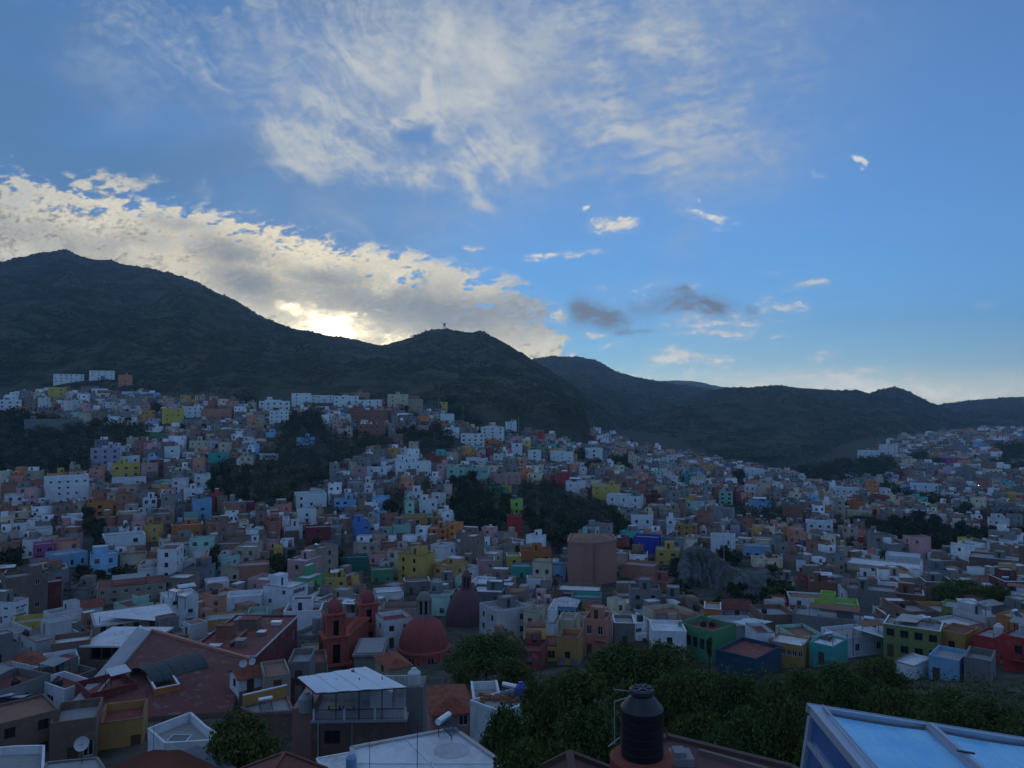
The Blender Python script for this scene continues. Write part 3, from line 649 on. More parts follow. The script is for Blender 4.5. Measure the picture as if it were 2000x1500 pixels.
    if cornice:
        c = MB(); zc = h + par - .35
        c.box(x0 - .12, x1 + .12, -.12, -.002, zc, zc + .3); c.box(x0 - .12, x0 - .002, 0, d, zc, zc + .3); c.box(x1 + .002, x1 + .12, 0, d, zc, zc + .3)
        c.build('cornice', wallm(cornice), root)
    if step:   # lower volume in front
        sw, sd_, sh, sc = step; sw = min(sw, w - .2); sh = min(sh, h * .6); s_ = MB(); a = rnd.uniform(x0, x1 - sw); shell(s_, a, a + sw, -sd_, -.02, -drop - 1, sh, .5); s_.quad((a + .18, -sd_ + .18, sh), (a + sw - .18, -sd_ + .18, sh), (a + sw - .18, -.05, sh), (a + .18, -.05, sh), 1)
        s_.build('annexe', [wallm(sc), roofm(roof)], root)
    if cabin is None: cabin = 1 if (kind == 'flat' and rnd.random() < .45) else 0
    if cabin:
        cw = min(w * .55, rnd.uniform(2.2, 4.5)); cd = min(d * .5, rnd.uniform(2.2, 4)); ch = rnd.uniform(2.1, 2.6); cx = rnd.uniform(x0 + .25, x1 - cw - .25); cy = rnd.uniform(.4 * d, d - cd - .25)
        c = MB(); fh_ = [(cw * .3, cw * .3 + .8, h + .05, h + 1.95)] if cw > 2 else []
        shell(c, cx, cx + cw, cy, cy + cd, h + .002, h + ch, .15, fh=fh_); c.quad((cx + .18, cy + .18, h + ch), (cx + cw - .18, cy + .18, h + ch), (cx + cw - .18, cy + cd - .18, h + ch), (cx + .18, cy + cd - .18, h + ch), 1)
        if fh_: a0, a1, b0, b1 = fh_[0]; c.quad((cx + a0, cy + .19, b0), (cx + a1, cy + .19, b0), (cx + a1, cy + .19, b1), (cx + a0, cy + .19, b1), 2)
        c.build('rooftop_cabin', [wallm(cabcol or col) if rnd.random() < .7 else wallm('grey'), roofm(roof), FRAME_D], root)
        root['cabin'] = 1
    if kind == 'flat':
        q = rnd.random()
        if q < .45 and coping and not cornice and D < 330:     # coping in another colour along the parapet
            c = MB(); zt = h + par
            c.box(x0 - .04, x1 + .04, -.04, .22, zt + .002, zt + .08); c.box(x0 - .04, x0 + .22, .222, d, zt + .002, zt + .08); c.box(x1 - .22, x1 + .04, .222, d, zt + .002, zt + .08); c.build('coping', wallm(rnd.choice(('grey', 'white', 'white', 'brick', 'brown'))), root)
        if .35 < q < .6:
            c = MB()
            for (a, b) in ((x0 + .1, .1), (x1 - .1, .1), (x0 + .1, d - .1), (x1 - .1, d - .1)):
                for k in range(3): c.box(a + .07 * k - .07, a + .07 * k - .04, b, b + .03, h + par, h + par + rnd.uniform(.5, 1.2), nobottom=True)
            tag(c.build('rebar', FRAME_D, root), kind='stuff')
        if .55 < q < .72 and w > 4 and d > 5:       # sheet metal lean-to on the roof
            c = MB(); lw, ld = w * rnd.uniform(.35, .6), d * rnd.uniform(.3, .45); a = rnd.uniform(x0 + .2, x1 - lw - .2); b = rnd.uniform(.3, d * .3); zz = h + 2.1
            c.poly([(a, b, zz), (a + lw, b, zz + .05), (a + lw, b + ld, zz + .45), (a, b + ld, zz + .4)]); c.poly([(a, b + ld, zz + .35), (a + lw, b + ld, zz + .4), (a + lw, b, zz), (a, b, zz - .05)])
            for (u, v) in ((a, b), (a + lw - .08, b), (a, b + ld - .08), (a + lw - .08, b + ld - .08)): c.box(u, u + .08, v, v + .08, h + .01, zz, 1, nobottom=True)
            c.build('lean_to', [rnd.choice((TINM, roofm('rust'), roofm('white'), roofm('concrete'))), FRAME_D], root)
    if nf > 1 and rnd.random() < .35 and fhs and D < 420:
        up = [f_ for f_ in fhs if f_[2] > fh and f_[3] < h]
        if up:
            a0, a1, b0, b1 = rnd.choice(up); c = MB(); u0, u1 = max(x0 + a0 - .5, x0), min(x0 + a1 + .5, x1); zb = b0 - .95 + .02
            c.box(u0, u1, -.75, -.002, zb, zb + .12); c.box(u0, u1, -.75, -.70, zb + .95, zb + 1.0, 1)
            for k in range(int((u1 - u0) / .18) + 1): c.box(u0 + k * .18, u0 + k * .18 + .025, -.74, -.71, zb + .12, zb + .95, 1, nobottom=True)
            c.build('balcony', [wm, FRAME_D], root)
    if nf and rnd.random() < .22 and D < 330:
        c = MB(); bh = rnd.uniform(.7, 1.1); cuts = [h_ for h_ in fhs if h_[2] < bh]; xs_ = 0.0
        for h_ in sorted(cuts) + [(w, w, 0, 0)]:
            if h_[0] - xs_ > .1: c.box(x0 + xs_ + .002, x0 + h_[0] - .002, -.03, -.002, -drop, bh)
            xs_ = h_[1]
        if c.V: c.build('base_band', wallm(rnd.choice(('brick', 'dark red', 'grey', 'brown', 'ochre'))), root)
    if rnd.random() < .3 and D < 260:
        c = MB(); xx = rnd.choice((x0 + .12, x1 - .12)); c.tube((xx, -.08, -.5), (xx, -.08, h), .045, n=6); c.build('drain_pipe', flat((.4, .4, .4), key='dp'), root)
    SIDES[root.name] = (w, d, h, par)
    return root
def tilem(c):
    k = ('tile', c)
    if k in MAT: return MAT[k]
    rgb = ROOFC.get(c) or PAL[c]
    m, gg, b = newmat('roof tiles'); tc = gg.node('ShaderNodeTexCoord'); P = X(gg, tc.outputs['Object']); x, y, z = gg.sep(P)
    n = gg.noise(P, 1.2, 5, .65); n2 = gg.noise(gg.vec(x * 4, y * 4, z * 4), 1.0, 2, .5)
    wv = gg.m('SINE', x * 24.0); c_ = gg.mix(gg.sstep(n * .7 + n2 * .3, .35, .68), rgb, tuple(v * .42 for v in rgb))
    gg.l.new(c_.s, b.inputs['Base Color']); b.inputs['Roughness'].default_value = .9
    bp = gg.node('ShaderNodeBump'); bp.inputs['Strength'].default_value = .8; bp.inputs['Distance'].default_value = .05
    gg.l.new(wv.s, bp.inputs['Height']); gg.l.new(bp.outputs[0], b.inputs['Normal']); MAT[k] = m; return m
# ---------------------------------------------------------------- houses seen one by one: photo box, colour, yaw, options, label
KEEP = []      # (x0, y0, x1, y1, D) boxes to leave visible
FOOT = []      # footprints (cx, cy, half w, half d, yaw)
REFS = []      # landmarks other labels can lean on
ROOT = {}
def place(x0, y0, x1, y1, col, yaw, label, ref=None, D=None, dep=None, topnear=False, topfix=.25, **kw):
    xc = (x0 + x1) / 2
    D = min(D or 1e9, dist_at(xc, y1)) if y1 < 1260 else (D or dist_at(xc, y1)); yw = R(yaw); Wm = (x1 - x0) * D / F
    s = (xc - 1000) / F; view = -math.atan(s)        # turn so that yaw 0 squarely faces the camera
    d = dep or min(max(Wm * .7, 6.0), 11.0)
    w = max((Wm - d * abs(math.sin(yw))) / math.cos(yw), 3.0)
    P = at(xc, y1, D); top = trow(y0) * (D + (0 if topnear else (topfix if y1 > 1120 else 1)) * (.85 * d * abs(math.cos(yw)) + .5 * Wm * abs(math.sin(yw)))); h = max(top - P.z - .4, 2.4)
    rz = view + yw; fx, fy = -math.sin(rz), math.cos(rz)
    lx, ly = d * math.sin(yw) / 2, w / 2 * abs(math.sin(yw)); cv, sv = math.cos(view), math.sin(view)
    cx, cy = P.x + lx * cv - ly * sv, P.y + lx * sv + ly * cv
    if y1 < 770 and hz(cx, cy) > P.z + .5: P.z = hz(cx, cy) - .3; h = max(h, (y1 - y0) * D / F)
    o = house(cx, cy, P.z, w, d, h, rz, col, label, drop=max(2.5, P.z - min(hz(cx, cy), hz(cx + fx * d, cy + fy * d), P.z) + 3), **kw)
    ROOT[label] = (cx, cy, P.z, w, d, h, rz)
    KEEP.append((x0 - 1, y0 - 1, x1 + 1, y1, D)); FOOT.append((cx + fx * d / 2, cy + fy * d / 2, w / 2, d / 2, rz))
    if ref: REFS.append((ref, xc, (y0 + y1) / 2))
    return o
HAND = []
SHORT = {'white building with a grid of openings on the highest spur': 'grid-fronted white building', 'square yellow block just below the highest spur': 'square yellow block', 'deep yellow house with dark balconies at the hill top': 'deep yellow house',
 'long modern house with thin red roof above the dark wood': 'long modern house', 'yellow house with six white framed windows': 'six-windowed yellow house', 'blank turquoise house high on the left hill': 'blank turquoise house', 'cream house with rows of tiny windows': 'tiny-windowed cream house',
 'big white and blue house below the dark wood': 'big white-blue house', 'sky blue tall house on the left hill': 'sky blue tall house', 'purple-pink house near the left edge': 'purple-pink house', 'large white stepped house right of the dark tree column': 'large white stepped house', 'orange house with arcade below the sky blue tall one': 'arcaded orange house',
 'tallest white house on the ridge below the sun': 'tallest ridge house', 'cream domed villa on the ridge': 'cream domed villa', 'white three-storey apartment house below the ridge': 'white apartment house', 'upper red brick terraces in the middle of the hill': 'upper brick terraces', 'light blue house in the hazy green gully': 'gully light blue house',
 'white modern house with large dark windows': 'white modern house', 'mint green house with arched windows': 'arched mint house', 'white stepped house at the foot of the green gully': 'gully-foot white house', 'vivid blue house in mid slope': 'vivid blue house', 'burnt orange house below the narrow ochre one': 'burnt orange house', 'dark red house in mid slope': 'mid-slope dark red house',
 'white three-level block on the right shoulder': 'white three-level block', 'wide white terrace house on the right shoulder': 'wide white terrace house', 'white house standing free among trees': 'free-standing white house', 'long pink house right of the mint houses': 'long pink house', 'red house with white window frames between dark groves': 'grove red house', 'slim cream tower house among trees': 'slim cream tower house',
 'large yellow house above the rocky grove': 'large yellow house', 'large white house with red awning right of the yellow one': 'red awning house', 'royal blue house with white window frames': 'royal blue house', 'pale yellow house with dark arches by the cliff': 'cliff-side yellow house', 'apricot house with tall windows above the cliff': 'apricot house', 'small turquoise house on the far slope': 'small turquoise house',
 'white block house standing on the cliff edge': 'cliff edge block', 'light blue house right of the cliff': 'cliff light blue house', 'white cube on the far right slope': 'far-slope white cube', 'white long house at the end of the far ridge': 'ridge-end white house', 'white angular house on the right slope': 'white angular house', 'white long house beside the right-hand wood': 'wood-side white house', 'orange house above the cream one on the right slope': 'right-slope orange house',
 'navy blue house on the right slope': 'navy blue house', 'white villas in the middle of the far right hill': 'far white villas', 'yellow house near the right edge in the trees': 'right-edge yellow house', 'white block on the crest of the far right hill': 'far crest white block', 'magenta house on the far right hill': 'far magenta house'}
def P_(*a, **k): HAND.append((a, k))
# --- lower left
P_(-30, 1168, 48, 1236, 'white', 48, 'white three-storey building with rows of windows at the left edge', skip=.05, roof='white', D=165, topfix=.8, dep=8, n=6, nf=3)
P_(64, 1137, 117, 1196, 'dark red', 0, 'dark red brick house with a flat front above the white-roofed cafe', skip=.75, n=3)
P_(197, 1140, 318, 1180, 'beige', 0, 'long tan building with arched dark openings under a dark red flat roof', roof='red', ref='long tan building', n=6, skip=.25, cabin=0, D=205)
P_(315, 1164, 384, 1230, 'white', 14, 'tall white house with umbrella terraces left of the white roofs', roof='white', D=166, nf=3, cabin=0, ref='umbrella terrace house')
P_(137, 1184, 197, 1208, 'white', 8, 'small white house with terracotta tiled gable roof left of the pale metal roof', kind='gable', roof='tile', D=186)
P_(184, 1203, 336, 1240, 'beige', 6, 'tan old building with white framed windows beneath a pale metal roof', roof='white', n=5, skip=0, cabin=0, wh=1.6, par=.05, D=150, cornice='white', ref='pale-roofed tan building', trim=1)
P_(27, 1218, 88, 1246, 'yellow', -6, 'low mustard yellow house with flat roof near the left edge', D=158)
P_(105, 1256, 176, 1298, 'brown', -4, 'brown house end with small window beside the dark open gallery', roof='white', D=126, cabin=0, ref='dark gallery house')
P_(296, 1260, 368, 1300, 'brown', 0, 'square brown block with one window and whitewashed roof', roof='white', D=126, n=1, skip=0, cabin=0)
P_(589, 1272, 620, 1318, 'ochre', 0, 'narrow ochre house with one shuttered window left of the church tower', n=1, skip=.3, D=132, cabin=0)
P_(20, 1290, 85, 1330, 'white', 12, 'white house under a bright terracotta hip roof', kind='hip', roof='tile', D=118, ref='terracotta-hipped white house')
P_(88, 1296, 150, 1330, 'white', 4, 'white flat-roofed annexe right of the terracotta hip roof', roof='concrete', D=120)
P_(76, 1350, 174, 1396, 'white', 28, 'long white house with strip windows and red terrace roof', roof='red', D=100, ww=1.7, wh=.9, cabin=0, dep=7, n=3, nf=1, skip=0, ref='strip-windowed white house')
P_(152, 1366, 262, 1402, 'dark red', 18, 'dark red terrace house with white edged parapet above the orange house', roof='red', D=97, cabin=0, skip=.9)
P_(197, 1408, 286, 1478, 'ochre', -6, 'orange ochre house with tall dark doorway and white upper strip', roof='red', D=84, n=3, skip=.45, ref='orange ochre house')
P_(-30, 1394, 104, 1506, 'brown', 12, 'ruined brown brick house at the lower left corner', roof='rust', D=78, n=2, skip=.35, wh=1.9, cabin=0, par=.3, ref='ruined brown brick house')
P_(104, 1406, 197, 1500, 'brown', -8, 'brown brick house with green weeds growing on its roof', roof='concrete', D=80, n=3, skip=.3, wh=1.7, cabin=0, ref='weedy-roofed house')
P_(292, 1364, 344, 1390, 'orange', 10, 'small orange rooftop block carrying dark water tanks', roof='white', D=99, cabin=0, skip=.9)
P_(461, 1324, 498, 1362, 'white', 20, 'small white stair-house with curved tiled top beside the satellite dishes', kind='gable', roof='tile', D=100, dep=3.5)
P_(364, 1280, 592, 1340, 'dark red', -20, 'large dark red house with white cornice and white framed windows', roof='red', D=118, dep=22, sn=5, n=4, skip=.25, wh=1.7, cabin=0, nf=1, cornice='white', dark=False, topnear=True, ref='white-corniced red house')
P_(508, 1344, 566, 1362, 'beige', 6, 'low tan house hidden behind the ochre walled open terrace', roof='rust', D=98, cabin=0)
P_(566, 1322, 612, 1340, 'grey', -8, 'low grey house between the dark red house and the corrugated roof', roof='concrete', D=106, cabin=0)
P_(596, 1316, 640, 1332, 'brown', 4, 'low brown house at the foot of the front church tower', roof='red', D=118, cabin=0)
# --- lower centre
P_(432, 1108, 466, 1138, 'cream', 0, 'little cream gabled chapel front with two dark openings', kind='gable_y', roof='concrete', n=2, skip=0, ref='little cream chapel front')
P_(466, 1103, 524, 1134, 'salmon', 0, 'salmon pink house right of the little cream chapel', skip=.6)
P_(515, 1136, 600, 1212, 'white', 50, 'large white three-storey building with regular windows along its long side', roof='white', dep=8, n=6, skip=.03, topfix=.8, D=176, cabin=1, nf=3, ref='large white building')
P_(445, 1166, 512, 1206, 'white', -4, 'white terraced block with plants on its roof', roof='white', D=176)
P_(400, 1136, 446, 1162, 'white', 6, 'small white cube houses left of the plant-covered white terrace', roof='white')
P_(403, 1206, 480, 1238, 'ochre', 0, 'low ochre warehouse with a plain wall left of the mint wall', D=150, skip=.85, cabin=0)
P_(482, 1204, 524, 1232, 'mint', -6, 'pale mint green wall house beside the low ochre warehouse', D=154, skip=.8)
P_(555, 1196, 632, 1242, 'white', -8, 'white house with red roof terrace hung with dark plants', roof='red', D=150)
P_(632, 1130, 676, 1168, 'yellow', 4, 'yellow house with dark windows behind the church towers', n=2, skip=.1, ref='tower-side yellow house')
P_(676, 1144, 704, 1168, 'yellow', 4, 'lower yellow house with a round bush in front', n=2, skip=.1, roof='red')
P_(725, 1113, 768, 1142, 'green', 0, 'bright green house with two dark windows above the white warehouse', ref='bright green house')
P_(667, 1090, 718, 1124, 'dark green', 0, 'blank dark green block below the trees', skip=1, cabin=0)
P_(728, 1157, 788, 1192, 'white', 6, 'white warehouse with a pale metal roof behind the front dome', roof='white', skip=.9, cabin=0)
P_(787, 1134, 840, 1162, 'grey', 6, 'grey house with terracotta patch on its roof', roof='rust')
P_(840, 1134, 888, 1162, 'grey', -6, 'grey two-storey house right of the terracotta-patched roof')
P_(733, 1212, 806, 1268, 'white', 18, 'white church hall with red tiled roof and two arched windows', roof='red', D=150, n=2, skip=0, wh=2.2, cabin=0, ref='white church hall')
P_(741, 1306, 792, 1340, 'beige', 20, 'small house under a weathered terracotta hip roof behind the metal roof', kind='hip', roof='tile', D=104)
P_(826, 1394, 925, 1440, 'pink', 8, 'pink house with white framed door and orange tiled hip roof', kind='hip', roof='tile', D=80, dep=7.5, n=2, skip=0, dark=False, ref='orange-roofed pink house')
P_(925, 1372, 972, 1432, 'white', 4, 'pale grey house right of the pink house', D=82, n=1, ref=None)
# --- centre
P_(1077, 1178, 1131, 1212, 'light blue', -8, 'pale blue glazed rooftop room with white pyramid roof', kind='hip', roof='white', D=176, n=4, skip=0, dark=False, ref='pale blue rooftop room')
P_(1058, 1214, 1092, 1262, 'white', -8, 'white house below the pale blue rooftop room', D=160, n=1, skip=0)
P_(1090, 1212, 1128, 1244, 'cream', -8, 'cream blank wall under the pale blue rooftop room', D=164, skip=1, cabin=0)
P_(1028, 1198, 1060, 1250, 'cream', -20, 'cream house left of the white house under the blue room', D=165)
P_(1088, 1248, 1140, 1298, 'ochre', -10, 'ochre house with red roof terrace and white balcony', roof='red', D=138, ref='white-balconied ochre house')
P_(1140, 1212, 1196, 1282, 'salmon', -12, 'faded salmon house with two pale framed windows above the trees', D=145, n=2, skip=.1, wh=1.7, dark=False, ref='faded salmon house')
P_(1196, 1216, 1240, 1264, 'grey', 4, 'grey house with railed balcony right of the faded salmon house', D=150)
P_(1228, 1154, 1290, 1200, 'grey', 4, 'pale grey concrete houses crowded with rooftop tanks', D=175)
P_(1290, 1166, 1336, 1200, 'brown', 0, 'brown-grey house with a pale lean-to on its roof', D=176)
P_(1211, 1106, 1289, 1134, 'salmon', -14, 'low pinkish wing attached behind the windowless brown block', skip=1, cabin=0, D=262, dep=8)
P_(1235, 1134, 1318, 1162, 'brick', -14, 'brick building with red roofs right of the windowless brown block', roof='red', D=228, skip=.7)
P_(1088, 1154, 1176, 1180, 'brown', -4, 'brown house with a covered roof terrace and pale awning', D=205, cabin=0, roof='white', ref='roof-terrace brown house')
P_(1115, 1178, 1176, 1194, 'teal', -4, 'long teal wall under the covered roof terrace', D=190, skip=1, cabin=0)
P_(1130, 1190, 1178, 1214, 'yellow', 24, 'yellow gabled house right of the pale blue rooftop room', kind='gable', roof='tile', D=175)
P_(1028, 1130, 1066, 1156, 'white', 6, 'white vaulted house with one dark window', skip=.4)
P_(997, 1106, 1040, 1132, 'teal', 0, 'deep teal house with one wide dark window', n=1, skip=0, ww=2.2, ref='deep teal house')
P_(1040, 1100, 1080, 1150, 'cream', -4, 'tall cream house with stacked balconies right of the deep teal house', n=2)
P_(1015, 1070, 1077, 1100, 'orange', 4, 'wide orange-red house below the wooded slope', skip=.8, roof='red', ref='wide orange-red house')
P_(988, 1086, 1018, 1124, 'yellow', 4, 'yellow house tucked left of the deep teal house')
P_(931, 1096, 966, 1130, 'pink', 0, 'plain pink house with three small windows', n=2, skip=.5)
P_(1097, 1082, 1110, 1106, 'grey', 0, 'slim grey house end touching the windowless brown block')
# --- right
P_(1325, 1232, 1437, 1284, 'green', -36, 'green house on the corner with five tall barred windows', D=134, dep=7, n=5, skip=.0, wh=1.8, dark=True, roof='red', nf=1, cabin=0, ref='green corner house')
P_(1376, 1186, 1408, 1222, 'orange', 0, 'bright orange rooftop room behind the green corner house', D=162, n=1, skip=0, cabin=0)
P_(1408, 1186, 1466, 1212, 'purple' if False else 'lilac', 6, 'lilac and green covered terrace under a red sheet roof', roof='red', D=165, kind='gable')
P_(1456, 1234, 1512, 1282, 'white', 20, 'white house with three square windows and dark red roof', roof='red', D=130, n=3, skip=.3, ww=1.3, cabin=0, ref='three-windowed white house')
P_(1504, 1258, 1584, 1294, 'ochre', -14, 'mustard house with a row of small shuttered windows', roof='white', D=126, n=6, skip=.1, ww=.7, wh=.9, cabin=0)
P_(1583, 1256, 1654, 1304, 'teal', -22, 'turquoise house with one dark doorway above the trees', D=124, n=1, skip=.2, cabin=0, roof='white', ref='turquoise house')
P_(1400, 1288, 1526, 1324, 'dark blue', -26, 'long dark blue house with red-brown roof behind the trees', roof='red', D=118, skip=.9, cabin=0, dep=9, n=4, coping=False)
P_(1622, 1182, 1676, 1218, 'lime green', 4, 'lime green house with a square stair tower', roof='concrete', D=168, skip=1, cabin=0, ref='lime green house')
P_(1609, 1160, 1627, 1214, 'lime green', 0, 'lime green stair tower rising left of the lime green house', D=165, skip=.6, n=1, cabin=0, dep=3)
P_(1594, 1184, 1612, 1216, 'lime green', 0, 'lower lime green wing on the left of its stair tower', D=167, skip=.3, n=1, cabin=0, dep=6)
P_(1507, 1172, 1536, 1204, 'red', 4, 'brick red narrow house left of a terracotta roof', D=172, skip=.8)
P_(1538, 1168, 1612, 1192, 'white', 8, 'white house with a pink roof behind the brick red narrow house', D=185, roof='rust')
P_(1553, 1220, 1730, 1242, 'grey', -4, 'very long pale grey wall building behind the mustard house', D=146, skip=1, cabin=0, dep=7)
P_(1732, 1222, 1838, 1292, 'olive green', -6, 'olive green house with five dark windows and roof terrace', D=126, n=4, skip=.25, ww=1.2, cabin=0, roof='concrete', ref='olive green house', dark=True)
P_(1842, 1182, 1880, 1222, 'olive green', -6, 'olive green water tower block above the olive house', D=142, n=1, skip=.3, cabin=0)
P_(1838, 1232, 1908, 1292, 'ochre', -20, 'golden yellow house with a tall balcony window', D=124, n=1, skip=0, wh=2.0, nf=1, roof='red', cabin=0, ref='golden yellow house')
P_(1908, 1240, 1966, 1312, 'red', -20, 'bright red house with one white framed window', D=120, n=1, skip=0, dark=False, nf=1, roof='concrete', cabin=0, ref='bright red house', ww=1.4)
P_(1966, 1242, 2040, 1336, 'red', -16, 'second red house, blank, at the right edge', D=112, skip=.8, cabin=0)
P_(1819, 1284, 1888, 1340, 'light blue', -12, 'sky blue house with one small barred window', D=108, n=2, skip=.55, cabin=0, ref='sky blue house')
P_(1888, 1290, 1942, 1350, 'grey', -6, 'bare grey stone block right of the sky blue house', D=106, skip=1, cabin=0)
P_(1750, 1296, 1820, 1340, 'white', -24, 'white flat-roofed house half hidden by trees', D=110, roof='white', skip=.4, cabin=0)
P_(1660, 1152, 1746, 1200, 'grey', 0, 'grey concrete apartment block with many small windows', n=5, skip=.05, nf=3, ww=1.0, D=196, ref='grey apartment block')
P_(1748, 1160, 1802, 1198, 'brick', 2, 'red brick house with a pale flat roof right of the grey apartment block', D=195)
P_(1525, 1132, 1551, 1166, 'cream', 0, 'cream house with two small square windows', n=1, skip=0, wh=.9)
P_(1580, 1136, 1634, 1170, 'brick', 6, 'rust brown brick house left of the grey apartment block')
P_(1676, 1129, 1712, 1156, 'white', 0, 'white house with balconies above the grey apartment block', n=2)
P_(1660, 1104, 1798, 1126, 'cream', -6, 'very long cream hall with a pale roof', roof='white', skip=.7, cabin=0, ref='very long cream hall')
P_(1970, 1160, 2030, 1196, 'white', 0, 'white warehouse at the right edge beyond the big tree', D=190, skip=1, cabin=0)
P_(1901, 1090, 1994, 1128, 'brown', 0, 'big plain brown building near the right edge', skip=.6, n=6)
P_(1811, 1074, 1868, 1098, 'white', 8, 'white castle-like house with stepped roof in front of the dark grove', n=4, ref='white castle-like house')
P_(1733, 1090, 1794, 1104, 'white', 0, 'long white roofed shed left of the castle-like house', roof='white', skip=1, cabin=0)
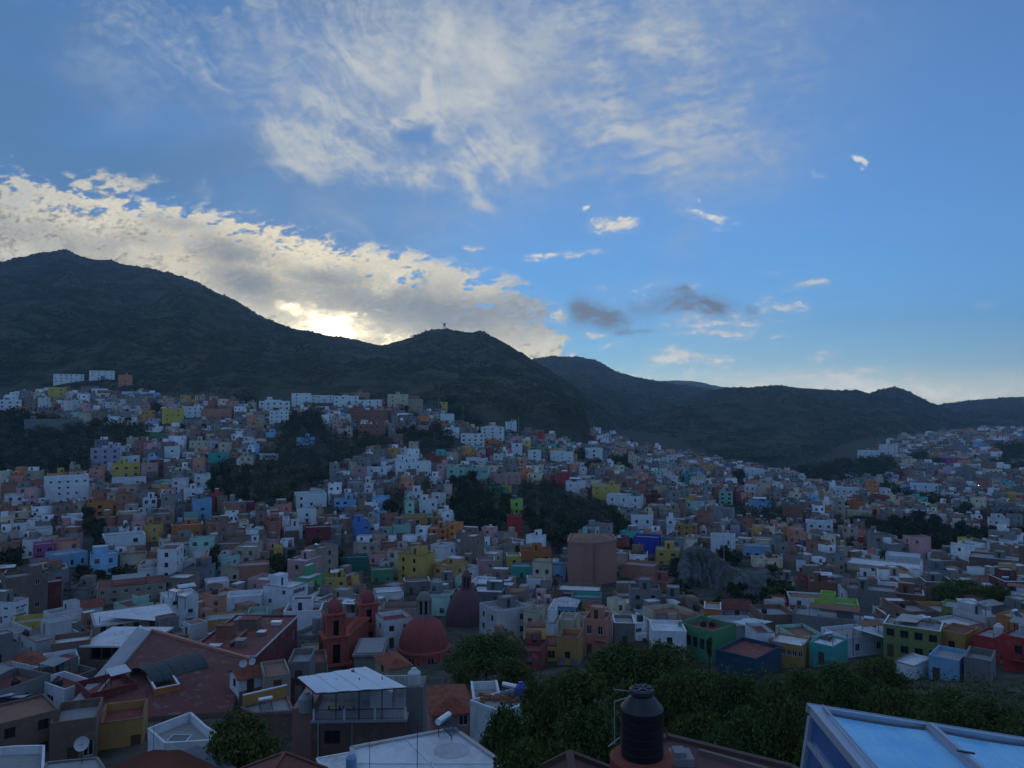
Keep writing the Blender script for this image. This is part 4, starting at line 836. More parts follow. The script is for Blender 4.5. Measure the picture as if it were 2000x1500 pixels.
# --- hill, left half
for a in ((177, 735, 221, 753, 'white', 0, 'white house with arched windows on the highest spur', 4), (108, 741, 160, 758, 'white', 0, 'white building with a grid of openings on the highest spur', 6), (96, 757, 127, 781, 'yellow', -4, 'square yellow block just below the highest spur', 3), (232, 743, 257, 764, 'salmon', 0, 'salmon house at the right end of the highest spur', 2),
          (318, 797, 357, 832, 'yellow', 0, 'deep yellow house with dark balconies at the hill top', 3), (355, 794, 395, 818, 'white', 4, 'white house with arches right of the deep yellow one', 4), (395, 799, 451, 818, 'salmon', 0, 'long orange-pink house along the hill top', 4), (56, 818, 155, 848, 'grey', 0, 'long modern house with thin red roof above the dark wood', 4),
          (0, 782, 38, 806, 'white', 0, 'white houses at the far left of the hill top', 3), (180, 874, 230, 910, 'lilac', 0, 'pale lilac-grey house beside the dark wood', 3), (224, 889, 270, 905, 'white', 0, 'white upper house standing on the yellow one', 3), (222, 904, 271, 932, 'yellow', 0, 'yellow house with six white framed windows', 3),
          (222, 932, 282, 948, 'white', 0, 'white base house under the yellow one with white window frames', 3), (277, 904, 307, 934, 'pink', 0, 'pink house right of the yellow one with white frames', 2), (408, 885, 447, 908, 'teal', 0, 'blank turquoise house high on the left hill', 1), (321, 873, 350, 898, 'white', 4, 'white cube house left of the blank turquoise house', 2),
          (371, 860, 407, 882, 'cream', 0, 'cream house with rows of tiny windows', 4), (91, 930, 168, 982, 'white', 6, 'big white and blue house below the dark wood', 5), (376, 972, 412, 1014, 'light blue', 6, 'sky blue tall house on the left hill', 2), (360, 954, 395, 984, 'white', 0, 'white house above the sky blue tall one', 2), (171, 980, 218, 1010, 'orange', 0, 'orange house above the round dark tree', 2),
          (23, 1036, 96, 1052, 'white', 0, 'long low white house with three dark windows near the left edge', 3), (67, 1058, 103, 1102, 'magenta', 4, 'purple-pink house near the left edge', 2), (93, 1074, 166, 1112, 'light blue', 22, 'light blue house with a wide roof slab near the left edge', 3), (203, 1040, 280, 1082, 'white', 6, 'large white stepped house right of the dark tree column', 2), (337, 1022, 393, 1050, 'orange', 0, 'orange house with arcade below the sky blue tall one', 4),
          (360, 1002, 386, 1022, 'mint', 0, 'mint green house beside the sky blue tall one', 1), (280, 970, 305, 1002, 'white', 0, 'slim white house with dark slit windows', 2), (284, 847, 316, 860, 'green', 0, 'green topped house under the hill-top terraces', 1), (507, 783, 565, 802, 'white', 0, 'white row house at the top left of the sun-lit ridge', 6),
          (570, 768, 607, 795, 'white', 0, 'tallest white house on the ridge below the sun', 3), (607, 772, 650, 790, 'white', 0, 'white terrace right of the tallest ridge house', 4), (652, 773, 700, 796, 'white', 0, 'white two-level ridge house with many windows', 5), (700, 782, 745, 797, 'white', 0, 'white ridge house under the orange one', 4), (687, 767, 722, 783, 'salmon', 0, 'orange-pink house on the crest of the ridge', 3),
          (757, 770, 797, 794, 'cream', 0, 'cream domed villa on the ridge', 3), (797, 780, 826, 806, 'beige', 0, 'beige house right of the domed villa', 2), (834, 785, 874, 803, 'yellow', 0, 'yellow house at the right end of the ridge', 3), (527, 802, 563, 834, 'white', 0, 'white three-storey apartment house below the ridge', 4),
          (682, 800, 757, 826, 'brick', 0, 'upper red brick terraces in the middle of the hill', 7), (700, 828, 752, 858, 'brick', 0, 'lower red brick terraces in the middle of the hill', 5), (794, 830, 837, 846, 'pink', 0, 'pink house with white coping right of the brick terraces', 5), (860, 808, 887, 826, 'white', 0, 'white house below the yellow ridge house', 2),
          (865, 835, 897, 852, 'white', 0, 'white house on the slope right of the pink one with coping', 2), (580, 854, 614, 873, 'light blue', 0, 'light blue house in the hazy green gully', 2), (507, 885, 543, 901, 'white', 0, 'white house at the left rim of the green gully', 2), (689, 910, 716, 936, 'pink', 0, 'dusky pink house at the right rim of the green gully', 2), (716, 912, 756, 936, 'white', 0, 'white house joined to the dusky pink one', 2),
          (771, 902, 842, 930, 'white', 4, 'white modern house with large dark windows', 5), (872, 914, 910, 946, 'mint', 0, 'mint green house with arched windows', 3), (911, 914, 953, 946, 'mint', 0, 'second mint green house joined on the right', 3), (575, 962, 637, 992, 'white', 6, 'white stepped house at the foot of the green gully', 3), (580, 996, 617, 1024, 'white', 4, 'white plain house just below the stepped one', 1),
          (688, 1016, 722, 1056, 'blue', 10, 'vivid blue house in mid slope', 2), (653, 973, 695, 1000, 'light blue', 0, 'greyish blue house above the vivid blue one', 3), (783, 1007, 835, 1028, 'ochre', 0, 'low ochre house with three small windows', 4), (841, 1006, 862, 1026, 'ochre', 0, 'narrow ochre house beside the low ochre one', 2), (839, 1028, 873, 1058, 'orange', 0, 'burnt orange house below the narrow ochre one', 2),
          (818, 976, 854, 1005, 'white', 4, 'white house with four dark square windows by the dark grove', 2), (790, 958, 826, 977, 'white', 0, 'white gable house above the one with four square windows', 2), (767, 1020, 802, 1058, 'mint', 6, 'pale green house left of the burnt orange one', 2), (597, 1026, 645, 1072, 'dark red', 0, 'dark red house in mid slope', 1), (623, 1040, 666, 1070, 'grey', 0, 'grey house in front of the dark red one', 2),
          (535, 1064, 552, 1094, 'yellow', 0, 'narrow yellow house with a lit window', 1), (553, 1024, 590, 1052, 'white', 4, 'white house left of the dark red one', 1), (900, 846, 946, 872, 'white', 0, 'white broad house on the right shoulder of the hill', 5), (939, 834, 985, 862, 'white', 0, 'white three-level block on the right shoulder', 3), (987, 824, 1009, 851, 'white', 0, 'white tower house on the right shoulder', 1),
          (944, 860, 975, 875, 'orange', 0, 'orange house under the white three-level block', 2), (999, 865, 1020, 892, 'white', 0, 'white narrow house right of the orange one', 1), (1031, 880, 1057, 903, 'white', 0, 'white house left of the wide white terrace', 2), (1073, 881, 1120, 906, 'white', 4, 'wide white terrace house on the right shoulder', 4), (1143, 875, 1177, 902, 'white', 0, 'white house standing free among trees', 2),
          (910, 893, 953, 908, 'white', 0, 'white house with arches above the mint houses', 3), (956, 924, 1018, 947, 'pink', 0, 'long pink house right of the mint houses', 4), (953, 949, 993, 972, 'green', 0, 'mossy green house under the long pink one', 2), (997, 975, 1021, 1006, 'lime green', 0, 'bright green narrow house between dark groves', 2), (990, 1007, 1019, 1043, 'red', 0, 'red house with white window frames between dark groves', 2),
          (1227, 888, 1244, 916, 'cream', 0, 'slim cream tower house among trees', 1), (1157, 946, 1211, 979, 'yellow', 0, 'large yellow house above the rocky grove', 4), (1185, 966, 1257, 995, 'white', -8, 'large white house with red awning right of the yellow one', 4), (1105, 939, 1143, 964, 'white', 0, 'white house left of the large yellow one', 2), (1113, 928, 1164, 939, 'mint', 0, 'pale teal strip house above the large yellow one', 4),
          (1087, 925, 1112, 954, 'red', 0, 'red house above the wooded slope', 1), (1262, 962, 1290, 984, 'dark red', 0, 'dark red house right of the large white one', 1), (1233, 1008, 1275, 1038, 'white', 0, 'white house with tall windows above the royal blue one', 3), (1237, 1046, 1291, 1082, 'royal blue', -8, 'royal blue house with white window frames', 3), (1281, 1068, 1328, 1108, 'yellow', -4, 'pale yellow house with dark arches by the cliff', 2),
          (1320, 1020, 1362, 1049, 'ochre', 0, 'apricot house with tall windows above the cliff', 4), (1337, 924, 1354, 947, 'teal', 0, 'small turquoise house on the far slope', 1), (1287, 991, 1328, 1016, 'beige', 0, 'beige house above the apricot one', 3), (1302, 1010, 1317, 1050, 'white', 0, 'narrow white house left of the apricot one', 1), (1389, 1044, 1436, 1086, 'white', -4, 'white block house standing on the cliff edge', 3),
          (1453, 1062, 1504, 1091, 'light blue', 0, 'light blue house right of the cliff', 4), (1455, 947, 1484, 970, 'white', 0, 'white cube on the far right slope', 3), (1457, 916, 1492, 935, 'white', 0, 'white long house at the end of the far ridge', 4), (1463, 977, 1506, 994, 'light blue', 0, 'pale blue low house on the far right slope', 4), (1405, 959, 1431, 987, 'mint', 0, 'pale mint stepped house on the far right slope', 3),
          (1576, 1018, 1625, 1045, 'white', 4, 'white angular house on the right slope', 3), (1633, 952, 1677, 972, 'white', 0, 'white long house beside the right-hand wood', 4), (1657, 980, 1695, 997, 'orange', 0, 'orange house above the cream one on the right slope', 4), (1657, 998, 1701, 1018, 'cream', 0, 'cream house under the orange one on the right slope', 4), (1553, 1064, 1590, 1082, 'royal blue', 0, 'navy blue house on the right slope', 2),
          (1530, 990, 1567, 1023, 'brick', 0, 'brick brown house on the right slope', 2), (1427, 1026, 1445, 1052, 'lilac', 0, 'small lilac house behind the cliff edge block', 1), (1557, 1095, 1572, 1121, 'white', 0, 'tiny white tower house on the right slope', 1), (1781, 945, 1835, 970, 'white', 0, 'white villas in the middle of the far right hill', 4), (1956, 962, 1996, 981, 'yellow', 0, 'yellow house near the right edge in the trees', 3),
          (1719, 868, 1752, 887, 'white', 0, 'white block on the crest of the far right hill', 3), (1677, 880, 1717, 896, 'white', 0, 'white stepped houses on the crest of the far right hill', 4), (1832, 892, 1872, 908, 'magenta', 0, 'magenta house on the far right hill', 4), (1648, 927, 1687, 939, 'white', 0, 'white villa with pink roof inside the right-hand wood', 3), (1657, 1056, 1688, 1074, 'red', 0, 'dark orange-red house on the right slope', 2)):
    _r = random.Random(a[0] * 31 + a[1])
    P_(*a[:7], n=max(1, a[7] - (_r.random() < .5)), skip=_r.uniform(.08, .3), ww=_r.choice((.8, 1.1, 1.5)), wh=_r.choice((1.0, 1.3, 1.6)), ref=SHORT.get(a[6]), cabin=int(_r.random() < .55), step=(2.5 + _r.random() * 3, 2.2, 1.5 + _r.random() * 2.5, _r.choice((a[4], 'grey', 'brown'))) if _r.random() < .4 and a[2] - a[0] > 26 else None)
NAMEREF = {}
for a, k in HAND:
    k = dict(k); 
    place(*a, **k)
# ================================================================ LANDMARKS
REDST = plaster((.42, .09, .06), dirt=.5, key='redstone', spots=.1); PURPST = plaster((.16, .055, .055), dirt=.6, key='purpstone', spots=.15)
DOMER = plaster((.28, .055, .048), dirt=.55, key='domered', scale=.6); DOMEP = plaster((.115, .045, .055), dirt=.5, key='domepurple', scale=.6)
STONE = plaster((.23, .20, .17), dirt=.7, key='stone', spots=.3); VOID = flat((.01, .01, .012), rough=.9, key='void', spec=.1); TRIMR = plaster((.36, .14, .09), dirt=.4, key='trimred')
def arch_pts(w, h, n=7):
    """upright arch outline, x centred, z from 0"""
    r = w / 2; return [(-r, 0), (r, 0)] + [(r * math.cos(math.pi * i / n), h - r + r * math.sin(math.pi * i / n)) for i in range(n + 1)]
def arch_panel(name, parent, loc, rz, w, h, mats, frame=.12, depth=.06):
    """dark arched opening set in a raised surround, facing -y"""
    mb = MB(); o = arch_pts(w + 2 * frame, h + frame); i_ = arch_pts(w, h)
    n = len(o)
    for k in range(1, n):
        j = (k + 1) % n if k < n - 1 else 0
        if k == n - 1: j = 0
        mb.quad((o[k][0], -depth, o[k][1]), (o[j][0], -depth, o[j][1]), (i_[j][0], -depth, i_[j][1]), (i_[k][0], -depth, i_[k][1]), 0)
        mb.quad((o[j][0], -depth, o[j][1]), (o[k][0], -depth, o[k][1]), (o[k][0], .1, o[k][1]), (o[j][0], .1, o[j][1]), 0)
    mb.poly([(p[0], -.012, p[1]) for p in i_], 1)
    return mb.build(name, mats, parent, loc, (0, 0, rz))
def dome_prof(r, h, n=10, k=1.15): return [(r * math.cos(math.pi / 2 * (i / n) ** k) + .001, h * math.sin(math.pi / 2 * (i / n) ** k)) for i in range(n + 1)]
def church_tower(root, x, y, zb, w, hb, tiers, cup, rz):
    """belfry tower: body to hb, then open tiers, each its own part with arched openings, then a cupola"""
    b = MB(); b.box(-w / 2, w / 2, -w / 2, w / 2, 0, hb)
    for s1 in (-1, 1):
        for s2 in (-1, 1): b.box(s1 * w / 2 - .35, s1 * w / 2 + .35, s2 * w / 2 - .35, s2 * w / 2 + .35, .02, hb - .3)
    b.box(-w / 2 - .5, w / 2 + .5, -w / 2 - .5, w / 2 + .5, hb - .3, hb + .12)
    t = b.build('tower', REDST, root, (x, y, zb), (0, 0, rz)); z = hb + .12
    for (tw, th) in tiers:
        m = MB(); q = tw / 2; c = tw * .32
        for s1 in (-1, 1):
            for s2 in (-1, 1):
                m.box(s1 * (q - c) if s1 > 0 else -q, q if s1 > 0 else -q + c, s2 * (q - c) if s2 > 0 else -q, q if s2 > 0 else -q + c, 0, th)
                m.tube((s1 * (q - .05), s2 * (q + .12), .1), (s1 * (q - .05), s2 * (q + .12), th - .1), .16, n=8); m.tube((s1 * (q - c), s2 * (q + .12), .1), (s1 * (q - c), s2 * (q + .12), th - .1), .14, n=8)
        m.box(-q + .02, q - .02, -q + .02, q - .02, th * .74, th); m.box(-q + .3, q - .3, -q + .3, q - .3, 0, th * .74, 1); m.box(-q + c, q - c, -q + .5, q - .5, 0, .8)
        m.box(-q - .35, q + .35, -q - .35, q + .35, th, th + .28); m.box(-q + c * .9, q - c * .9, -.15, .15, .7, th * .8, 1)
        m.build('belfry', [REDST, VOID], t, (0, 0, z)); z += th + .28
    w2 = tiers[-1][0] * .46
    c = MB(); c.lathe([(w2 * 1.02, 0), (w2 * 1.02, .5)] + [(r_, .5 + z_) for r_, z_ in dome_prof(w2 * .95, cup)], 12)
    c.lathe([(.18, cup + .4), (.25, cup + .7), (.1, cup + 1.0)], 8); c.build('cupola', DOMER, t, (0, 0, z))
    for s1 in (-1, 1):
        for s2 in (-1, 1):
            f = MB(); f.lathe([(.2, 0), (.26, .3), (.12, .7), (.2, .9), (.02, 1.25)], 6); f.build('finial', STONE, t, (s1 * w2 * 1.0, s2 * w2 * 1.0, z))
    k = MB(); zz = z + cup + .9; k.box(-.05, .05, -.05, .05, 0, 1.3); k.box(-.4, .4, -.04, .04, .7, .8); k.build('cross', FRAME_D, t, (0, 0, zz))
    for sx in (-1, 1): arch_panel('belfry_window', t, (sx * w * .22, -w / 2 - .01, hb * .35), 0, .7, hb * .45, [TRIMR, VOID])
    return t
def big_dome(root, x, y, zb, r, hdrum, hdome, domem, drumm, lantern, nwin, ribs=16):
    d = MB(); d.lathe([(r + .5, -6), (r + .5, 0), (r + .1, .02), (r + .1, hdrum - .5), (r + .45, hdrum - .45), (r + .45, hdrum)], 32)
    dr = d.build('drum', drumm, root, (x, y, zb))
    for i in range(nwin):
        a = 2 * math.pi * (i + .5) / nwin; rr = r * math.cos(math.pi / 32) + .1
        arch_panel('drum_window', dr, (math.sin(a) * rr, -math.cos(a) * rr, hdrum * .12), a, 1.1 if nwin < 12 else .9, hdrum * .68, [STONE if nwin < 12 else drumm, GLASS if nwin < 12 else VOID])
        a2 = 2 * math.pi * i / nwin; p = MB(); p.box(-.22, .22, -.16, .2, 0, hdrum - .5); p.build('pilaster', drumm, dr, (math.sin(a2) * (r + .15), -math.cos(a2) * (r + .15), 0), (0, 0, a2))
    do = MB(); pr = dome_prof(r, hdome, 14); n = 48
    b = 0
    for (rr, z) in pr:
        for i in range(n):
            a = 2 * math.pi * i / n; k = 1.0 + (.035 if i % 3 == 0 else 0.0); do.V.append((rr * k * math.cos(a), rr * k * math.sin(a), z))
    for kk in range(len(pr) - 1):
        for i in range(n):
            j = (i + 1) % n; do.F.append((kk * n + i, kk * n + j, (kk + 1) * n + j, (kk + 1) * n + i)); do.M.append(0)
    o = do.build('dome', domem, root, (x, y, zb + hdrum), smooth=False)
    lr, lh = lantern; l = MB(); l.lathe([(lr * 1.25, -.5), (lr * 1.25, .4)], 12, cap=True)
    for i in range(8):
        a = 2 * math.pi * i / 8; l.tube((lr * math.cos(a), lr * math.sin(a), .4), (lr * math.cos(a), lr * math.sin(a), lh * .72), lr * .2, n=6)
    l.lathe([(lr * .7, .4), (lr * .7, lh * .72)], 8, 1); l.lathe([(lr * 1.2, lh * .72), (lr * 1.2, lh * .8)] + [(a_, lh * .8 + b_) for a_, b_ in dome_prof(lr * 1.0, lh * .28, 5)], 12)
    l.box(-.05, .05, -.05, .05, lh * 1.05, lh * 1.05 + 1.2); l.box(-.3, .3, -.04, .04, lh * 1.05 + .6, lh * 1.05 + .7)
    l.build('lantern', [STONE if ribs else drumm, VOID], o, (0, 0, hdome - .1))
def keep(x0, y0, x1, y1, D, ref=None):
    KEEP.append((x0, y0, x1, y1, D))
    if ref: REFS.append((ref, (x0 + x1) / 2, (y0 + y1) / 2))
def foot(cx, cy, hw, hd, rz): FOOT.append((cx, cy, hw, hd, rz))
# ---- twin towered church with its dome
def church():
    D = 140; p = at(653, 1318, D); gz = hz(p.x, p.y)
    r = empty('church', (p.x, p.y, gz), 0, 'red stone church with two belfry towers and a ribbed red dome', 'church')
    L = lambda px, py, D_: (lambda q: (q.x - p.x, q.y - p.y, q.z - gz))(at(px, py, D_))
    # front tower
    x, y, z = L(652, 1318, 141); t1 = church_tower(r, x, y, -2, 4.7, at(652, 1290, 141).z - gz + 2, [(4.4, 4.6), (3.5, 3.7)], 1.8, R(24))
    x2, y2, z2 = L(716, 1268, 158); t2 = church_tower(r, x2, y2, -2, 4.9, at(716, 1264, 158).z - gz + 2, [(4.6, 5.0), (3.7, 3.7)], 1.9, R(24))
    m = MB(); q = Vector((x2 - x, y2 - y, 0)); a = math.atan2(q.y, q.x); Lw = q.length
    zf = at(690, 1225, 150).z - gz; m.box(2.2, Lw - 2.2, -1.2, 1.2, -3, zf); m.box(2.0, Lw - 2.0, -1.5, 1.5, zf, zf + .4); m.poly([(3, -1.21, zf + .4), (Lw - 3, -1.21, zf + .4), (Lw / 2, -1.21, zf + 2)]); m.poly([(Lw - 3, 1.21, zf + .4), (3, 1.21, zf + .4), (Lw / 2, 1.21, zf + 2)])
    m.build('gable_wall', REDST, r, (x, y, 0), (0, 0, a))
    # dome
    xd, yd, zd = L(828, 1306, 148); rr = 46.5 / F * 148
    n = MB(); zr = at(740, 1272, 140).z - gz; x5, y5, _ = L(735, 1300, 137)
    n.box(0, xd - x5 - 2.2, 0, 9.5, -4, zr); n.box(-.3, xd - x5 - 1.9, -.3, 9.8, zr, zr + .35); n.build('nave', [STONE], r, (x5 - 4, y5, 0), (0, 0, R(4)))
    rf = MB(); rf.box(0, xd - x5 - 2.6, .3, 8.9, zr + .352, zr + .6); rf.build('nave_roof', roofm('concrete'), r, (x5 - 3.7, y5, 0), (0, 0, R(4)))
    big_dome(r, xd, yd, zd, rr, (1306 - 1262) / F * 148, (1262 - 1203) / F * 148, DOMER, REDST, (1.25, (1203 - 1160) / F * 148), 8)
    ab = MB(); ab.prism([((rr + 1.2) * math.cos(math.pi / 8 + k * math.pi / 4), (rr + 1.2) * math.sin(math.pi / 8 + k * math.pi / 4)) for k in range(8)], -5, 0); ab.build('dome_base', STONE, r, (xd, yd, zd - .3))
    keep(616, 1170, 686, 1318, 138, 'red stone church towers'); keep(690, 1154, 742, 1300, 155); keep(776, 1158, 878, 1330, 142, 'ribbed red dome')
    for (a_, b_, c_) in ((652, 141, 4), (716, 158, 4), (690, 150, 5), (828, 148, 8), (760, 142, 9), (790, 142, 7)): q = at(a_, 1300, b_); foot(q.x, q.y, c_, c_, 0)
church()
def church2():
    D = 186; p = at(911, 1234, D); gz = hz(p.x, p.y); r = empty('domed_church', (p.x, p.y, gz), 0, 'purple-brown ribbed church dome on an arcaded drum behind the red dome', 'church')
    rr = 39.5 / F * D; z = p.z - gz
    big_dome(r, 0, 0, z, rr, 17 / F * D, 66 / F * D, DOMEP, PURPST, (.95, 34 / F * D), 16, ribs=0)
    b = MB(); b.prism([((rr + 1.2) * math.cos(math.pi / 8 + k * math.pi / 4), (rr + 1.2) * math.sin(math.pi / 8 + k * math.pi / 4)) for k in range(8)], -4, z - .3); b.build('dome_base', PURPST, r)
    keep(868, 1118, 955, 1238, 182, 'purple-brown church dome'); foot(p.x, p.y, 7.5, 7.5, 0)
church2()
# ---- windowless concert hall
def hall():
    D = 232; p0 = at(1110, 1152, D); p1 = at(1209, 1152, D); gz = min(hz(p0.x, D), p0.z); w = p1.x - p0.x; h = at(1160, 1063, D).z - gz
    c = empty('concert_hall', ((p0.x + p1.x) / 2, D, gz), 0, 'huge windowless pinkish-brown faceted block standing in front of the wooded slope', 'building')
    m = plaster((.40, .18, .13), dirt=.3, key='hallwall', scale=.5)
    pts = [(-w / 2, 2), (-w * .16, 0), (w * .12, .8), (w / 2, 5.5), (w / 2, 15), (-w / 2 + 2, 16)]
    b = MB(); b.prism(pts, -6, h); b.build('wall', m, c)
    par = MB(); k = len(pts)
    for i in range(k):
        a, e = pts[i], pts[(i + 1) % k]; par.bar((a[0], a[1], h + .3), (e[0], e[1], h + .3), .5, h=.6)
    par.build('parapet', m, c)
    rf = MB(); rf.poly([(p_[0] * .5, p_[1] * .5 + 4, h + 1.3) for p_ in pts]);
    for i in range(k):
        a, e = pts[i], pts[(i + 1) % k]; rf.quad((a[0] * .97, a[1] * .97 + .2, h + .2), (e[0] * .97, e[1] * .97 + .2, h + .2), (e[0] * .5, e[1] * .5 + 4, h + 1.3), (a[0] * .5, a[1] * .5 + 4, h + 1.3))
    rf.build('roof', roofm('rust'), c)
    for x in (-w * .17, w * .03): s_ = MB(); s_.box(x, x + .25, -.35 if x < 0 else -.1, 1.5, -4, h - .3); s_.build('rib', m, c)
    keep(1110, 1058, 1212, 1150, D, 'huge windowless block'); foot((p0.x + p1.x) / 2, D + 8, w / 2, 9, 0)
hall()
# ---- gallery house: white flat roof over a dark open gallery
def gallery():
    D = 127; a = at(104, 1296, D); b = at(296, 1296, D); gz = a.z; w = at(296, 0, D).x - at(176, 0, D).x; x0 = at(176, 0, D).x
    h = at(230, 1263, D).z - gz; c = empty('gallery_house', (x0, D, gz), R(-1), 'long brown house with a dark open gallery under a flat whitewashed roof', 'house')
    wm = wallm('brown'); m = MB(); m.box(0, w, 3.0, 3.3, -3, h); m.box(0, .3, 0, 3, -3, h); m.box(w - .3, w, 0, 3, -3, h); m.box(.3, w - .3, 0, .25, -3, .6); m.box(0, w, 3.3, 10, -3, h - .05); m.build('wall', wm, c)
    r = MB(); r.box(-.3, w + .3, -.4, 10.4, h, h + .28); r.build('roof', roofm('white'), c)
    for i in range(1, 6): p = MB(); p.box(-.12, .12, 0, .24, .6, h - .002); p.build('post', FRAME_D, c, (w * i / 6, .02, 0))
    g_ = MB(); g_.box(.35, w - .35, 2.9, 2.995, .05, h - .1); g_.build('back_wall', VOID, c)  # near-black sheet before the rear wall, painting in the gallery's shade
    keep(176, 1252, 296, 1296, D); foot(x0 + w / 2, D + 5, w / 2, 6, 0)
gallery()
# ---- market hall with a broad red roof and a dark curved canopy
def red_hall():
    A_ = at(150, 1352, 92); B_ = at(296, 1278, 122); C_ = at(488, 1312, 112); E_ = at(452, 1352, 96); r = empty('market_hall', (at(300, 1350, 95).x, 95, hz(at(300, 1350, 95).x, 95)), 0, 'broad hall with a worn dark red roof and a grey sloping parapet', 'hall')
    o = Vector(r.location); rm = plaster((.15, .04, .03), dirt=.7, key='hallroof', scale=.5, spots=.3); Z = at(300, 1325, 103).z
    c = [Vector((A_.x, A_.y, Z - 1.2)), Vector((B_.x, B_.y, Z + .6)), Vector((C_.x, C_.y, Z - .6)), Vector((E_.x, E_.y, Z - 1.6))]
    m = MB(); cc = sum(c, Vector()) / 4 + Vector((0, 0, 1.0))
    for i in range(4): m.poly([tuple(c[i] - o), tuple(c[(i + 3) % 4] - o), tuple(cc - o)])
    m.build('roof', rm, r)
    wl = MB()
    for i in range(4):
        a, b = c[i] - o, c[(i + 1) % 4] - o; wl.quad((b.x, b.y, -6), (a.x, a.y, -6), (a.x, a.y, a.z - .02), (b.x, b.y, b.z - .02)); 
    wl.build('wall', wallm('brown'), r)
    pm = MB(); a, b = c[0] - o, c[1] - o
    n_ = Vector((-(b - a).y, (b - a).x, 0)).normalized()
    for k in range(2):
        s = a + (b - a) * (k * .5); e = a + (b - a) * (k * .5 + .5); pm.poly([tuple(s + n_ * .1), tuple(s + n_ * 2.2 + Vector((0, 0, .5))), tuple(e + n_ * 2.2 + Vector((0, 0, .5 + k * .3))), tuple(e + n_ * .1)][::-1])
        pm.bar(s + n_ * .05 + Vector((0, 0, .2)), e + n_ * .05 + Vector((0, 0, .2)), .25, h=.5)
    pm.build('parapet', plaster((.36, .36, .38), key='greypar', dirt=.4), r)
    cp = MB(); b, d = c[1] - o, c[2] - o; cp.bar(b + Vector((0, 0, .15)), d + Vector((0, 0, .15)), .5, h=.5); cp.build('coping', wallm('salmon'), r)
    keep(160, 1280, 490, 1366, 96, 'broad red-roofed hall'); q = at(320, 1330, 106); foot(q.x, q.y, 14, 13, 0)
    # curved tarpaulin vault standing on the roof
    q = at(318, 1346, 104); Zc = Z - .3; cv = empty('vault_canopy', (q.x, q.y + 2, Zc), R(52), 'dark green-grey curved tarpaulin canopy open at its front end', 'canopy')
    v = MB(); n = 10; W_, H_, Ln = 3.1, 1.7, 8.0
    for i in range(n):
        a0, a1 = math.pi * i / n, math.pi * (i + 1) / n
        P0 = (0, -W_ * math.cos(a0), H_ * math.sin(a0)); P1 = (0, -W_ * math.cos(a1), H_ * math.sin(a1))
        for k in range(5):
            xa, xb = -Ln / 2 + Ln * k / 5, -Ln / 2 + Ln * (k + 1) / 5 - .06
            v.quad((xa, P0[1], P0[2]), (xb, P0[1], P0[2]), (xb, P1[1], P1[2]), (xa, P1[1], P1[2]))
    v.build('tarpaulin', plaster((.055, .07, .07), key='tarp', dirt=.5), cv)
    for k in range(4):
        rb = MB(); x = -Ln / 2 + Ln * k / 3
        for i in range(n): a0, a1 = math.pi * i / n, math.pi * (i + 1) / n; rb.bar((x, -W_ * .98 * math.cos(a0), H_ * .98 * math.sin(a0)), (x, -W_ * .98 * math.cos(a1), H_ * .98 * math.sin(a1)), .07)
        rb.build('hoop', FRAME_D, cv)
red_hall()
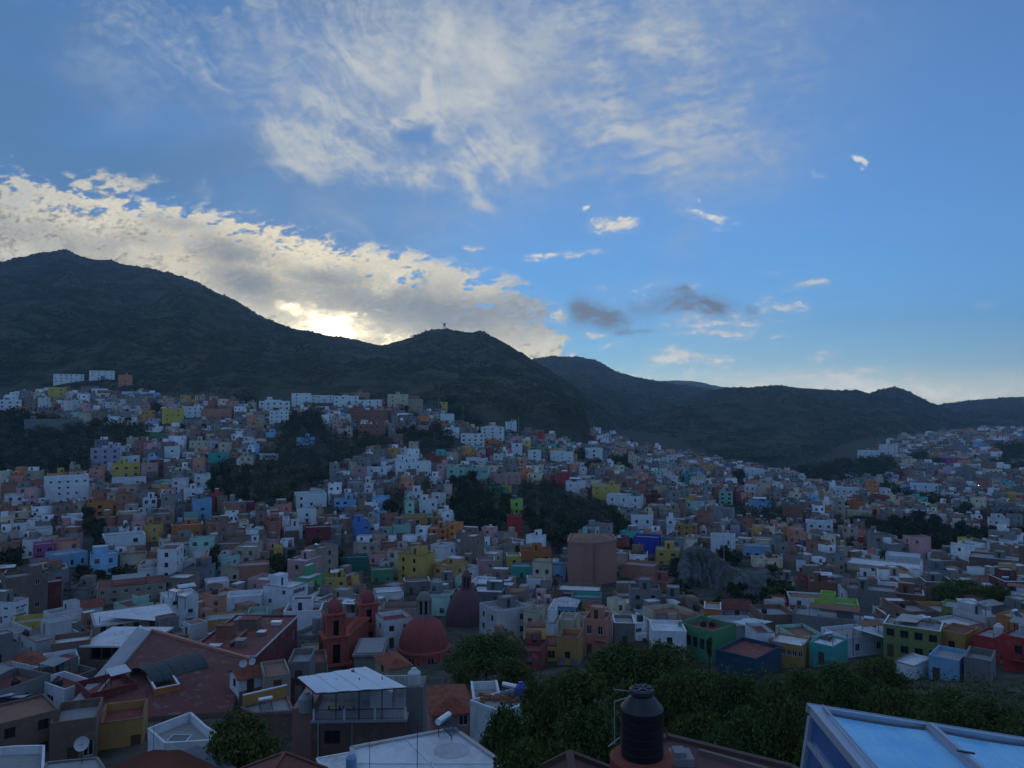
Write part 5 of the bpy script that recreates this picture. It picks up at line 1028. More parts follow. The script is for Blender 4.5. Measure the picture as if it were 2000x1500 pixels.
# ---- terrace house with the pale corrugated roof
def terrace_house():
    D = 70; a = at(608, 1478, D); b = at(792, 1478, D); w = b.x - a.x; gz = a.z - 4; T = lambda px, py: at(px, py, D).z - gz
    c = empty('terrace_house', (a.x, D, gz), R(2), 'brick house whose railed roof terrace stands under a pale corrugated metal roof', 'house')
    zf = T(700, 1412); brick = plaster((.155, .085, .07), key='oldbrick', dirt=.6, spots=.25); pinkw = plaster((.30, .155, .13), key='pinkside', dirt=.5)
    hs = [(1.15, 2.6, T(650, 1455), T(650, 1428))]; m = MB(); facade(m, (0, 0), (w, 0), -2, zf, hs, 0, .25); facade(m, (w, 0), (w, 8), -2, zf); facade(m, (w, 8), (0, 8), -2, zf); facade(m, (0, 8), (0, 0), -2, zf); m.build('wall', brick, c)
    add_windows(c, (0, 0), (w, 0), hs, .25, True, True)
    s = MB(); s.box(-1.75, -.02, .1, 6.5, -2, T(600, 1386) + .1); s.build('side_wall', pinkw, c)
    f = MB(); f.box(-.1, w + .1, -.12, 8.1, zf, zf + .22); f.build('terrace_floor', plaster((.33, .33, .34), key='slabg'), c)
    # lower facade divisions: pipe, column
    for x in (.62, ): p = MB(); p.tube((x, -.12, -1), (x, -.12, zf + .0), .05); p.build('drain_pipe', flat((.5, .5, .5), key='pipe'), c)
    p = MB(); p.box(3.6, 3.75, -.06, -.001, -1, zf - .01); p.build('column', plaster((.2, .19, .18), key='slabg2'), c)
    # rear room
    zt = T(700, 1352) - .35; bk = MB(); bk.box(.15, w * .55, 4.6, 4.8, zf + .22, zt - .1); bk.box(w * .55 + .0, w - .1, 5.2, 5.4, zf + .22, zt - .1); bk.build('back_wall', plaster((.50, .48, .44), key='backw', dirt=.5), c)
    st = MB()
    st.poly([(4.9, 2.6, zf + 2.6), (7.0, 2.6, zf + 1.7), (7.0, 2.6, zf + .23), (4.9, 2.6, zf + .23)][::-1]); st.poly([(4.9, 4.5, zf + 2.6), (4.9, 4.5, zf + .23), (7.0, 4.5, zf + .23), (7.0, 4.5, zf + 1.7)][::-1])
    st.quad((4.9, 2.6, zf + 2.6), (7.0, 2.6, zf + 1.7), (7.0, 4.5, zf + 1.7), (4.9, 4.5, zf + 2.6)); st.quad((4.9, 4.5, zf + .23), (4.9, 4.5, zf + 2.6), (4.9, 2.6, zf + 2.6), (4.9, 2.6, zf + .23)); st.build('stair_block', plaster((.50, .50, .50), key='stairw', dirt=.3), c)
    # roof sheet: corrugated, tilted, from photo corners
    q = [at(581, 1322, 69.2), at(617, 1353, 66.5), at(795, 1341, 67.2), at(715, 1301, 76.5)]; M_ = c.matrix_basis if False else Matrix.Translation((a.x, D, gz)) @ Matrix.Rotation(R(2), 4, 'Z'); Mi = M_.inverted(); q = [Mi @ v for v in q]
    zs = sum(v.z for v in q) / 4
    n = 64; sh = MB(); tin = flat((.80, .83, .86), rough=.35, metal=.1, key='corr', noise=.25, nscale=.8)
    for i in range(n):
        t0, t1 = i / n, (i + 1) / n
        A0 = q[0].lerp(q[1], 0) ; 
        L0, L1 = q[1].lerp(q[2], t0), q[1].lerp(q[2], t1); U0_, U1_ = q[0].lerp(q[3], t0), q[0].lerp(q[3], t1)
        mz = Vector((0, 0, .05)); Lm, Um = (L0 + L1) / 2 + mz, (U0_ + U1_) / 2 + mz
        dz = Vector((0, 0, -.03 - (.04 if (i // 8) % 2 else 0)))
        sh.quad(L0 + dz, Lm + dz, Um + dz, U0_ + dz); sh.quad(Lm + dz, L1 + dz, U1_ + dz, Um + dz)
    o = sh.build('corrugated_roof', tin, c)
    h = MB(); k = q[0].lerp(q[3], .72) * .85 + q[1].lerp(q[2], .72) * .15; h.lathe([(.16, 0), (.16, .14)], 10); h.build('vent', FRAME_D, o, tuple(k + Vector((0, 0, .02))))
    fr = MB(); 
    for v0, v1 in ((0, 1), (1, 2), (2, 3), (3, 0)): fr.bar(q[v0] - Vector((0, 0, .12)), q[v1] - Vector((0, 0, .12)), .08)
    fr.build('roof_frame', FRAME_D, o)
    for i in range(5):
        x = .1 + (w - .2) * i / 4.0; zr = q[1].lerp(q[2], min(max(x / w, 0), 1)).z - .15
        p = MB(); p.box(-.04, .04, -.04, .04, zf + .22, zr); p.build('post', FRAME_W if i == 4 else FRAME_D, c, (x, .05, 0))
    for i in range(4):
        x = .2 + (w * .97) * i / 3.0; p = MB(); p.box(-.09, .09, -.09, .09, zf + .22, zf + 1.25); p.build('pier', wallm('white'), c, (x, -.02, 0))
    rl = MB(); rl.box(.1, w - .1, -.03, .03, zf + 1.15, zf + 1.21); rl.box(.1, w - .1, -.02, .02, zf + .3, zf + .34)
    for i in range(70): x = .15 + (w - .3) * i / 69; rl.box(x - .012, x + .012, -.012, .012, zf + .34, zf + 1.15, nobottom=True)
    tag(rl.build('railing', FRAME_D, c), kind='stuff')
    keep(573, 1300, 796, 1478, 66, 'corrugated roof terrace'); foot(a.x + w / 2, D + 4, w / 2 + 2, 6, 0)
    # wooden benches/stairs on the terrace, seen behind the rail
    z0 = gz + zf + .22
    for i, lab in enumerate(('wooden slatted bench on the left of the railed terrace', 'wooden slatted bench in the middle of the railed terrace')):
        bo = empty('bench', (a.x + 1.5 + i * 1.35, D + 2.4, z0), 0, lab, 'bench', 'benches on the railed terrace')
        for k in range(3): sl_ = MB(); sl_.box(-.55, .55, -.2 + .15 * k, -.08 + .15 * k, .42, .46); sl_.build('slat', flat((.42, .32, .20), key='wood'), bo)
        for k in range(2): sl_ = MB(); sl_.box(-.55, .55, .3, .34, .6 + .2 * k, .72 + .2 * k); sl_.build('backrest', flat((.42, .32, .20), key='wood'), bo)
        for sx in (-.5, .5): sl_ = MB(); sl_.box(sx - .03, sx + .03, -.15, .3, 0, .42); sl_.build('leg', FRAME_D, bo)
    # whitish tank and the grey chimney block right of the roof
    t = at(809, 1434, 72); g1 = at(809, 1342, 72).z; bl = MB(); w1 = 34 / F * 72; bl.box(-w1 / 2, w1 / 2, 0, 3, t.z - 4, g1); oo = bl.build('brick_shaft', plaster((.20, .175, .16), key='shaft', dirt=.6), loc=(t.x, 72, 0)); oo.location = (t.x, 72, 0)
    tag(oo, 'plain weathered brick shaft right of the corrugated roof', 'building'); keep(792, 1338, 827, 1434, 70); foot(t.x, 74, 1.5, 2, 0)
terrace_house()
# ---- rock outcrop
def cliff():
    nu, nv = 150, 90; V = []; 
    u = np.linspace(0, 1, nu); v = np.linspace(0, 1, nv); U_, V_ = np.meshgrid(u, v)
    px = 1308 + 230 * U_
    Db = 208 + 18 * np.sin(U_ * 7); prof = np.clip(V_ / .72, 0, 1)
    D = Db + 20 * prof ** 1.3 + np.clip(V_ - .72, 0, 1) * 200
    edge = np.minimum(1, np.minimum(U_, 1 - U_) * 7) ** .6
    X_ = (px - 1000) / F * (215 + (D - 215) * .9)
    base = height(X_, D, False)
    topz = np.interp(px, [1308, 1360, 1400, 1440, 1490, 1540], [trow(1100), trow(1068), trow(1078), trow(1082), trow(1092), trow(1120)]) * 232
    fold = (fbm(U_ * 14 + V_ * 3, V_ * 2.0, 5, 201, True) - .5) * 13 + (fbm(U_ * 44 + V_ * 8, V_ * 8, 4, 207) - .5) * 4
    z = base - 1.5 + (topz - base) * ss(prof, 0, 1) * edge * np.where(V_ > .72, np.clip(1 - (V_ - .72) / .28, 0, 1), 1)
    D = D - fold * edge * np.sin(np.pi * np.clip(V_ / .75, 0, 1)) + 0; z = z + (fbm(U_ * 30, V_ * 20, 4, 211) - .5) * 2.0 * edge
    z = np.where(V_ > .98, base - 3, z)
    Vv = np.stack([X_, D, z], -1).reshape(-1, 3); i = np.arange(nv - 1)[:, None] * nu + np.arange(nu - 1)[None]; Fq = np.stack([i, i + 1, i + nu + 1, i + nu], -1).reshape(-1, 4)
    m, gg, b = newmat('rock'); tc = gg.node('ShaderNodeTexCoord'); P = X(gg, tc.outputs['Object']); x, y, zz = gg.sep(P)
    n1 = gg.noise(gg.vec(x * 1.0, y, zz * .35), .25, 8, .7, .8); n2 = gg.noise(P, .12, 5, .6)
    c = gg.mix(gg.sstep(n1, .35, .68), (.035, .04, .045), (.15, .155, .165)); c = gg.mix(gg.sstep(n2, .45, .58) * .85, c, (.035, .045, .022))
    gg.l.new(c.s, b.inputs['Base Color']); b.inputs['Roughness'].default_value = .95; bp = gg.node('ShaderNodeBump'); bp.inputs['Strength'].default_value = 1; bp.inputs['Distance'].default_value = 1.0; gg.l.new(n1.s, bp.inputs['Height']); gg.l.new(bp.outputs[0], b.inputs['Normal'])
    tag(ob('rock_outcrop', np_mesh('rock_outcrop', Vv, Fq, m)), 'grey folded rock cliff below the houses', kind='structure')
    REFS.append(('grey rock cliff', 1420, 1130))
cliff()
keep(1318, 1092, 1500, 1190, 203)
foot(.283 * 235, 235, 17, 30, -.28)
# ---- communications mast on the middle summit and thin masts in the town
def mast(px, ybot, ytop, D, label, lattice=False):
    if lattice:
        s = (px - 1000) / F; z0 = float(height(np.array([s * D]), np.array([D]))[0]); p = Vector((s * D, D, z0)); h = max(at(px, ytop, D).z - z0, 8)
    else: p = at(px, ybot, D); h = at(px, ytop, D).z - p.z
    c = empty('radio_mast' if lattice else 'thin_mast', p, 0, label, 'mast')
    if lattice:
        m = MB()
        for sx in (-1, 1):
            for sy in (-1, 1): m.bar((sx * 1.6, sy * 1.6, -1), (sx * .6, sy * .6, h), .45)
        for k in range(4): z = h * k / 4; m.bar((-1.5, -1.5, z), (1.2, -1.2, z + h / 4), .3)
        m.build('lattice', FRAME_D, c)
        d = MB(); d.lathe([(1.6, 0), (1.6, .8)], 10); d.build('dish', FRAME_D, c, (0, -.8, h * .6), (R(90), 0, 0)); e = MB(); e.box(-2.4, 2.4, -1, 1, h * .82, h); e.build('antenna_panel', FRAME_D, c)
    else:
        m = MB(); m.tube((0, 0, -1), (0, 0, h), .14, .07); m.build('pole', flat((.35, .36, .38), key='polem'), c)
        m = MB(); m.box(-.5, .5, -.04, .04, h - .5, h - .42); m.box(-.35, .35, -.04, .04, h - 1.0, h - .93); m.build('crossbar', FRAME_D, c)
mast(868, 641, 632, 1250, 'small antenna tower on the rounded summit in the middle', True)
mast(857, 792, 755, 590, 'thin mast beside the yellow house on the ridge'); mast(1414, 1108, 1034, 250, 'tall thin white pole in front of the cliff edge block'); mast(904, 815, 792, 600, 'thin short mast on the wooded crest right of the ridge')
mast(1532, 924, 906, 740, 'thin mast at the far end of the right slope houses'); mast(1013, 850, 812, 560, 'thin mast rising behind the white tower house')

# ---- lit street lamp; two added ones stand in for a window and a glint
def lamp(px, py, D, label, col):
    p = at(px, py, D); o = empty('small_light', (p.x, p.y, p.z - 4), 0, label, 'street lamp'); m = MB(); m.tube((0, .3, -2), (0, .3, 4.1), .06); m.bar((0, .3, 4.1), (0, -.1, 4.2), .06); m.build('pole', FRAME_D, o)
    k = bpy.data.materials.new('lit bulb'); k.use_nodes = True; k.node_tree.nodes.clear(); gg = G(k.node_tree); e = gg.node('ShaderNodeEmission'); e.inputs[0].default_value = (*col, 1); e.inputs[1].default_value = 9; oo = gg.node('ShaderNodeOutputMaterial'); gg.l.new(e.outputs[0], oo.inputs[0])
    m = MB(); m.lathe([(.08, -.1), (.2, 0), (.08, .12)], 8); m.build('bulb', k, o, (0, -.1, 4.0))
lamp(541, 1088, 262, 'small warm glow standing in for the lit window of the narrow yellow house', (1, .75, .4)); lamp(1911, 948, 560, 'small white lit lamp on the far right hill', (.9, .95, 1)); lamp(976, 1229, 165, 'tiny glowing bulb imitating a bright glint above the big tree by the domes', (1, .9, .75))
# ================================================================ TREES (regions first, so that houses keep clear)
WOODS = [  # polygon in photo pixels, spacing (m), height, colour key
 ([(-40, 806), (60, 812), (150, 838), (215, 828), (290, 840), (300, 866), (235, 872), (178, 880), (175, 925), (120, 928), (60, 932), (-40, 936)], 5.0, 8, 'dark'),
 ([(560, 812), (625, 806), (640, 850), (700, 862), (742, 862), (720, 892), (690, 902), (640, 945), (575, 965), (560, 992), (520, 1000), (492, 1002), (490, 950), (512, 902), (545, 870)], 5.5, 7, 'haze'),
 ([(415, 918), (455, 912), (492, 935), (488, 985), (440, 990), (412, 970)], 5, 9, 'dark'), ([(170, 1012), (216, 1008), (220, 1070), (205, 1090), (168, 1085)], 5, 8, 'dark'),
 ([(780, 846), (850, 838), (882, 850), (878, 890), (812, 892), (786, 880)], 5.5, 8, 'dark'), ([(886, 952), (950, 948), (992, 975), (988, 1035), (930, 1050), (885, 1040), (880, 990)], 5, 9, 'dark'),
 ([(1022, 945), (1085, 950), (1110, 975), (1160, 984), (1200, 998), (1232, 1040), (1235, 1080), (1270, 1098), (1230, 1108), (1214, 1096), (1212, 1060), (1110, 1058), (1090, 1085), (1078, 1066), (1030, 1060), (1020, 1010)], 5, 7, 'dark'),
 ([(1196, 900), (1228, 896), (1250, 925), (1210, 930)], 6, 8, 'dark'), ([(1130, 890), (1143, 888), (1145, 905), (1125, 910)], 6, 8, 'dark'), ([(-20, 1092), (26, 1092), (30, 1132), (-20, 1140)], 5, 8, 'dark'),
 ([(604, 1072), (660, 1076), (668, 1120), (620, 1124), (600, 1100)], 5, 7, 'dark'), ([(520, 1112), (590, 1108), (600, 1132), (540, 1134)], 5, 7, 'dark'), ([(148, 1118), (255, 1112), (258, 1136), (150, 1138)], 5, 5, 'dark'),
 ([(1362, 1060), (1388, 1066), (1390, 1090), (1345, 1092)], 5, 5, 'mid'), ([(1412, 1092), (1446, 1088), (1450, 1130), (1420, 1128)], 4.5, 7, 'dark'), ([(1402, 1168), (1440, 1160), (1500, 1172), (1510, 1190), (1420, 1190)], 4.5, 5, 'dark'), ([(1500, 1120), (1520, 1110), (1530, 1160), (1500, 1160)], 5, 5, 'mid'),
 ([(1546, 922), (1600, 912), (1660, 900), (1745, 900), (1750, 925), (1740, 945), (1690, 940), (1660, 945), (1600, 948)], 8, 9, 'dark'), ([(1680, 955), (1730, 948), (1760, 965), (1850, 976), (1860, 1000), (1960, 1010), (2060, 1015), (2060, 1042), (1960, 1040), (1900, 1020), (1840, 1002), (1760, 985)], 7, 8, 'mid'),
 ([(1722, 1040), (1790, 1030), (1850, 1034), (1890, 1055), (1884, 1080), (1800, 1084), (1730, 1078)], 6, 10, 'dark'), ([(1890, 1050), (1960, 1046), (2050, 1055), (2050, 1078), (1900, 1078)], 6, 9, 'dark'), ([(1950, 870), (2060, 866), (2060, 902), (1960, 905)], 9, 9, 'dark'),
 ([(1380, 1000), (1440, 996), (1500, 1010), (1530, 1035), (1500, 1046), (1440, 1022), (1385, 1014)], 5.5, 6, 'dark'), ([(1504, 990), (1530, 1000), (1540, 1030), (1510, 1030)], 6, 7, 'dark'), ([(1292, 1102), (1325, 1096), (1340, 1180), (1300, 1168)], 5, 5, 'dark'), ([(1322, 1180), (1400, 1176), (1440, 1192), (1330, 1198)], 4, 4, 'dark'), ([(1505, 1168), (1540, 1150), (1560, 1190), (1510, 1196)], 5, 6, 'mid'), ([(1620, 1025), (1700, 1020), (1705, 1036), (1630, 1044)], 6, 7, 'dark'), ([(1930, 900), (2060, 915), (2060, 930), (1930, 918)], 9, 8, 'dark'),
 ([(700, 850), (760, 862), (750, 880), (700, 875)], 6, 7, 'dark'), ([(990, 835), (1012, 840), (1010, 858), (990, 858)], 6, 8, 'dark'), ([(1150, 905), (1180, 906), (1178, 920), (1150, 920)], 6, 8, 'dark'), ([(765, 975), (785, 968), (790, 1010), (760, 1005)], 5, 7, 'dark'), ([(825, 948), (848, 950), (845, 970), (826, 968)], 5, 6, 'dark'),
 ([(450, 778), (500, 772), (505, 792), (440, 796)], 7, 7, 'dark'), ([(300, 795), (318, 798), (315, 820), (296, 815)], 5, 8, 'dark'), ([(1660, 1020), (1700, 1018), (1720, 1035), (1660, 1040)], 6, 7, 'dark'), ([(1820, 900), (1840, 895), (1838, 910), (1818, 912)], 8, 9, 'dark'), ([(1780, 888), (1812, 885), (1815, 905), (1785, 905)], 8, 9, 'dark'), ([(640, 1005), (655, 985), (672, 990), (660, 1012)], 5, 6, 'dark'),
 ([(1120, 856), (1140, 855), (1150, 880), (1128, 882)], 6, 8, 'dark'), ([(870, 770), (930, 800), (940, 838), (905, 838), (880, 812)], 6, 8, 'dark'), ([(1430, 925), (1452, 922), (1455, 960), (1430, 955)], 6, 6, 'dark')]
def inpoly(x, y, P):
    c = False; j = len(P) - 1
    for i in range(len(P)):
        if (P[i][1] > y) != (P[j][1] > y) and x < (P[j][0] - P[i][0]) * (y - P[i][1]) / (P[j][1] - P[i][1]) + P[i][0]: c = not c
        j = i
    return c
TREES = []   # (x, y, z, height, radius, kind, why)
rt = random.Random(21)
for (poly, sp, th, key) in WOODS:
    xs = [p[0] for p in poly]; ys = [p[1] for p in poly]; n = 0
    Dm = dist_at((min(xs) + max(xs)) / 2, (min(ys) + max(ys)) / 2)
    d0, d1 = dist_at(sum(xs) / len(xs), max(ys)), dist_at(sum(xs) / len(xs), min(ys))
    Yv = d0
    while Yv < d1 + 1:
        X0, X1 = (min(xs) - 1000) / F * Yv, (max(xs) - 1000) / F * Yv; xv = X0
        while xv < X1:
            x, y = xv + rt.uniform(-.4, .4) * sp, Yv + rt.uniform(-.5, .5) * sp * 1.5
            z = hz(x, y); a, b = px_of((x, y, z + 1.0))
            if inpoly(a, b, poly): TREES.append((x, y, z - .3, th * rt.uniform(.65, 1.15), sp * rt.uniform(.55, .85), key))
            xv += sp
        Yv += sp * 1.7
# ================================================================ occupancy and filling of the town
GX, GY = 2000, 1300
OCC = np.zeros((GY, GX), bool)
def mark(cx, cy, hw, hd, rz, test=False, shrink=.35):
    n = int(math.hypot(hw, hd)) + 2; x0, y0 = int(cx + GX / 2) - n, int(cy) - n
    ya_, yb_, xa_, xb_ = max(y0, 0), min(y0 + 2 * n, GY), max(x0, 0), min(x0 + 2 * n, GX)
    if yb_ <= ya_ or xb_ <= xa_: return True
    yy, xx = np.mgrid[ya_:yb_, xa_:xb_]
    dx, dy = xx + .5 - GX / 2 - cx, yy + .5 - cy; c, s = math.cos(-rz), math.sin(-rz)
    q = (np.abs(dx * c - dy * s) < hw - shrink) & (np.abs(dx * s + dy * c) < hd - shrink)
    if test: return bool(OCC[yy[q], xx[q]].any())
    OCC[yy[q], xx[q]] = True
for f in FOOT: mark(*f, shrink=-.3)
for (x, y, z, h, r, k) in TREES: mark(x, y, r * 1.0, r * 1.3, 0, shrink=0)
HOUSE_COLS = (('grey', 22), ('slate', 8), ('off-white', 10), ('sand', 5), ('brown', 21), ('white', 11), ('beige', 13), ('cream', 5), ('pink', 6), ('salmon', 6), ('brick', 8), ('ochre', 4), ('light blue', 2), ('mint', 2.2), ('yellow', .7), ('orange', 1.2), ('dark red', 2), ('lilac', 1.5), ('teal', .8), ('red', .8), ('green', .6), ('blue', .5))
rf = random.Random(5)
def pick_col(D):
    return rf.choices([c for c, _ in HOUSE_COLS], [w * (1.25 if c in ('grey', 'brown') and D > 330 else 1) for c, w in HOUSE_COLS])[0]
def town_top(px): return np.interp(px, [-200, 0, 60, 100, 250, 330, 500, 580, 850, 900, 1000, 1150, 1250, 1400, 1560, 1610, 1680, 1750, 1850, 2000, 2200], [790, 790, 780, 752, 752, 790, 795, 790, 785, 815, 822, 838, 878, 908, 932, 930, 895, 868, 845, 838, 838])
def fore_ok(px, py):
    """rows below this line belong to foreground trees and roofs"""
    lim = np.interp(px, [0, 380, 400, 585, 600, 860, 880, 960, 1030, 1090, 1200, 1300, 1340, 1440, 1600, 1740, 2000], [1480, 1480, 1400, 1400, 1340, 1330, 1262, 1262, 1290, 1300, 1282, 1290, 1290, 1300, 1310, 1330, 1350])
    return py < lim + np.interp(px, [860, 900, 1700, 1760], [0, 26, 26, 6])
CAND = []
keep(1832, 1130, 1966, 1196, 158); foot(at(1898, 1190, 168).x, 168, 7.5, 5, 0); keep(884, 1256, 1026, 1326, 96)
Yv = 72.0
kb = np.array([(k[0], k[1], k[2], k[3], k[4]) for k in KEEP])
while Yv < 1180:
    base_d = 7.4 if Yv < 230 else (6.6 if Yv < 600 else 10)
    row_yaw = rf.uniform(-.1, .1); sv = -0.74 + rf.uniform(0, .02)
    while sv < 0.74:
        w = rf.uniform(4, 9) if Yv < 230 else rf.uniform(3.6, 8.4) if Yv < 350 else (rf.uniform(3.4, 8.2) if Yv < 600 else rf.uniform(6, 12)); d = base_d * rf.uniform(.8, 1.15)
        x = sv * Yv + w / 2; y = Yv + rf.uniform(-1.5, 1.5)
        sv += (w + (rf.uniform(-.3, .7) if rf.random() < .86 else rf.uniform(1.5, 3.5))) / Yv
        z = hz(x, y); a, b = px_of((x, y, z))
        if b > 792 and z - float(town_z(np.array([x]), np.array([y]))[0]) > 7: continue
        if a < -90 or a > 2090 or b < town_top(a) or not fore_ok(a, b): continue
        ya = (fbm(np.array([x / 70 + 9]), np.array([y / 55]), 2, 300)[0] - .5) * 2.2 + row_yaw
        fx, fy = -math.sin(ya), math.cos(ya)
        if mark(x + fx * d / 2, y + fy * d / 2, w / 2, d / 2, ya, True, .9): continue
        fl = rf.choices((1, 2, 3, 4), (38, 46, 14, 2))[0]; h = fl * rf.uniform(2.5, 3.0)
        if 820 < a < 1100 and b < 1000: h = min(h, 8)
        hwpx = (w / 2 + 1) / y * F
        q = (kb[:, 4] > y + 1) & (kb[:, 0] < a + hwpx) & (kb[:, 2] > a - hwpx)
        if q.any():
            lim = kb[q, 3].max() + 1
            # highest allowed top so that nothing hides the kept boxes
            T = trow(lim); hmax = T * y - z
            if hmax < 2.3: continue
            if h + 1 > hmax: h = hmax - .5; fl = max(1, round(h / 2.9))
            if h < 2.1: continue
        mark(x + fx * d / 2, y + fy * d / 2, w / 2, d / 2, ya)
        CAND.append(dict(x=x, y=y, z=z, w=w, d=d, h=h, ya=ya, col=pick_col(y), fl=fl, px=a, py=b, size=w * h / y ** 2, roof=rf.choices(('concrete', 'red', 'white', 'rust'), (46, 22, 20, 12))[0]))
    Yv += base_d * (1.2 if Yv < 350 else 1.28)
CAND.sort(key=lambda c: -c['size'])
print('candidates', len(CAND), 'hand', len(HAND), 'trees', len(TREES))
NIND = max(0, 292 - len(HAND) - 6 - 22)
LABELS = {}
def relation(px, py, last=None):
    best = min(REFS, key=lambda r: (r[1] - px) ** 2 + ((r[2] - py) * 1.6) ** 2); dx, dy = px - best[1], py - best[2]
    if abs(dx) > abs(dy) * 1.5: rel = 'right of' if dx > 0 else 'left of'
    elif abs(dy) > abs(dx) * 1.5: rel = 'above' if dy < 0 else 'below'
    else: rel = ('above-' if dy < 0 else 'below-') + ('right of' if dx > 0 else 'left of')
    return rel, best, math.hypot(dx, dy)
ORD = ['', 'second ', 'third ', 'fourth ', 'fifth ', 'sixth ', 'seventh ', 'eighth ', 'ninth ', 'tenth ', 'eleventh ', 'twelfth ', 'thirteenth ', 'fourteenth ', 'fifteenth ', 'sixteenth ', 'seventeenth ', 'eighteenth ', 'nineteenth ', 'twentieth ']
ind, rest = CAND[:NIND], CAND[NIND:]
groups = {}
for c in ind:
    rel, b, dd = relation(c['px'], c['py'] - c['h'] / c['y'] * F / 2); c['rel'], c['ref'], c['dd'] = rel, b, dd
    st = {1: 'low', 2: 'two-storey', 3: 'three-storey', 4: 'four-storey'}[c['fl']]
    rw = {'concrete': 'grey', 'red': 'dark red', 'white': 'whitewashed', 'rust': 'rusty brown'}[c['roof']]
    c['rw'] = rw; c['key'] = (c['col'], st, 0, rel, b[0]); groups.setdefault(c['key'], []).append(c)
for k, l in groups.items():
    l.sort(key=lambda c: c['dd'])
    for i, c in enumerate(l):
        relw = k[3]
        o = ('' if i == 0 else (ORD[i] if i < 20 else 'farther ') )
        c['short'] = f"{o}{k[1]} {k[0]} house {relw} the {k[4]}"; c['o_'] = o
        c['label'] = f"{o}{k[1]} {k[0]} house, {c['rw']} roof, {relw} the {k[4]}"
for c in ind:
    g0 = min(hz(c['x'] - math.sin(c['ya']) * c['d'], c['y'] + c['d']), c['z'])
    o = house(c['x'], c['y'], c['z'], c['w'], c['d'], c['h'], c['ya'], c['col'], c['label'], roof=c['roof'], nf=c['fl'], drop=3 + c['z'] - g0, group='town houses filling the valley',
          step=(c['w'] * rf.uniform(.4, .7), rf.uniform(1.5, 2.5), c['h'] * rf.uniform(.3, .55), rf.choice(('grey', 'brown', c['col']))) if rf.random() < .2 and c['fl'] > 1 else None, name='town_house')
    c['obj'] = o
# ---- everything beyond the 300 largest: one object
class Batch:
    def __init__(s): s.b = []
    def add(s, ox, oy, oz, ya, x0, x1, y0, y1, z0, z1, m, mt=None): s.b.append((ox, oy, oz, ya, x0, x1, y0, y1, z0, z1, m, m if mt is None else mt))
    def build(s, name, mats):
        A = np.array(s.b, float); n = len(A); c, sn = np.cos(A[:, 3]), np.sin(A[:, 3])
        ix = np.array([0, 1, 1, 0, 0, 1, 1, 0]); iy = np.array([0, 0, 1, 1, 0, 0, 1, 1]); iz = np.array([0, 0, 0, 0, 1, 1, 1, 1])
        lx = A[:, 4 + ix]; ly = A[:, 6 + iy]; lz = A[:, 8 + iz]
        V = np.stack([lx * c[:, None] - ly * sn[:, None] + A[:, 0:1], lx * sn[:, None] + ly * c[:, None] + A[:, 1:2], lz + A[:, 2:3]], -1).reshape(-1, 3)
        fc = np.array([(0, 1, 5, 4), (1, 2, 6, 5), (2, 3, 7, 6), (3, 0, 4, 7), (4, 5, 6, 7)]); Fq = (fc[None] + (np.arange(n) * 8)[:, None, None]).reshape(-1, 4)
        me = np_mesh(name, V, Fq, mats[0])
        for m in mats[1:]: me.materials.append(m)
        mi = np.repeat(A[:, 10:11], 5, 1); mi[:, 4] = A[:, 11]; me.polygons.foreach_set('material_index', mi.ravel().astype(np.int32)); me.update()
        return ob(name, me)
cols = list(PAL); mats = [wallm(c) for c in cols] + [roofm(r) for r in ROOFC] + [GLASS, flat((.5, .52, .56), rough=.4, metal=.3, key='tin2'), flat((.02, .02, .022), rough=.5, key='blackplastic')]
ci = {c: i for i, c in enumerate(cols)}; ri = {c: len(cols) + i for i, c in enumerate(ROOFC)}; gi = len(cols) + len(ROOFC)
B = Batch(); WB = Batch()
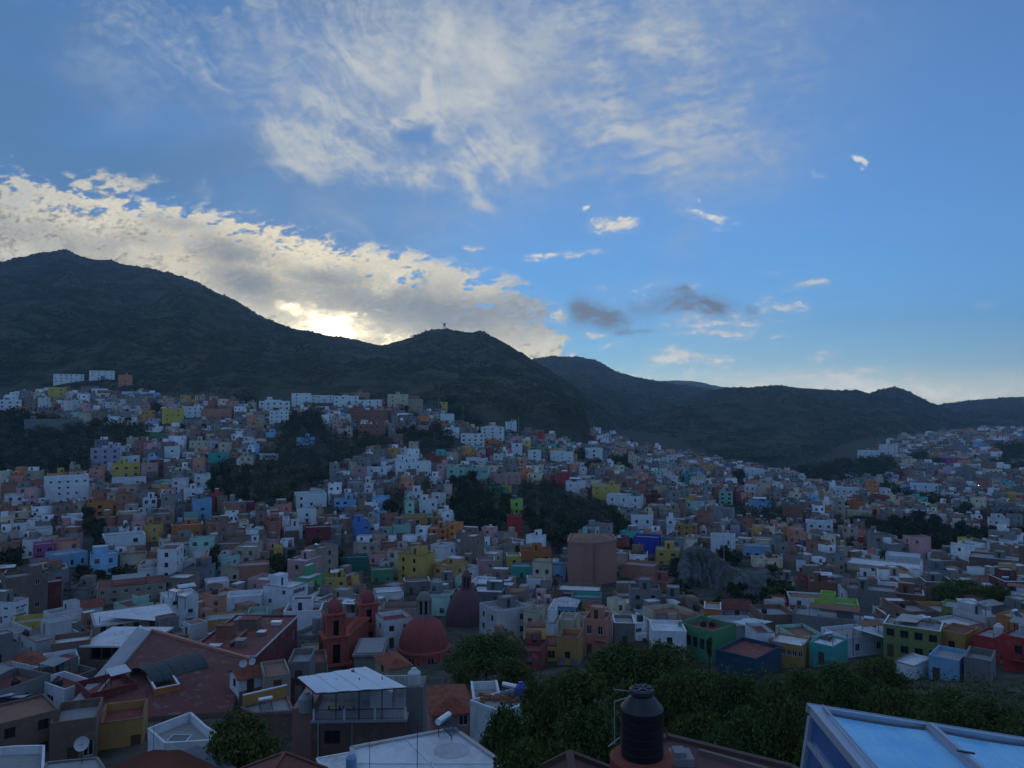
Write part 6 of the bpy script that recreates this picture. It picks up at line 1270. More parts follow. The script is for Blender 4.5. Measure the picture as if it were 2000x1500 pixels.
for c in rest:
    g0 = min(hz(c['x'] - math.sin(c['ya']) * c['d'], c['y'] + c['d']), c['z']); a = (c['x'], c['y'], c['z'], c['ya']); w, d, h = c['w'], c['d'], c['h']; dr = c['z'] - g0 + 4; m = ci[c['col']]; r = ri[c['roof']]
    kind = rf.random()
    B.add(*a, -w / 2, w / 2, 0, d, -dr, h, m, r)
    p = rf.uniform(.3, .9)
    if c['y'] < 700:
        B.add(*a, -w / 2, w / 2, 0, .2, h, h + p, m); B.add(*a, -w / 2, -w / 2 + .2, .2, d, h, h + p, m); B.add(*a, w / 2 - .2, w / 2, .2, d, h, h + p, m)
        if rf.random() < .6: B.add(*a, -w / 2 + .2, w / 2 - .2, d - .2, d, h, h + p, m)
    if kind < .55:
        cw, cd, ch = w * rf.uniform(.25, .65), d * rf.uniform(.3, .55), rf.uniform(2.1, 2.9); cx = rf.uniform(-w / 2 + .2, w / 2 - cw - .2); m2 = m if rf.random() < .6 else ci[rf.choice(('grey', 'white', 'brown'))]
        B.add(*a, cx, cx + cw, d - cd - .3, d - .3, h, h + ch, m2, r)
        if rf.random() < .6: x = cx + cw * rf.uniform(.2, .5); WB.add(*a, x, x + .9, d - cd - .34, d - cd - .3, h + .7, h + 1.9, gi)
    if kind > .72:
        sw = w * rf.uniform(.35, .7); sx = rf.uniform(-w / 2, w / 2 - sw); sh = h * rf.uniform(.35, .65); m2 = ci[pick_col(c['y'])] if rf.random() < .5 else m
        B.add(*a, sx, sx + sw, -2.2, -.01, -dr, sh, m2, r); WB.add(*a, sx + .8, sx + 1.7, -2.24, -2.2, sh - 1.9, sh - .8, gi)
    if rf.random() < .35:
        x = rf.uniform(-w / 2 + .4, w / 2 - 1.6); yv = rf.uniform(.5, d - 2); B.add(*a, x, x + 1.0, yv, yv + 1, h + .01, h + 1.25, gi + (1 if rf.random() < .5 else 2))
    n = max(1, int(w / rf.uniform(2.4, 3.6))); fh = h / c['fl']
    for f in range(c['fl']):
        for i in range(n):
            if rf.random() < .3: continue
            ww = rf.uniform(.7, 1.4); wh = rf.uniform(.9, 1.4); x = -w / 2 + w / n * (i + .5) - ww / 2; zb = f * fh + .9
            WB.add(*a, x, x + ww, -.05, -.005, zb, min(zb + wh, h - .2), gi)
    if c['y'] < 650 and rf.random() < .75:
        for sd_ in (-1, 1):
            y0 = d * rf.uniform(.2, .6); xx = (-w / 2 - .05, -w / 2 - .005) if sd_ < 0 else (w / 2 + .005, w / 2 + .05); zb = (c['fl'] - 1) * fh + .9
            WB.add(*a, *xx, y0, y0 + 1.0, zb, min(zb + 1.2, h - .2), gi)
B.b += WB.b
tag(B.build('hillside_houses', mats), 'mass of small flat-roofed houses covering the far slopes', 'houses', kind='stuff')
# ================================================================ tree building
def tree_mesh(name, n, leaf, seed, mat, bark, tall=1.0, lobes=9, spread=1.0, limbs=True, droop=0.0):
    """unit tree: height 1, crown radius about .45; numpy leaves on clumps at the ends of limbs"""
    r = np.random.default_rng(seed); V = []; Fq = []
    L = []
    for i in range(lobes):
        a = r.uniform(0, 6.28); q = r.uniform(.0, .30) * spread; z = r.uniform(.42, .86) * tall if i else .78 * tall
        L.append((q * math.cos(a) * (1.15 - z * .5), q * math.sin(a) * (1.15 - z * .5), z, r.uniform(.13, .23)))
    per = n // lobes; P = []
    for (x, y, z, rr) in L:
        v = r.normal(size=(per, 3)); v /= np.linalg.norm(v, axis=1)[:, None]; rad = rr * r.uniform(.45, 1.08, (per, 1)) ** .6
        lump = 1 + .35 * (np.sin(v[:, :1] * 5 + seed) * np.cos(v[:, 1:2] * 6) )
        p = v * rad * lump * np.array([1, 1, .82]) + np.array([x, y, z]); p[:, 2] -= droop * np.maximum(0, np.hypot(p[:, 0], p[:, 1]) - .1) * .6; P.append(p)
    P = np.concatenate(P); N = len(P); u = r.normal(size=(N, 3)); u /= np.linalg.norm(u, axis=1)[:, None]; w = r.normal(size=(N, 3)); w -= (w * u).sum(1)[:, None] * u; w /= np.linalg.norm(w, axis=1)[:, None]
    s = leaf * r.uniform(.45, 1.0, (N, 1)) ** 1.5 * 1.9; Vq = np.stack([P - u * s, P - w * s * .55, P + u * s, P + w * s * .55], 1).reshape(-1, 3); Fq = np.arange(N * 4).reshape(-1, 4)
    me = np_mesh(name + '_crown', Vq, Fq, mat)
    t = MB(); t.tube((0, 0, -.06), (.01, 0, .28 * tall), .028, .02, 7)
    if limbs:
        for (x, y, z, rr) in L[:8]: m_ = (x * .4, y * .4, .28 * tall + (z - .28) * .4); t.tube((.01, 0, .24 * tall), m_, .015, .010, 5); t.tube(m_, (x, y, z), .010, .004, 4)
    return me, t.me(name + '_trunk', bark)
BARK = flat((.05, .04, .03), rough=.95, key='bark'); LF = {'dark': leaf_material((.028, .045, .018), 'lf_dark'), 'mid': leaf_material((.042, .066, .024), 'lf_mid'), 'haze': leaf_material((.050, .060, .025), 'lf_haze'), 'near': leaf_material((.052, .092, .028), 'lf_near'), 'near2': leaf_material((.066, .100, .030), 'lf_near2')}
VAR = {k: [tree_mesh('tree', 520, .05, 40 + i, LF[k], BARK, lobes=7, limbs=True) for i in range(3)] for k in ('dark', 'mid', 'haze')}
TREES.sort(key=lambda t: -t[3] * t[4] / t[1] ** 2)
def put_tree(x, y, z, h, r, mesh2, label, cat='tree', group='trees among the hillside houses', name='broadleaf_tree', rz=0):
    o = empty(name, (x, y, z), rz, label, cat, group); c = ob('crown', mesh2[0], o, scale=(r * 2.3, r * 2.3, h)); t = ob('trunk', mesh2[1], o, scale=(h * .8, h * .8, h)); return o
NT = 215
tl = {}
for i, (x, y, z, h, r, k) in enumerate(TREES[:NT]):
    a, b = px_of((x, y, z + h / 2)); rel, ref, dd = relation(a, b); kw = {'dark': 'dark leafy tree', 'mid': 'green leafy tree', 'haze': 'hazy olive tree'}[k]
    tl.setdefault((kw, rel, ref[0]), []).append((dd, (x, y, z, h, r, k)))
for (kw, rel, ref), l in tl.items():
    l.sort(key=lambda t: t[0])
    for i, (dd, (x, y, z, h, r, k)) in enumerate(l):
        relw = rel
        o = 'nearest ' if i == 0 and len(l) > 1 else ('' if i == 0 else (ORD[i] if i < 20 else 'one more '))
        lab = f"{o}{kw} {relw} the {ref}"
        if i >= 20: lab = f"farther {kw} in the grove {relw} the {ref}"
        put_tree(x, y, z, h, r, VAR[k][rt.randrange(3)], lab, rz=rt.uniform(0, 6.28), group=(f"grove {relw} the {ref}" if i >= 20 else 'trees among the hillside houses'))
# rest of the woods as one mass
def woods():
    T = TREES[NT:]; r = np.random.default_rng(4); Vs = []
    small = []
    for c in rest:                       # garden trees between the far houses
        if r.random() < .10: small.append((c['x'] + c['w'] / 2 + 1, c['y'] - 1.5, c['z'], r.uniform(3, 6.5), r.uniform(1.4, 2.6), 'dark'))
    for (x, y, z, h, rr, k) in T + small:
        n = 150 if y < 500 else 80; v = r.normal(size=(n, 3)); v /= np.linalg.norm(v, axis=1)[:, None]
        a = r.uniform(0, 6.28, 3); cl = r.integers(0, 3, n); off = np.stack([np.cos(a), np.sin(a), r.uniform(-.2, .4, 3)], 1)[cl] * rr * .4
        p = v * np.array([rr * .75, rr * .75, h * .33]) * r.uniform(.5, 1.05, (n, 1)) + off + np.array([x, y, z + h * .58])
        u = r.normal(size=(n, 3)); w = r.normal(size=(n, 3)); u /= np.linalg.norm(u, axis=1)[:, None]; w /= np.linalg.norm(w, axis=1)[:, None]; s = (.45 if y < 500 else .8) * r.uniform(.6, 1.3, (n, 1))
        Vs.append(np.stack([p - u * s, p - w * s * .6, p + u * s, p + w * s * .6], 1).reshape(-1, 3))
    V = np.concatenate(Vs); tag(ob('woodland', np_mesh('woodland', V, np.arange(len(V)).reshape(-1, 4), LF['dark'])), 'dark woods and garden greenery between the far houses', 'woods', kind='stuff')
woods()
# ================================================================ FOREGROUND
NEARV = [tree_mesh('neartree', 15000, .0135, 70 + i, LF['near' if i % 2 else 'near2'], BARK, lobes=13 + 2 * i, spread=1.15, droop=.25) for i in range(3)]
NT_ = [(478, 1394, 60, 92, 'round dark bushy tree left of the corrugated roof terrace'), (950, 1246, 118, 74, 'big dark tree beside the ribbed red dome'), (1004, 1288, 104, 44, 'smaller dark tree right of the big one by the red dome'), (905, 1290, 112, 40, 'dark tree partly hiding the red dome base'),
 (985, 1392, 56, 55, 'low tree with browning leaves right of the white flat roof'), (1058, 1350, 62, 66, 'leafy tree right of the blue water tank'), (1122, 1302, 78, 74, 'leafy tree below the white-balconied ochre house'), (1202, 1264, 92, 70, 'tall leafy tree below the faded salmon house'), (1290, 1266, 92, 64, 'tall leafy tree left of the green corner house'),
 (1362, 1300, 82, 64, 'leafy tree in front of the green corner house'), (1442, 1328, 74, 66, 'dark leafy tree in front of the long dark blue house'), (1502, 1346, 64, 62, 'dark leafy tree above the end of the brown roof'), (1566, 1302, 84, 50, 'feathery tree in front of the mustard house'), (1644, 1304, 88, 56, 'feathery tree in front of the turquoise house'),
 (1716, 1284, 96, 50, 'tall pale green tree left of the half-hidden white roof'), (1782, 1346, 78, 58, 'bushy tree below the half-hidden white roof'), (1852, 1352, 82, 52, 'bushy tree below the sky blue house'), (1926, 1368, 78, 54, 'bushy tree below the bare stone block'), (1996, 1384, 74, 56, 'bushy tree at the right edge'),
 (1150, 1396, 50, 78, 'dense dark tree left of the black water tank'), (1244, 1352, 56, 70, 'dense dark tree right behind the black water tank'), (1352, 1384, 52, 74, 'dense dark tree right of the black water tank'), (1452, 1396, 50, 74, 'dense dark tree between tank and blue canopy'), (1544, 1392, 50, 66, 'dense dark tree touching the blue canopy corner'),
 (1020, 1432, 46, 66, 'low dark tree right of the white flat roof corner'), (1640, 1350, 64, 56, 'dark tree rising behind the blue canopy corner'), (1722, 1362, 60, 62, 'dark tree behind the first canopy pane'), (1806, 1380, 58, 66, 'dark tree behind the canopy divider'), (1900, 1402, 56, 72, 'dark tree behind the far right canopy pane'), (1985, 1420, 54, 70, 'lowest dark tree at the right edge behind the canopy'),
 (1100, 1440, 44, 60, 'low dark tree below the black water tank platform'), (1400, 1440, 46, 66, 'low dark tree behind the brown roof parapet'), (1320, 1330, 70, 60, 'middle dark tree between the two tall leafy ones'), (1590, 1350, 70, 50, 'small dark tree left of the canopy corner')]
for i, (cx, top, D, rp, lab) in enumerate(NT_):
    r = rp / F * D; x = at(cx, top, D).x; g0 = hz(x, D); h = max(at(cx, top, D).z - g0, 3.5)
    hh = min(h, max(r * 2.6, 6)) if h > 14 else h
    o = put_tree(x, D, g0 - .2, h * 1.09, r * 1.08, NEARV[i % 3], lab, rz=i * 1.7, group='trees below the terrace')
def undergrowth():
    r = np.random.default_rng(8); N = 60000; Y = r.uniform(38, 118, N); s = r.uniform(-.12, .78, N); lim = np.array([fore_ok(1000 + a * F, 1500) for a in s[:1]])
    Xs = s * Y; z = np.array([hz(a, b) for a, b in zip(Xs, Y)]); px = 1000 + F * s; py = 750 - F * ((z) / Y * CP - SP) / (CP + z / Y * SP)
    L = np.interp(px, [0, 860, 880, 960, 1030, 1090, 1200, 1300, 1340, 1440, 1600, 1740, 2000], [1400, 1330, 1262, 1262, 1290, 1300, 1282, 1290, 1290, 1300, 1310, 1330, 1350]) + 4
    k = (py > L) & (px > 870); Xs, Y, z = Xs[k], Y[k], z[k]; n = len(Xs); p = np.stack([Xs, Y, z + r.uniform(0, 1, n) ** 2 * 2.4], -1)
    u = r.normal(size=(n, 3)); w = r.normal(size=(n, 3)); u /= np.linalg.norm(u, axis=1)[:, None]; w /= np.linalg.norm(w, axis=1)[:, None]; q = r.uniform(.10, .26, (n, 1))
    V = np.stack([p - u * q, p - w * q * .6, p + u * q, p + w * q * .6], 1).reshape(-1, 3)
    tag(ob('undergrowth', np_mesh('undergrowth', V, np.arange(len(V)).reshape(-1, 4), LF['near'])), 'dark undergrowth covering the slope beneath the trees', 'undergrowth', kind='stuff')
undergrowth()
def zplane(px, py, z): return at(px, py, z / trow(py))
def slab(name, label, corners, z, wall, roof, down=6.0, rim=.25, curb=.25, cat='house', extra=None):
    """flat roofed house from the photo corners of its roof plane; rim raised round it"""
    P = [zplane(a, b, z) if b < 5000 else None for a, b in corners]; c = sum(P, Vector()) / len(P); o = empty(name, (c.x, c.y, z - down), 0, label, cat)
    L = [(p.x - c.x, p.y - c.y) for p in P]; ar = sum(L[i][0] * L[(i + 1) % len(L)][1] - L[(i + 1) % len(L)][0] * L[i][1] for i in range(len(L)))
    if ar < 0: L = L[::-1]
    m = MB(); m.prism(L, -2, down - .02); m.build('wall', wall, o); r = MB(); r.poly([(a * .995, b * .995, down) for a, b in L]); r.build('roof', roof, o)
    k = MB()
    for i in range(len(L)): a, b = L[i], L[(i + 1) % len(L)]; k.bar((a[0] * .985, a[1] * .985, down + rim / 2 - .05), (b[0] * .985, b[1] * .985, down + rim / 2 - .05), curb, h=rim)
    k.build('parapet', wall, o); return o, c
# white flat roof in the foreground
WR = plaster((.60, .62, .64), dirt=.55, key='whiteroof', scale=.45, rough=.7); z = -24.0
o, c = slab('flat_roof_house', 'house with a large stained white flat roof at the bottom of the view', [(684, 1462), (886, 1424), (1010, 1512), (1100, 1600), (720, 1640)], z, plaster((.42, .40, .38), key='wrwall', dirt=.5), WR, 7, .22, .3)
m = MB()
for a, b in (((792, 1442), (862, 1512)), ((862, 1512), (930, 1580)), ((700, 1492), (1000, 1492))):
    A_, B_ = zplane(*a, z) - c, zplane(*b, z) - c; m.bar((A_.x, A_.y, 7.03), (B_.x, B_.y, 7.03), .12, h=.07)
m.build('roof_seam', WR, o)
q = zplane(882, 1466, z) - c; m = MB(); m.lathe([(1.25, 0), (1.2, .05), (1.1, .05), (1.0, .012)], 24); m.build('patch_ring', plaster((.45, .46, .47), key='patchr', dirt=.6), o, (q.x, q.y, 7.0))
q = zplane(705, 1490, z) - c; m = MB(); m.lathe([(.35, 0), (.35, .9), (.12, 1.15)], 12); tag(m.build('water_barrel', flat((.16, .34, .50), rough=.5, key='barrel'), None, (q.x + c.x - .4, q.y + c.y - 1.2, z)), 'faded blue barrel at the left corner of the white flat roof', 'barrel')
# low roofs at the bottom edge
def tiled_roof(name, label, pts, zc, rows, col, wallc='brick', down=6):
    """sloping roof sheet of pan tiles: pts = far-left, far-right, near-right, near-left photo corners with their heights"""
    P = [zplane(a, b, zz) for a, b, zz in pts]; o = empty(name, tuple(P[3]), 0, label, 'house'); P = [p - Vector(o.location) for p in P]
    mt = plaster(col, dirt=.6, scale=3, key=('tiles', col)); n = rows; cn = 14; mb = MB()
    for i in range(n):
        t0, tm, t1 = i / n, (i + .5) / n, (i + 1) / n
        for j in range(cn):
            s0, s1 = j / cn, (j + 1.04) / cn; lift = Vector((0, 0, .03)); up = Vector((0, 0, .075))
            F_ = lambda t, s: P[3].lerp(P[2], t).lerp(P[0].lerp(P[1], t), min(s, 1))
            a, b, c_ = F_(t0, s0) + lift, F_(tm, s0) + lift + up, F_(t1, s0) + lift; d, e, f = F_(t0, s1), F_(tm, s1) + up, F_(t1, s1)
            mb.quad(tuple(a), tuple(b), tuple(e), tuple(d)); mb.quad(tuple(b), tuple(c_), tuple(f), tuple(e)); mb.poly([tuple(a), tuple(c_), tuple(b)])
    tag(mb.build('tiles', mt, o), kind='stuff'); w = MB()
    for i in range(4):
        a, b = P[i], P[(i + 1) % 4]; w.quad((a.x, a.y, a.z - .03), (b.x, b.y, b.z - .03), (b.x, b.y, -down), (a.x, a.y, -down))
    w.quad(*[(p.x, p.y, p.z - .04) for p in P]); w.build('wall', wallm(wallc), o); return o
tiled_roof('tiled_house', 'house under rows of terracotta pan tiles at the bottom left', [(300, 1466, -26), (352, 1466, -26), (452, 1512, -27.4), (180, 1512, -27.4)], 0, 34, (.30, .10, .06))
tiled_roof('corrugated_shed', 'shed with a grey corrugated roof right of the terracotta pan tiles', [(356, 1468, -26.2), (384, 1456, -26.2), (470, 1506, -27.4), (440, 1514, -27.4)], 0, 20, (.30, .30, .32), 'grey')
def hip_low(name, label, peak, L, Rr, front, zr, ze, mat):
    P = zplane(*peak, zr); o = empty(name, (P.x, P.y, ze - 5), 0, label, 'house'); A_ = zplane(*L, ze); B_ = zplane(*Rr, ze); O = Vector(o.location)
    a, b = A_ - O, B_ - O; c1, c2 = Vector((a.x, a.y - 8, a.z)), Vector((b.x, b.y - 8, b.z)); bk = Vector((0, 3.5, a.z)); p = P - O; m = MB()
    m.poly([tuple(a), tuple(b), tuple(p)][::1]); f1 = Vector((p.x, p.y - 5, p.z)); m.poly([tuple(c1), tuple(f1), tuple(p), tuple(a)]); m.poly([tuple(b), tuple(p), tuple(f1), tuple(c2)][::1]); m.poly([tuple(c1), tuple(c2), tuple(f1)])
    m.build('roof', mat, o); r = MB()
    for e, f in ((a, p), (b, p), (p, f1)): r.bar(tuple(e + Vector((0, 0, .05))), tuple(f + Vector((0, 0, .05))), .22, h=.14)
    r.build('ridge', mat, o); w = MB(); w.prism([(c1.x + .3, c1.y + .3), (c2.x - .3, c2.y + .3), (b.x - .3, b.y - .3), (a.x + .3, a.y - .3)], -3, a.z - .1); w.build('wall', wallm('brown'), o)
hip_low('hip_roof_house', 'house under a dark red hip roof at the bottom edge beside the white flat roof', (556, 1471), (470, 1503), (640, 1503), None, -22.6, -23.8, plaster((.17, .05, .035), key='darkhip', dirt=.6, scale=2))
hip_low('gable_house', 'low house with a dark weathered ridge left of the black water tank platform', (1112, 1474), (1060, 1500), (1200, 1508), None, -10.3, -10.9, plaster((.10, .045, .035), key='darkhip2', dirt=.6, scale=2))
# white skylight terrace and white walls lower left
o, c = slab('skylight_house', 'grey-white roof with a white framed skylight and high parapet walls', [(289, 1440), (372, 1408), (402, 1436), (440, 1462), (322, 1470)], -30.5, wallm('white'), roofm('concrete'), 4, .9, .2)
q = zplane(350, 1449, -30.5) - c; m = MB()
for sx in (-1, 1): m.box(sx * .85 - .06, sx * .85 + .06, -.75, .75, 4.0, 4.35); m.box(-.79, .79, sx * .69 - .06, sx * .69 + .06, 4.0, 4.35)
k = m.build('skylight', FRAME_W, o, (q.x, q.y, 0)); m = MB(); m.quad((-.79, -.63, 4.3), (.79, -.63, 4.3), (.79, .63, 4.3), (-.79, .63, 4.3)); m.build('pane', GLASS, k)
slab('white_wall_house', 'white walled house corner at the very bottom left', [(-40, 1478), (34, 1472), (86, 1471), (84, 1520), (-40, 1530)], -28.5, wallm('white'), roofm('concrete'), 5, .7, .2)
o, c = slab('small_flat_house', 'low white concrete roof patch below the brick house front', [(618, 1482), (684, 1470), (700, 1512), (640, 1520)], -25.5, wallm('white'), roofm('white'), 5, .12, .15)
slab('dish_roof', 'bottom edge roof carrying a big pale satellite dish', [(90, 1492), (190, 1482), (215, 1520), (80, 1530)], -27.5, wallm('grey'), roofm('concrete'), 5, .2, .2)
# black water tank on its platform
def big_tank():
    D = 19.2; b = at(1254, 1474, D); r = 41.5 / F * D; bl = flat((.012, .012, .016), rough=.38, key='tankblack', noise=.25, spec=.5)
    o = empty('water_tank', b, 0, 'large black plastic water tank with a conical shoulder on a red platform', 'water tank')
    prof = [(r * .96, 0)]; z = 0; H = 1.12
    for i in range(6): prof += [(r * .985, z + .02), (r * .985, z + .175), (r * .981, z + .18), (r * .981, z + .19)]; z += H / 6
    prof += [(r, H), (r * 1.01, H + .03), (r * .97, H + .07), (r * .56, H + .33), (r * .52, H + .36), (r * .52, H + .40)]
    m = MB(); m.lathe(prof, 40); m.build('body', bl, o, smooth=False)
    m = MB(); m.lathe([(r * .53, 0), (r * .56, .02), (r * .56, .10), (r * .5, .13), (r * .42, .135), (r * .38, .10), (r * .12, .10), (r * .10, .13)], 24)
    for k in range(6): a = k * math.pi / 3; m.bar((r * .12 * math.cos(a), r * .12 * math.sin(a), .12), (r * .5 * math.cos(a), r * .5 * math.sin(a), .13), .05, h=.05)
    m.build('lid', flat((.045, .04, .055), rough=.5, key='lid'), o, (0, 0, H + .40))
    m = MB(); pts = [(-r - .16, -.1, .3), (-r - .16, -.1, 1.35), (-r * .4, -.1, 1.50)]
    for i in range(2): m.tube(pts[i], pts[i + 1], .014)
    m.tube((-r - .02, -.05, .45), (-r - .32, -.12, .25), .016); m.tube((-r * .5, 0, 1.56), (-r * .5 - .42, .05, 1.60), .012); m.build('pipe', flat((.30, .33, .36), key='pipe2'), o)
    pl = empty('tank_platform', (b.x, b.y, b.z - .28), 0, 'rounded red concrete platform carrying the black water tank', 'platform')
    m = MB(); m.lathe([(.80, -.02), (.80, .22), (.74, .275)], 28); m.build('slab', plaster((.26, .055, .03), key='platred', dirt=.5, scale=3), pl)
    m = MB(); m.box(-.45, .5, -.4, .5, -3, -.02); m.build('pillar', plaster((.10, .06, .055), key='pillar', dirt=.6), pl)
    # brown roof beside it
    z = b.z - .45; slab('brown_roof_house', 'dark brown flat roof with raised parapet lines behind the black water tank', [(1200, 1500), (1300, 1440), (1548, 1502), (1700, 1600), (1300, 1640)], z, plaster((.12, .06, .05), key='brw', dirt=.5), plaster((.13, .055, .05), key='brr', dirt=.6, scale=2), 3, .16, .16)
    A_, B_ = zplane(1366, 1472, z), zplane(1500, 1510, z); m = MB(); m.bar((0, 0, .06), tuple(B_ - A_ + Vector((0, 0, .06))), .1, h=.12); tag(m.build('roof_ledge', plaster((.2, .14, .12), key='ledge'), None, tuple(A_)), 'thin concrete ledge crossing the dark brown roof', 'ledge')
    q = zplane(1328, 1486, z); m = MB(); m.box(-.25, .3, -.35, .3, 0, .2); m.box(-.2, .1, -.3, .1, .2, .34); tag(m.build('concrete_block', plaster((.26, .25, .25), key='cblock'), None, (q.x, q.y, z)), 'rough grey concrete block beside the black tank', 'block')
big_tank()
# blue canopy
def canopy():
    P1 = zplane(1584, 1382, -2.75); e = zplane(2006, 1449, -3.02); ex = (e - P1).normalized(); d2 = Vector((-.156, -.988, 0)); ey = (-d2 + ex * ex.dot(d2)).normalized(); ez = ex.cross(ey)
    o = empty('glass_canopy', tuple(P1), 0, 'light blue glazed canopy roof with metal bars in the lower right corner', 'canopy')
    o.rotation_euler = Matrix((ex, ey, ez)).transposed().to_euler()     # local x along the far edge, local -y towards the camera
    bar = flat((.40, .42, .50), rough=.4, metal=.3, key='canbar', noise=.15); edge = flat((.42, .44, .50), rough=.3, metal=.6, key='canedge')
    m_, gg, b = newmat('blue polycarbonate'); tc = gg.node('ShaderNodeTexCoord'); P = X(gg, tc.outputs['Object']); x, y, zz = gg.sep(P)
    n = gg.noise(P, 1.6, 5, .6, .6); st = gg.noise(gg.vec(x * 14, y * 1.5, 0), 1.2, 4, .6); c_ = gg.mix(gg.sstep(n * .75 + st * .25, .35, .7), (.12, .44, .72), (.30, .64, .84))
    gg.l.new(c_.s, b.inputs['Base Color']); b.inputs['Roughness'].default_value = .28; b.inputs['Specular IOR Level'].default_value = .7
    gg.l.new(gg.sstep(n, .3, .8, .18, .42).s, b.inputs['Roughness'])
    W_ = .98; n = 4
    for i in range(n):
        x0, x1 = .10 + i * W_, .10 + (i + 1) * W_ - .07; p = MB(); N = 8
        for j in range(N):
            for k in range(6):
                f = lambda a, b_: (x0 + (x1 - x0) * a / 6, -.06 - 4.2 * b_ / N, -.02 - .012 * math.sin(math.pi * a / 6))
                p.quad(f(k, j + 1), f(k + 1, j + 1), f(k + 1, j), f(k, j))
        p.build('pane', m_, o, smooth=True)
        if i: q = MB(); xc = x0 - .04; q.box(xc - .042, xc + .042, -4.3, -.05, -.03, .02); q.box(xc - .02, xc + .02, -4.3, -.05, .02, .05); q.build('glazing_bar', bar, o); q = MB(); q.box(xc - .07, xc + .07, -.62, -.60, .05, .062); q.build('clip', FRAME_D, o)
    q = MB(); q.box(-.02, .085, -4.3, -.02, -.05, .02); q.box(.085, .098, -4.3, -.02, .03, .05); q.build('edge_bar', bar, o)
    q = MB(); q.box(-.03, 5.2, -.02, .03, -.05, .02); q.box(-.03, 5.2, .03, .038, -.05, .025); q.build('front_gutter', edge, o)
    q = MB(); q.quad((0, -4.3, -.06), (0, -.02, -.06), (0, -.02, -2.4), (0, -4.3, -2.4)); q.build('side_pane', flat((.03, .13, .32), rough=.12, key='sidepane', noise=.2, spec=.8), o)
    for yy in (-.06, -1.3, -2.6): q = MB(); q.box(-.035, .03, yy - .03, yy + .03, -2.4, -.061); q.build('post', bar, o)
    q = MB(); q.box(-.03, .02, -4.3, -.02, -.30, -.26); q.build('side_rail', bar, o)
    q = MB(); q.box(0, 5.2, .0, .04, -2.4, -.1); q.build('front_beam', FRAME_D, o)
canopy()
# ================================================================ things on the roofs
def tank_mesh(mat, r=.55, h=1.15):
    m = MB(); m.lathe([(r, 0), (r * 1.0, h * .72), (r * .96, h * .78), (r * .45, h), (r * .42, h * 1.08), (r * .2, h * 1.12)], 12); return m.me('water_tank', mat)
TK = {'black': tank_mesh(flat((.02, .02, .022), rough=.5, key='tkb')), 'white': tank_mesh(flat((.55, .55, .54), rough=.5, key='tkw')), 'grey': tank_mesh(flat((.30, .30, .29), rough=.7, key='tkg'), .6, 1.3)}
TK['blue'] = tank_mesh(flat((.02, .08, .38), rough=.4, key='tkblue'), .55, 1.5)
def add_tank(kind, p, label, s=1.0, group=None): return tag(ob('water_tank', TK[kind], None, p, scale=(s, s, s)), label, 'water tank', group)
HEM = flat((.72, .73, .75), rough=.25, metal=.5, key='hem', noise=.1); TUBE = flat((.04, .05, .09), rough=.2, key='htube')
_h = {}
def heater(p, rz, label):
    o = empty('solar_heater', p, rz, label, 'solar heater', 'solar water heaters on the roofs')
    if not _h:
        m = MB(); m.tube((-.75, .6, 1.1), (.75, .6, 1.1), .24, n=12); _h['c'] = m.me('cylinder', HEM)
        m = MB(); 
        for k in range(9): m.tube((-.6 + k * .15, .5, .95), (-.6 + k * .15, -.5, .25), .03, n=5)
        _h['t'] = m.me('tubes', TUBE); m = MB()
        for sx in (-.65, .65): m.bar((sx, .6, 0), (sx, .6, .95), .05); m.bar((sx, -.5, 0), (sx, -.5, .25), .05); m.bar((sx, -.5, .22), (sx, .55, .95), .05)
        _h['f'] = m.me('frame', FRAME_D)
    ob('cylinder', _h['c'], o); ob('tubes', _h['t'], o); ob('frame', _h['f'], o)
def dish(p, rz, label, s=1.0):
    o = empty('satellite_dish', p, rz, label, 'satellite dish', 'satellite dishes on the roofs'); o.scale = (s, s, s)
    m = MB(); m.lathe([(.02, 0), (.2, .03), (.36, .09), (.42, .13)], 14, cap=False); m.build('reflector', flat((.5, .5, .5), rough=.5, key='dishm'), o, (0, 0, 1.1), (R(60), 0, 0)); m = MB(); m.tube((0, 0, 0), (0, 0, 1.1), .03); m.tube((0, 0, 1.05), (0, -.5, 1.25), .015); m.build('stand', FRAME_D, o)
_a = {}
def aer(p, label):
    if not _a:
        m = MB(); m.tube((0, 0, 0), (0, 0, 3.2), .03, n=5); _a['p'] = m.me('pole', FRAME_D); m = MB(); m.tube((-.5, 0, 3.0), (.5, .1, 3.1), .02, n=4)
        for k in range(5): m.bar((-.4 + .2 * k, -.3, 3.02 + .02 * k), (-.4 + .2 * k, .3, 3.02 + .02 * k), .02)
        _a['a'] = m.me('antenna', FRAME_D)
    o = empty('aerial', p, ro.uniform(0, 3), label, 'aerial', 'television aerials on the town roofs'); ob('pole', _a['p'], o); ob('antenna', _a['a'], o)
ro = random.Random(77); ntank = 0
for c in ind:
    M_ = Matrix.Translation((c['x'], c['y'], c['z'])) @ Matrix.Rotation(c['ya'], 4, 'Z'); w, d, h = c['w'], c['d'], c['h']
    if c['obj'].get('cabin'): xs = -w / 2 + .9; yy = .9
    else: xs = ro.uniform(-w / 2 + .9, w / 2 - .9); yy = ro.uniform(1, d - 1.2)
    t = ro.random(); sh = c['short']
    if t < .40: add_tank(ro.choices(('black', 'white', 'grey'), (5, 3, 2))[0], M_ @ Vector((xs, yy, h)), f"{'%s'} water tank on the {sh}", 1.0, 'water tanks on the town roofs')
    elif t < .52: heater(M_ @ Vector((xs, max(yy, 1.0), h)), c['ya'], f"solar heater on the {sh}")
    elif t > .80: aer(M_ @ Vector((xs, yy, h)), f"television aerial on the {sh}")
    elif t < .60: dish(M_ @ Vector((xs, yy, h)), c['ya'] + ro.uniform(-.8, .8), f"satellite dish on the {sh}")
inv = {v.name: k for k, v in TK.items()}
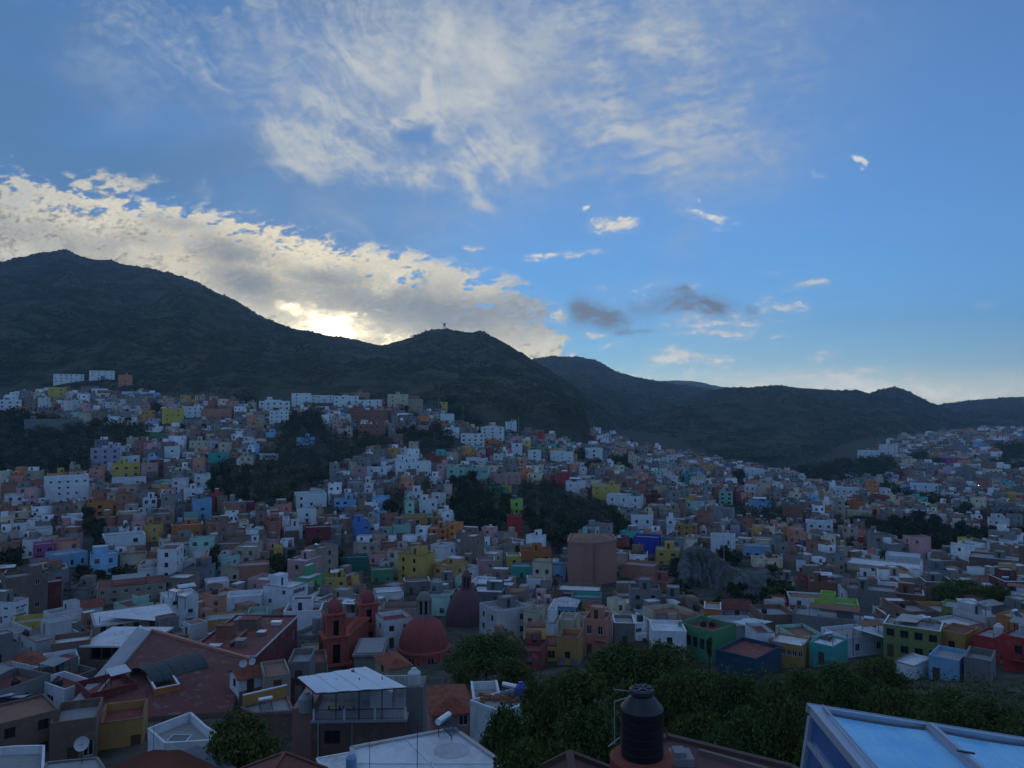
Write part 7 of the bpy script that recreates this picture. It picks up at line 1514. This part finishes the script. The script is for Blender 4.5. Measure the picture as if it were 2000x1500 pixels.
for o in COL.objects:
    if o.get('label', '').startswith('%s') and o.data: o['label'] = o['label'].replace('%s', inv[o.data.name])
def roof(lab, fx, fy):
    """point on the roof of a placed house, fx, fy in 0..1 across and back"""
    cx, cy, z, w, d, h, rz = ROOT[[k for k in ROOT if lab in k][0]]; lx, ly = -w / 2 + .7 + (w - 1.4) * fx, .9 + (d - 1.8) * fy
    return Vector((cx + lx * math.cos(rz) - ly * math.sin(rz), cy + lx * math.sin(rz) + ly * math.cos(rz), z + h))
zt = at(1000, 1372, 72).z
slab('rubble_roof_house', 'pale house whose roof holds terracotta rubble and a deep blue tank', [(918, 1372), (1000, 1350), (1048, 1366), (984, 1396)], zt, wallm('white'), roofm('concrete'), 7, .3, .2)
rr_ = random.Random(3); m = MB()
for i in range(60): x, y = rr_.uniform(-2, 2), rr_.uniform(-.8, .8); s_ = rr_.uniform(.08, .3); m.box(x, x + s_ * 2, y, y + s_, rr_.uniform(-.02, .1), rr_.uniform(.15, .55))
q = zplane(972, 1368, zt); tag(m.build('rubble', plaster((.32, .13, .07), key='rubble', dirt=.5), None, (q.x, q.y, zt)), 'heap of broken terracotta pieces on the roof beside the deep blue tank', 'rubble', kind='stuff')
add_tank('white', roof('bright red house with one', .8, .9), 'fat white water tank on the bright red house', 1.3); add_tank('white', roof('second red house', .3, .9), 'fat white water tank on the second red house at the right edge', 1.3)
add_tank('blue', zplane(1018, 1366, zt), 'deep blue water tank left of the leafy trees', 1.0); add_tank('white', Vector((at(809, 1342, 73).x, 73, at(809, 1342, 72).z)), 'weathered whitish water tank on top of the brick shaft', 1.15)
add_tank('black', roof('green house on the corner', .3, .6), 'black tank on the green corner house, left one'); add_tank('black', roof('green house on the corner', .5, .8), 'black tank on the green corner house, right one')
add_tank('black', roof('small orange rooftop', .2, .4), 'left black tank on the small orange rooftop block', .8); add_tank('black', roof('small orange rooftop', .8, .4), 'right black tank on the small orange rooftop block', .8)
add_tank('black', roof('long white house with strip', .2, .6), 'left black tank on the strip-windowed white house'); add_tank('black', roof('long white house with strip', .4, .7), 'right black tank on the strip-windowed white house')
add_tank('grey', at(598, 1388, 70.5), 'grey wrapped tank at the left end of the corrugated roof terrace', 1.2)
q = zplane(520, 1388, -34.5); heater(q, .5, 'solar heater on the open terrace with ochre inner wall'); heater(zplane(990, 1366, zt), -.5, 'solar heater with bright cylinder beside the deep blue tank'); heater(zplane(880, 1436, -24), 1.1, 'solar heater standing at the far corner of the white flat roof')
heater(roof('turquoise house', .5, .7), .4, 'solar heater on the turquoise house above the trees'); heater(roof('olive green house with five', .8, .8), .1, 'solar heater on the olive green house')
q = zplane(160, 1490, -27.5); dish(q, .2, 'large pale satellite dish at the bottom left edge', 1.3); dish(roof('small white stair-house', .1, 0) + Vector((0, 0, .3)), .3, 'left satellite dish above the white stair-house', 1.2); dish(roof('small white stair-house', .9, 0) + Vector((0, 0, .3)), -.3, 'right satellite dish above the white stair-house', 1.2)
# awnings and metal sheets
def sheet(name, label, P, mat, leg=2.2, cat='awning'):
    c = sum(P, Vector()) / len(P); o = empty(name, (c.x, c.y, c.z - leg), 0, label, cat); m = MB(); q = [p - Vector(o.location) for p in P]
    m.poly([tuple(v) for v in q]); m.poly([tuple(v - Vector((0, 0, .06))) for v in q][::-1])
    for i in range(4): a, b = q[i], q[(i + 1) % 4]; m.quad(tuple(a), tuple(a - Vector((0, 0, .06))), tuple(b - Vector((0, 0, .06))), tuple(b))
    m.build('sheet', mat, o)
    for v in q: k = MB(); k.box(v.x * .95 - .05, v.x * .95 + .05, v.y * .95 - .05, v.y * .95 + .05, -.5, v.z - .07); k.build('post', FRAME_D, o)
TW = flat((.62, .65, .70), rough=.4, metal=.2, key='tinw')
def sh4(a, b, c, d, D0, D1): return [at(*a, D0), at(*b, D0), at(*c, D1), at(*d, D1)]
sheet('metal_roof', 'pale metal roof over the old tan building', sh4((190, 1204), (302, 1212), (338, 1200), (290, 1193), 149, 160), TW, 3); sheet('metal_roof', 'left pale metal sheet over the red terrace roof', sh4((-10, 1362), (20, 1358), (56, 1346), (24, 1334), 96, 106), TW)
sheet('metal_roof', 'right pale metal sheet beside the red terrace roof', sh4((14, 1362), (44, 1362), (74, 1350), (58, 1348), 97, 104), TW); sheet('metal_roof', 'bright tilted metal sheet right of the terracotta gable', sh4((1546, 1198), (1570, 1208), (1606, 1203), (1580, 1195), 158, 166), TW)
sheet('corrugated_roof', 'grey corrugated sheet roof left of the three-windowed white house', sh4((1428, 1214), (1468, 1224), (1510, 1214), (1470, 1207), 138, 148), TINM); sheet('umbrella', 'left square white umbrella on the tall white house', sh4((328, 1152), (344, 1156), (356, 1152), (340, 1149), 166, 170), TW); sheet('umbrella', 'right square white umbrella on the tall white house', sh4((346, 1162), (362, 1165), (374, 1161), (358, 1158), 166, 170), TW)
sheet('awning', 'red and white awning near the yellow house on the left', sh4((86, 1238), (112, 1240), (118, 1230), (90, 1228), 157, 162), plaster((.35, .06, .06), key='awn')); sheet('awning', 'pale awning above the roof-terrace brown house', sh4((1100, 1158), (1160, 1162), (1174, 1154), (1120, 1150), 205, 212), TW)
sheet('awning', 'pale roof over the terrace of the olive green house', sh4((1746, 1212), (1790, 1216), (1808, 1204), (1762, 1198), 128, 136), plaster((.4, .38, .34), key='awn2')); sheet('metal_roof', 'white metal roof left of the olive green house', sh4((1664, 1226), (1728, 1246), (1732, 1238), (1680, 1222), 130, 140), TW)
sheet('awning', 'red awning over the terrace of the large white house', sh4((1186, 968), (1222, 970), (1224, 963), (1190, 962), 455, 462), plaster((.35, .05, .04), key='awn3'))
# thin aerials in front
def aerial(px, y0, y1, D, label):
    p = at(px, y1, D); h = at(px, y0, D).z - p.z; o = empty('aerial', p, 0, label, 'aerial'); m = MB(); m.tube((0, 0, -1), (0, 0, h), .022, .015); m.build('pole', FRAME_D, o)
    m = MB(); m.tube((-.05, 0, h - .3), (.7, .2, h - .05), .012)
    for k in range(5): m.bar((.1 + .12 * k, -.2, h - .22 + .04 * k), (.1 + .12 * k, .3, h - .22 + .04 * k), .012)
    m.build('antenna', FRAME_D, o)
aerial(815, 1408, 1500, 36, 'thin television aerial standing in front of the white flat roof'); aerial(722, 1450, 1490, 44, 'short aerial at the left of the white flat roof'); aerial(300, 1395, 1470, 62, 'thin pole aerial on the grey-white skylight roof'); aerial(624, 1410, 1490, 60, 'aerial pole before the brick house front')
# cypress and garden trees of the lower town
for (cx, yb, yt, D, rp, k, lab) in ((418, 1128, 1064, 232, 14, 'dark', 'pointed dark cypress above the little cream chapel'), (690, 1172, 1150, 205, 16, 'mid', 'round bush beside the lower yellow house'), (1010, 1110, 1062, 262, 7, 'dark', 'slim cypress left of the deep teal house'), (1385, 1290, 1244, 122, 9, 'dark', 'slim dark cypress in front of the green corner house')):
    p = at(cx, yb, D); put_tree(p.x, p.y, p.z - 1, at(cx, yt, D).z - p.z + 1, rp / F * D, VAR[k][0], lab, name='cypress' if rp < 15 else 'bush', group=None)
for i, (cx, yt, D, rp, lab) in enumerate(((1898, 1128, 172, 62, 'big dark tree behind the golden yellow house'), (1850, 1140, 168, 40, 'left part neighbour of the big dark tree behind the golden house'), (1945, 1140, 166, 42, 'dark tree right of the big one behind the bright red house'), (1820, 1168, 160, 28, 'low dark tree left of the olive water tower'))):
    p = at(cx, yt, D); g0 = hz(p.x, D); put_tree(p.x, D, g0, p.z - g0, rp / F * D, NEARV[i % 3], lab, rz=i * 2.1, group=None)

# little walled terrace with an ochre inner wall
o, c = slab('walled_terrace', 'open terrace with an ochre inner wall and white coping left of the corrugated roof', [(470, 1385), (560, 1362), (572, 1392), (496, 1397)], -34.5, wallm('brown'), roofm('concrete'), 3, .35, .3)
A_, B_ = zplane(474, 1384, -34.5) - c, zplane(560, 1363, -34.5) - c; m = MB(); m.bar((A_.x, A_.y, 3.75), (B_.x, B_.y, 3.75), .2, h=1.4); m.build('back_wall', wallm('ochre'), o); m = MB(); m.bar((A_.x, A_.y, 4.5), (B_.x, B_.y, 4.5), .3, h=.12); m.build('coping', wallm('white'), o)

# clutter built on the big red roofs: cabins, skylights, low walls (all part of their houses)
def roof_bits(lab, items, rootname):
    cx, cy, z, w, d, h, rz = ROOT[[k for k in ROOT if lab in k][0]]; root = [o for o in COL.objects if o.get('label') == [k for k in ROOT if lab in k][0]][0]
    for (fx, fy, sx, sy, sz, nm, mt) in items:
        x, y = -w / 2 + w * fx, d * fy; m = MB(); m.box(x - sx / 2, x + sx / 2, y - sy / 2, y + sy / 2, h + .004, h + sz); m.box(x - sx / 2 - .1, x + sx / 2 + .1, y - sy / 2 - .1, y + sy / 2 + .1, h + sz, h + sz + .1, 1); m.build(nm, mt, root)
G_, W_2, T_ = wallm('grey'), wallm('white'), roofm('concrete')
roof_bits('large dark red house', [(.30, .18, 1.8, 1.2, .5, 'skylight', [G_, TW]), (.62, .24, 1.3, 1.6, 1.0, 'rooftop_cabin', [G_, T_]), (.25, .45, 2.6, 1.8, 2.0, 'rooftop_cabin', [wallm('brick'), roofm('red')]), (.75, .50, 1.2, 1.2, .6, 'skylight', [G_, TW]), (.45, .68, 3.2, 2.2, 1.7, 'rooftop_cabin', [wallm('brown'), roofm('red')]), (.8, .78, 1.6, 1.2, .5, 'skylight', [W_2, TW]), (.2, .82, 1.4, 2.6, .8, 'low_wall', [G_, T_]), (.5, .37, .3, 7.0, .6, 'low_wall', [wallm('dark red'), roofm('rust')])], None)
roof_bits('very long pale grey wall', [(.2, .5, 2, 2, 1.4, 'rooftop_cabin', [W_2, T_]), (.55, .6, 3, 1.5, 1.8, 'rooftop_cabin', [G_, roofm('rust')]), (.8, .4, 1.5, 1.5, .8, 'skylight', [G_, TW])], None)
roof_bits('turquoise house', [(.3, .7, 1.4, 1.4, .7, 'rooftop_cabin', [G_, T_])], None)
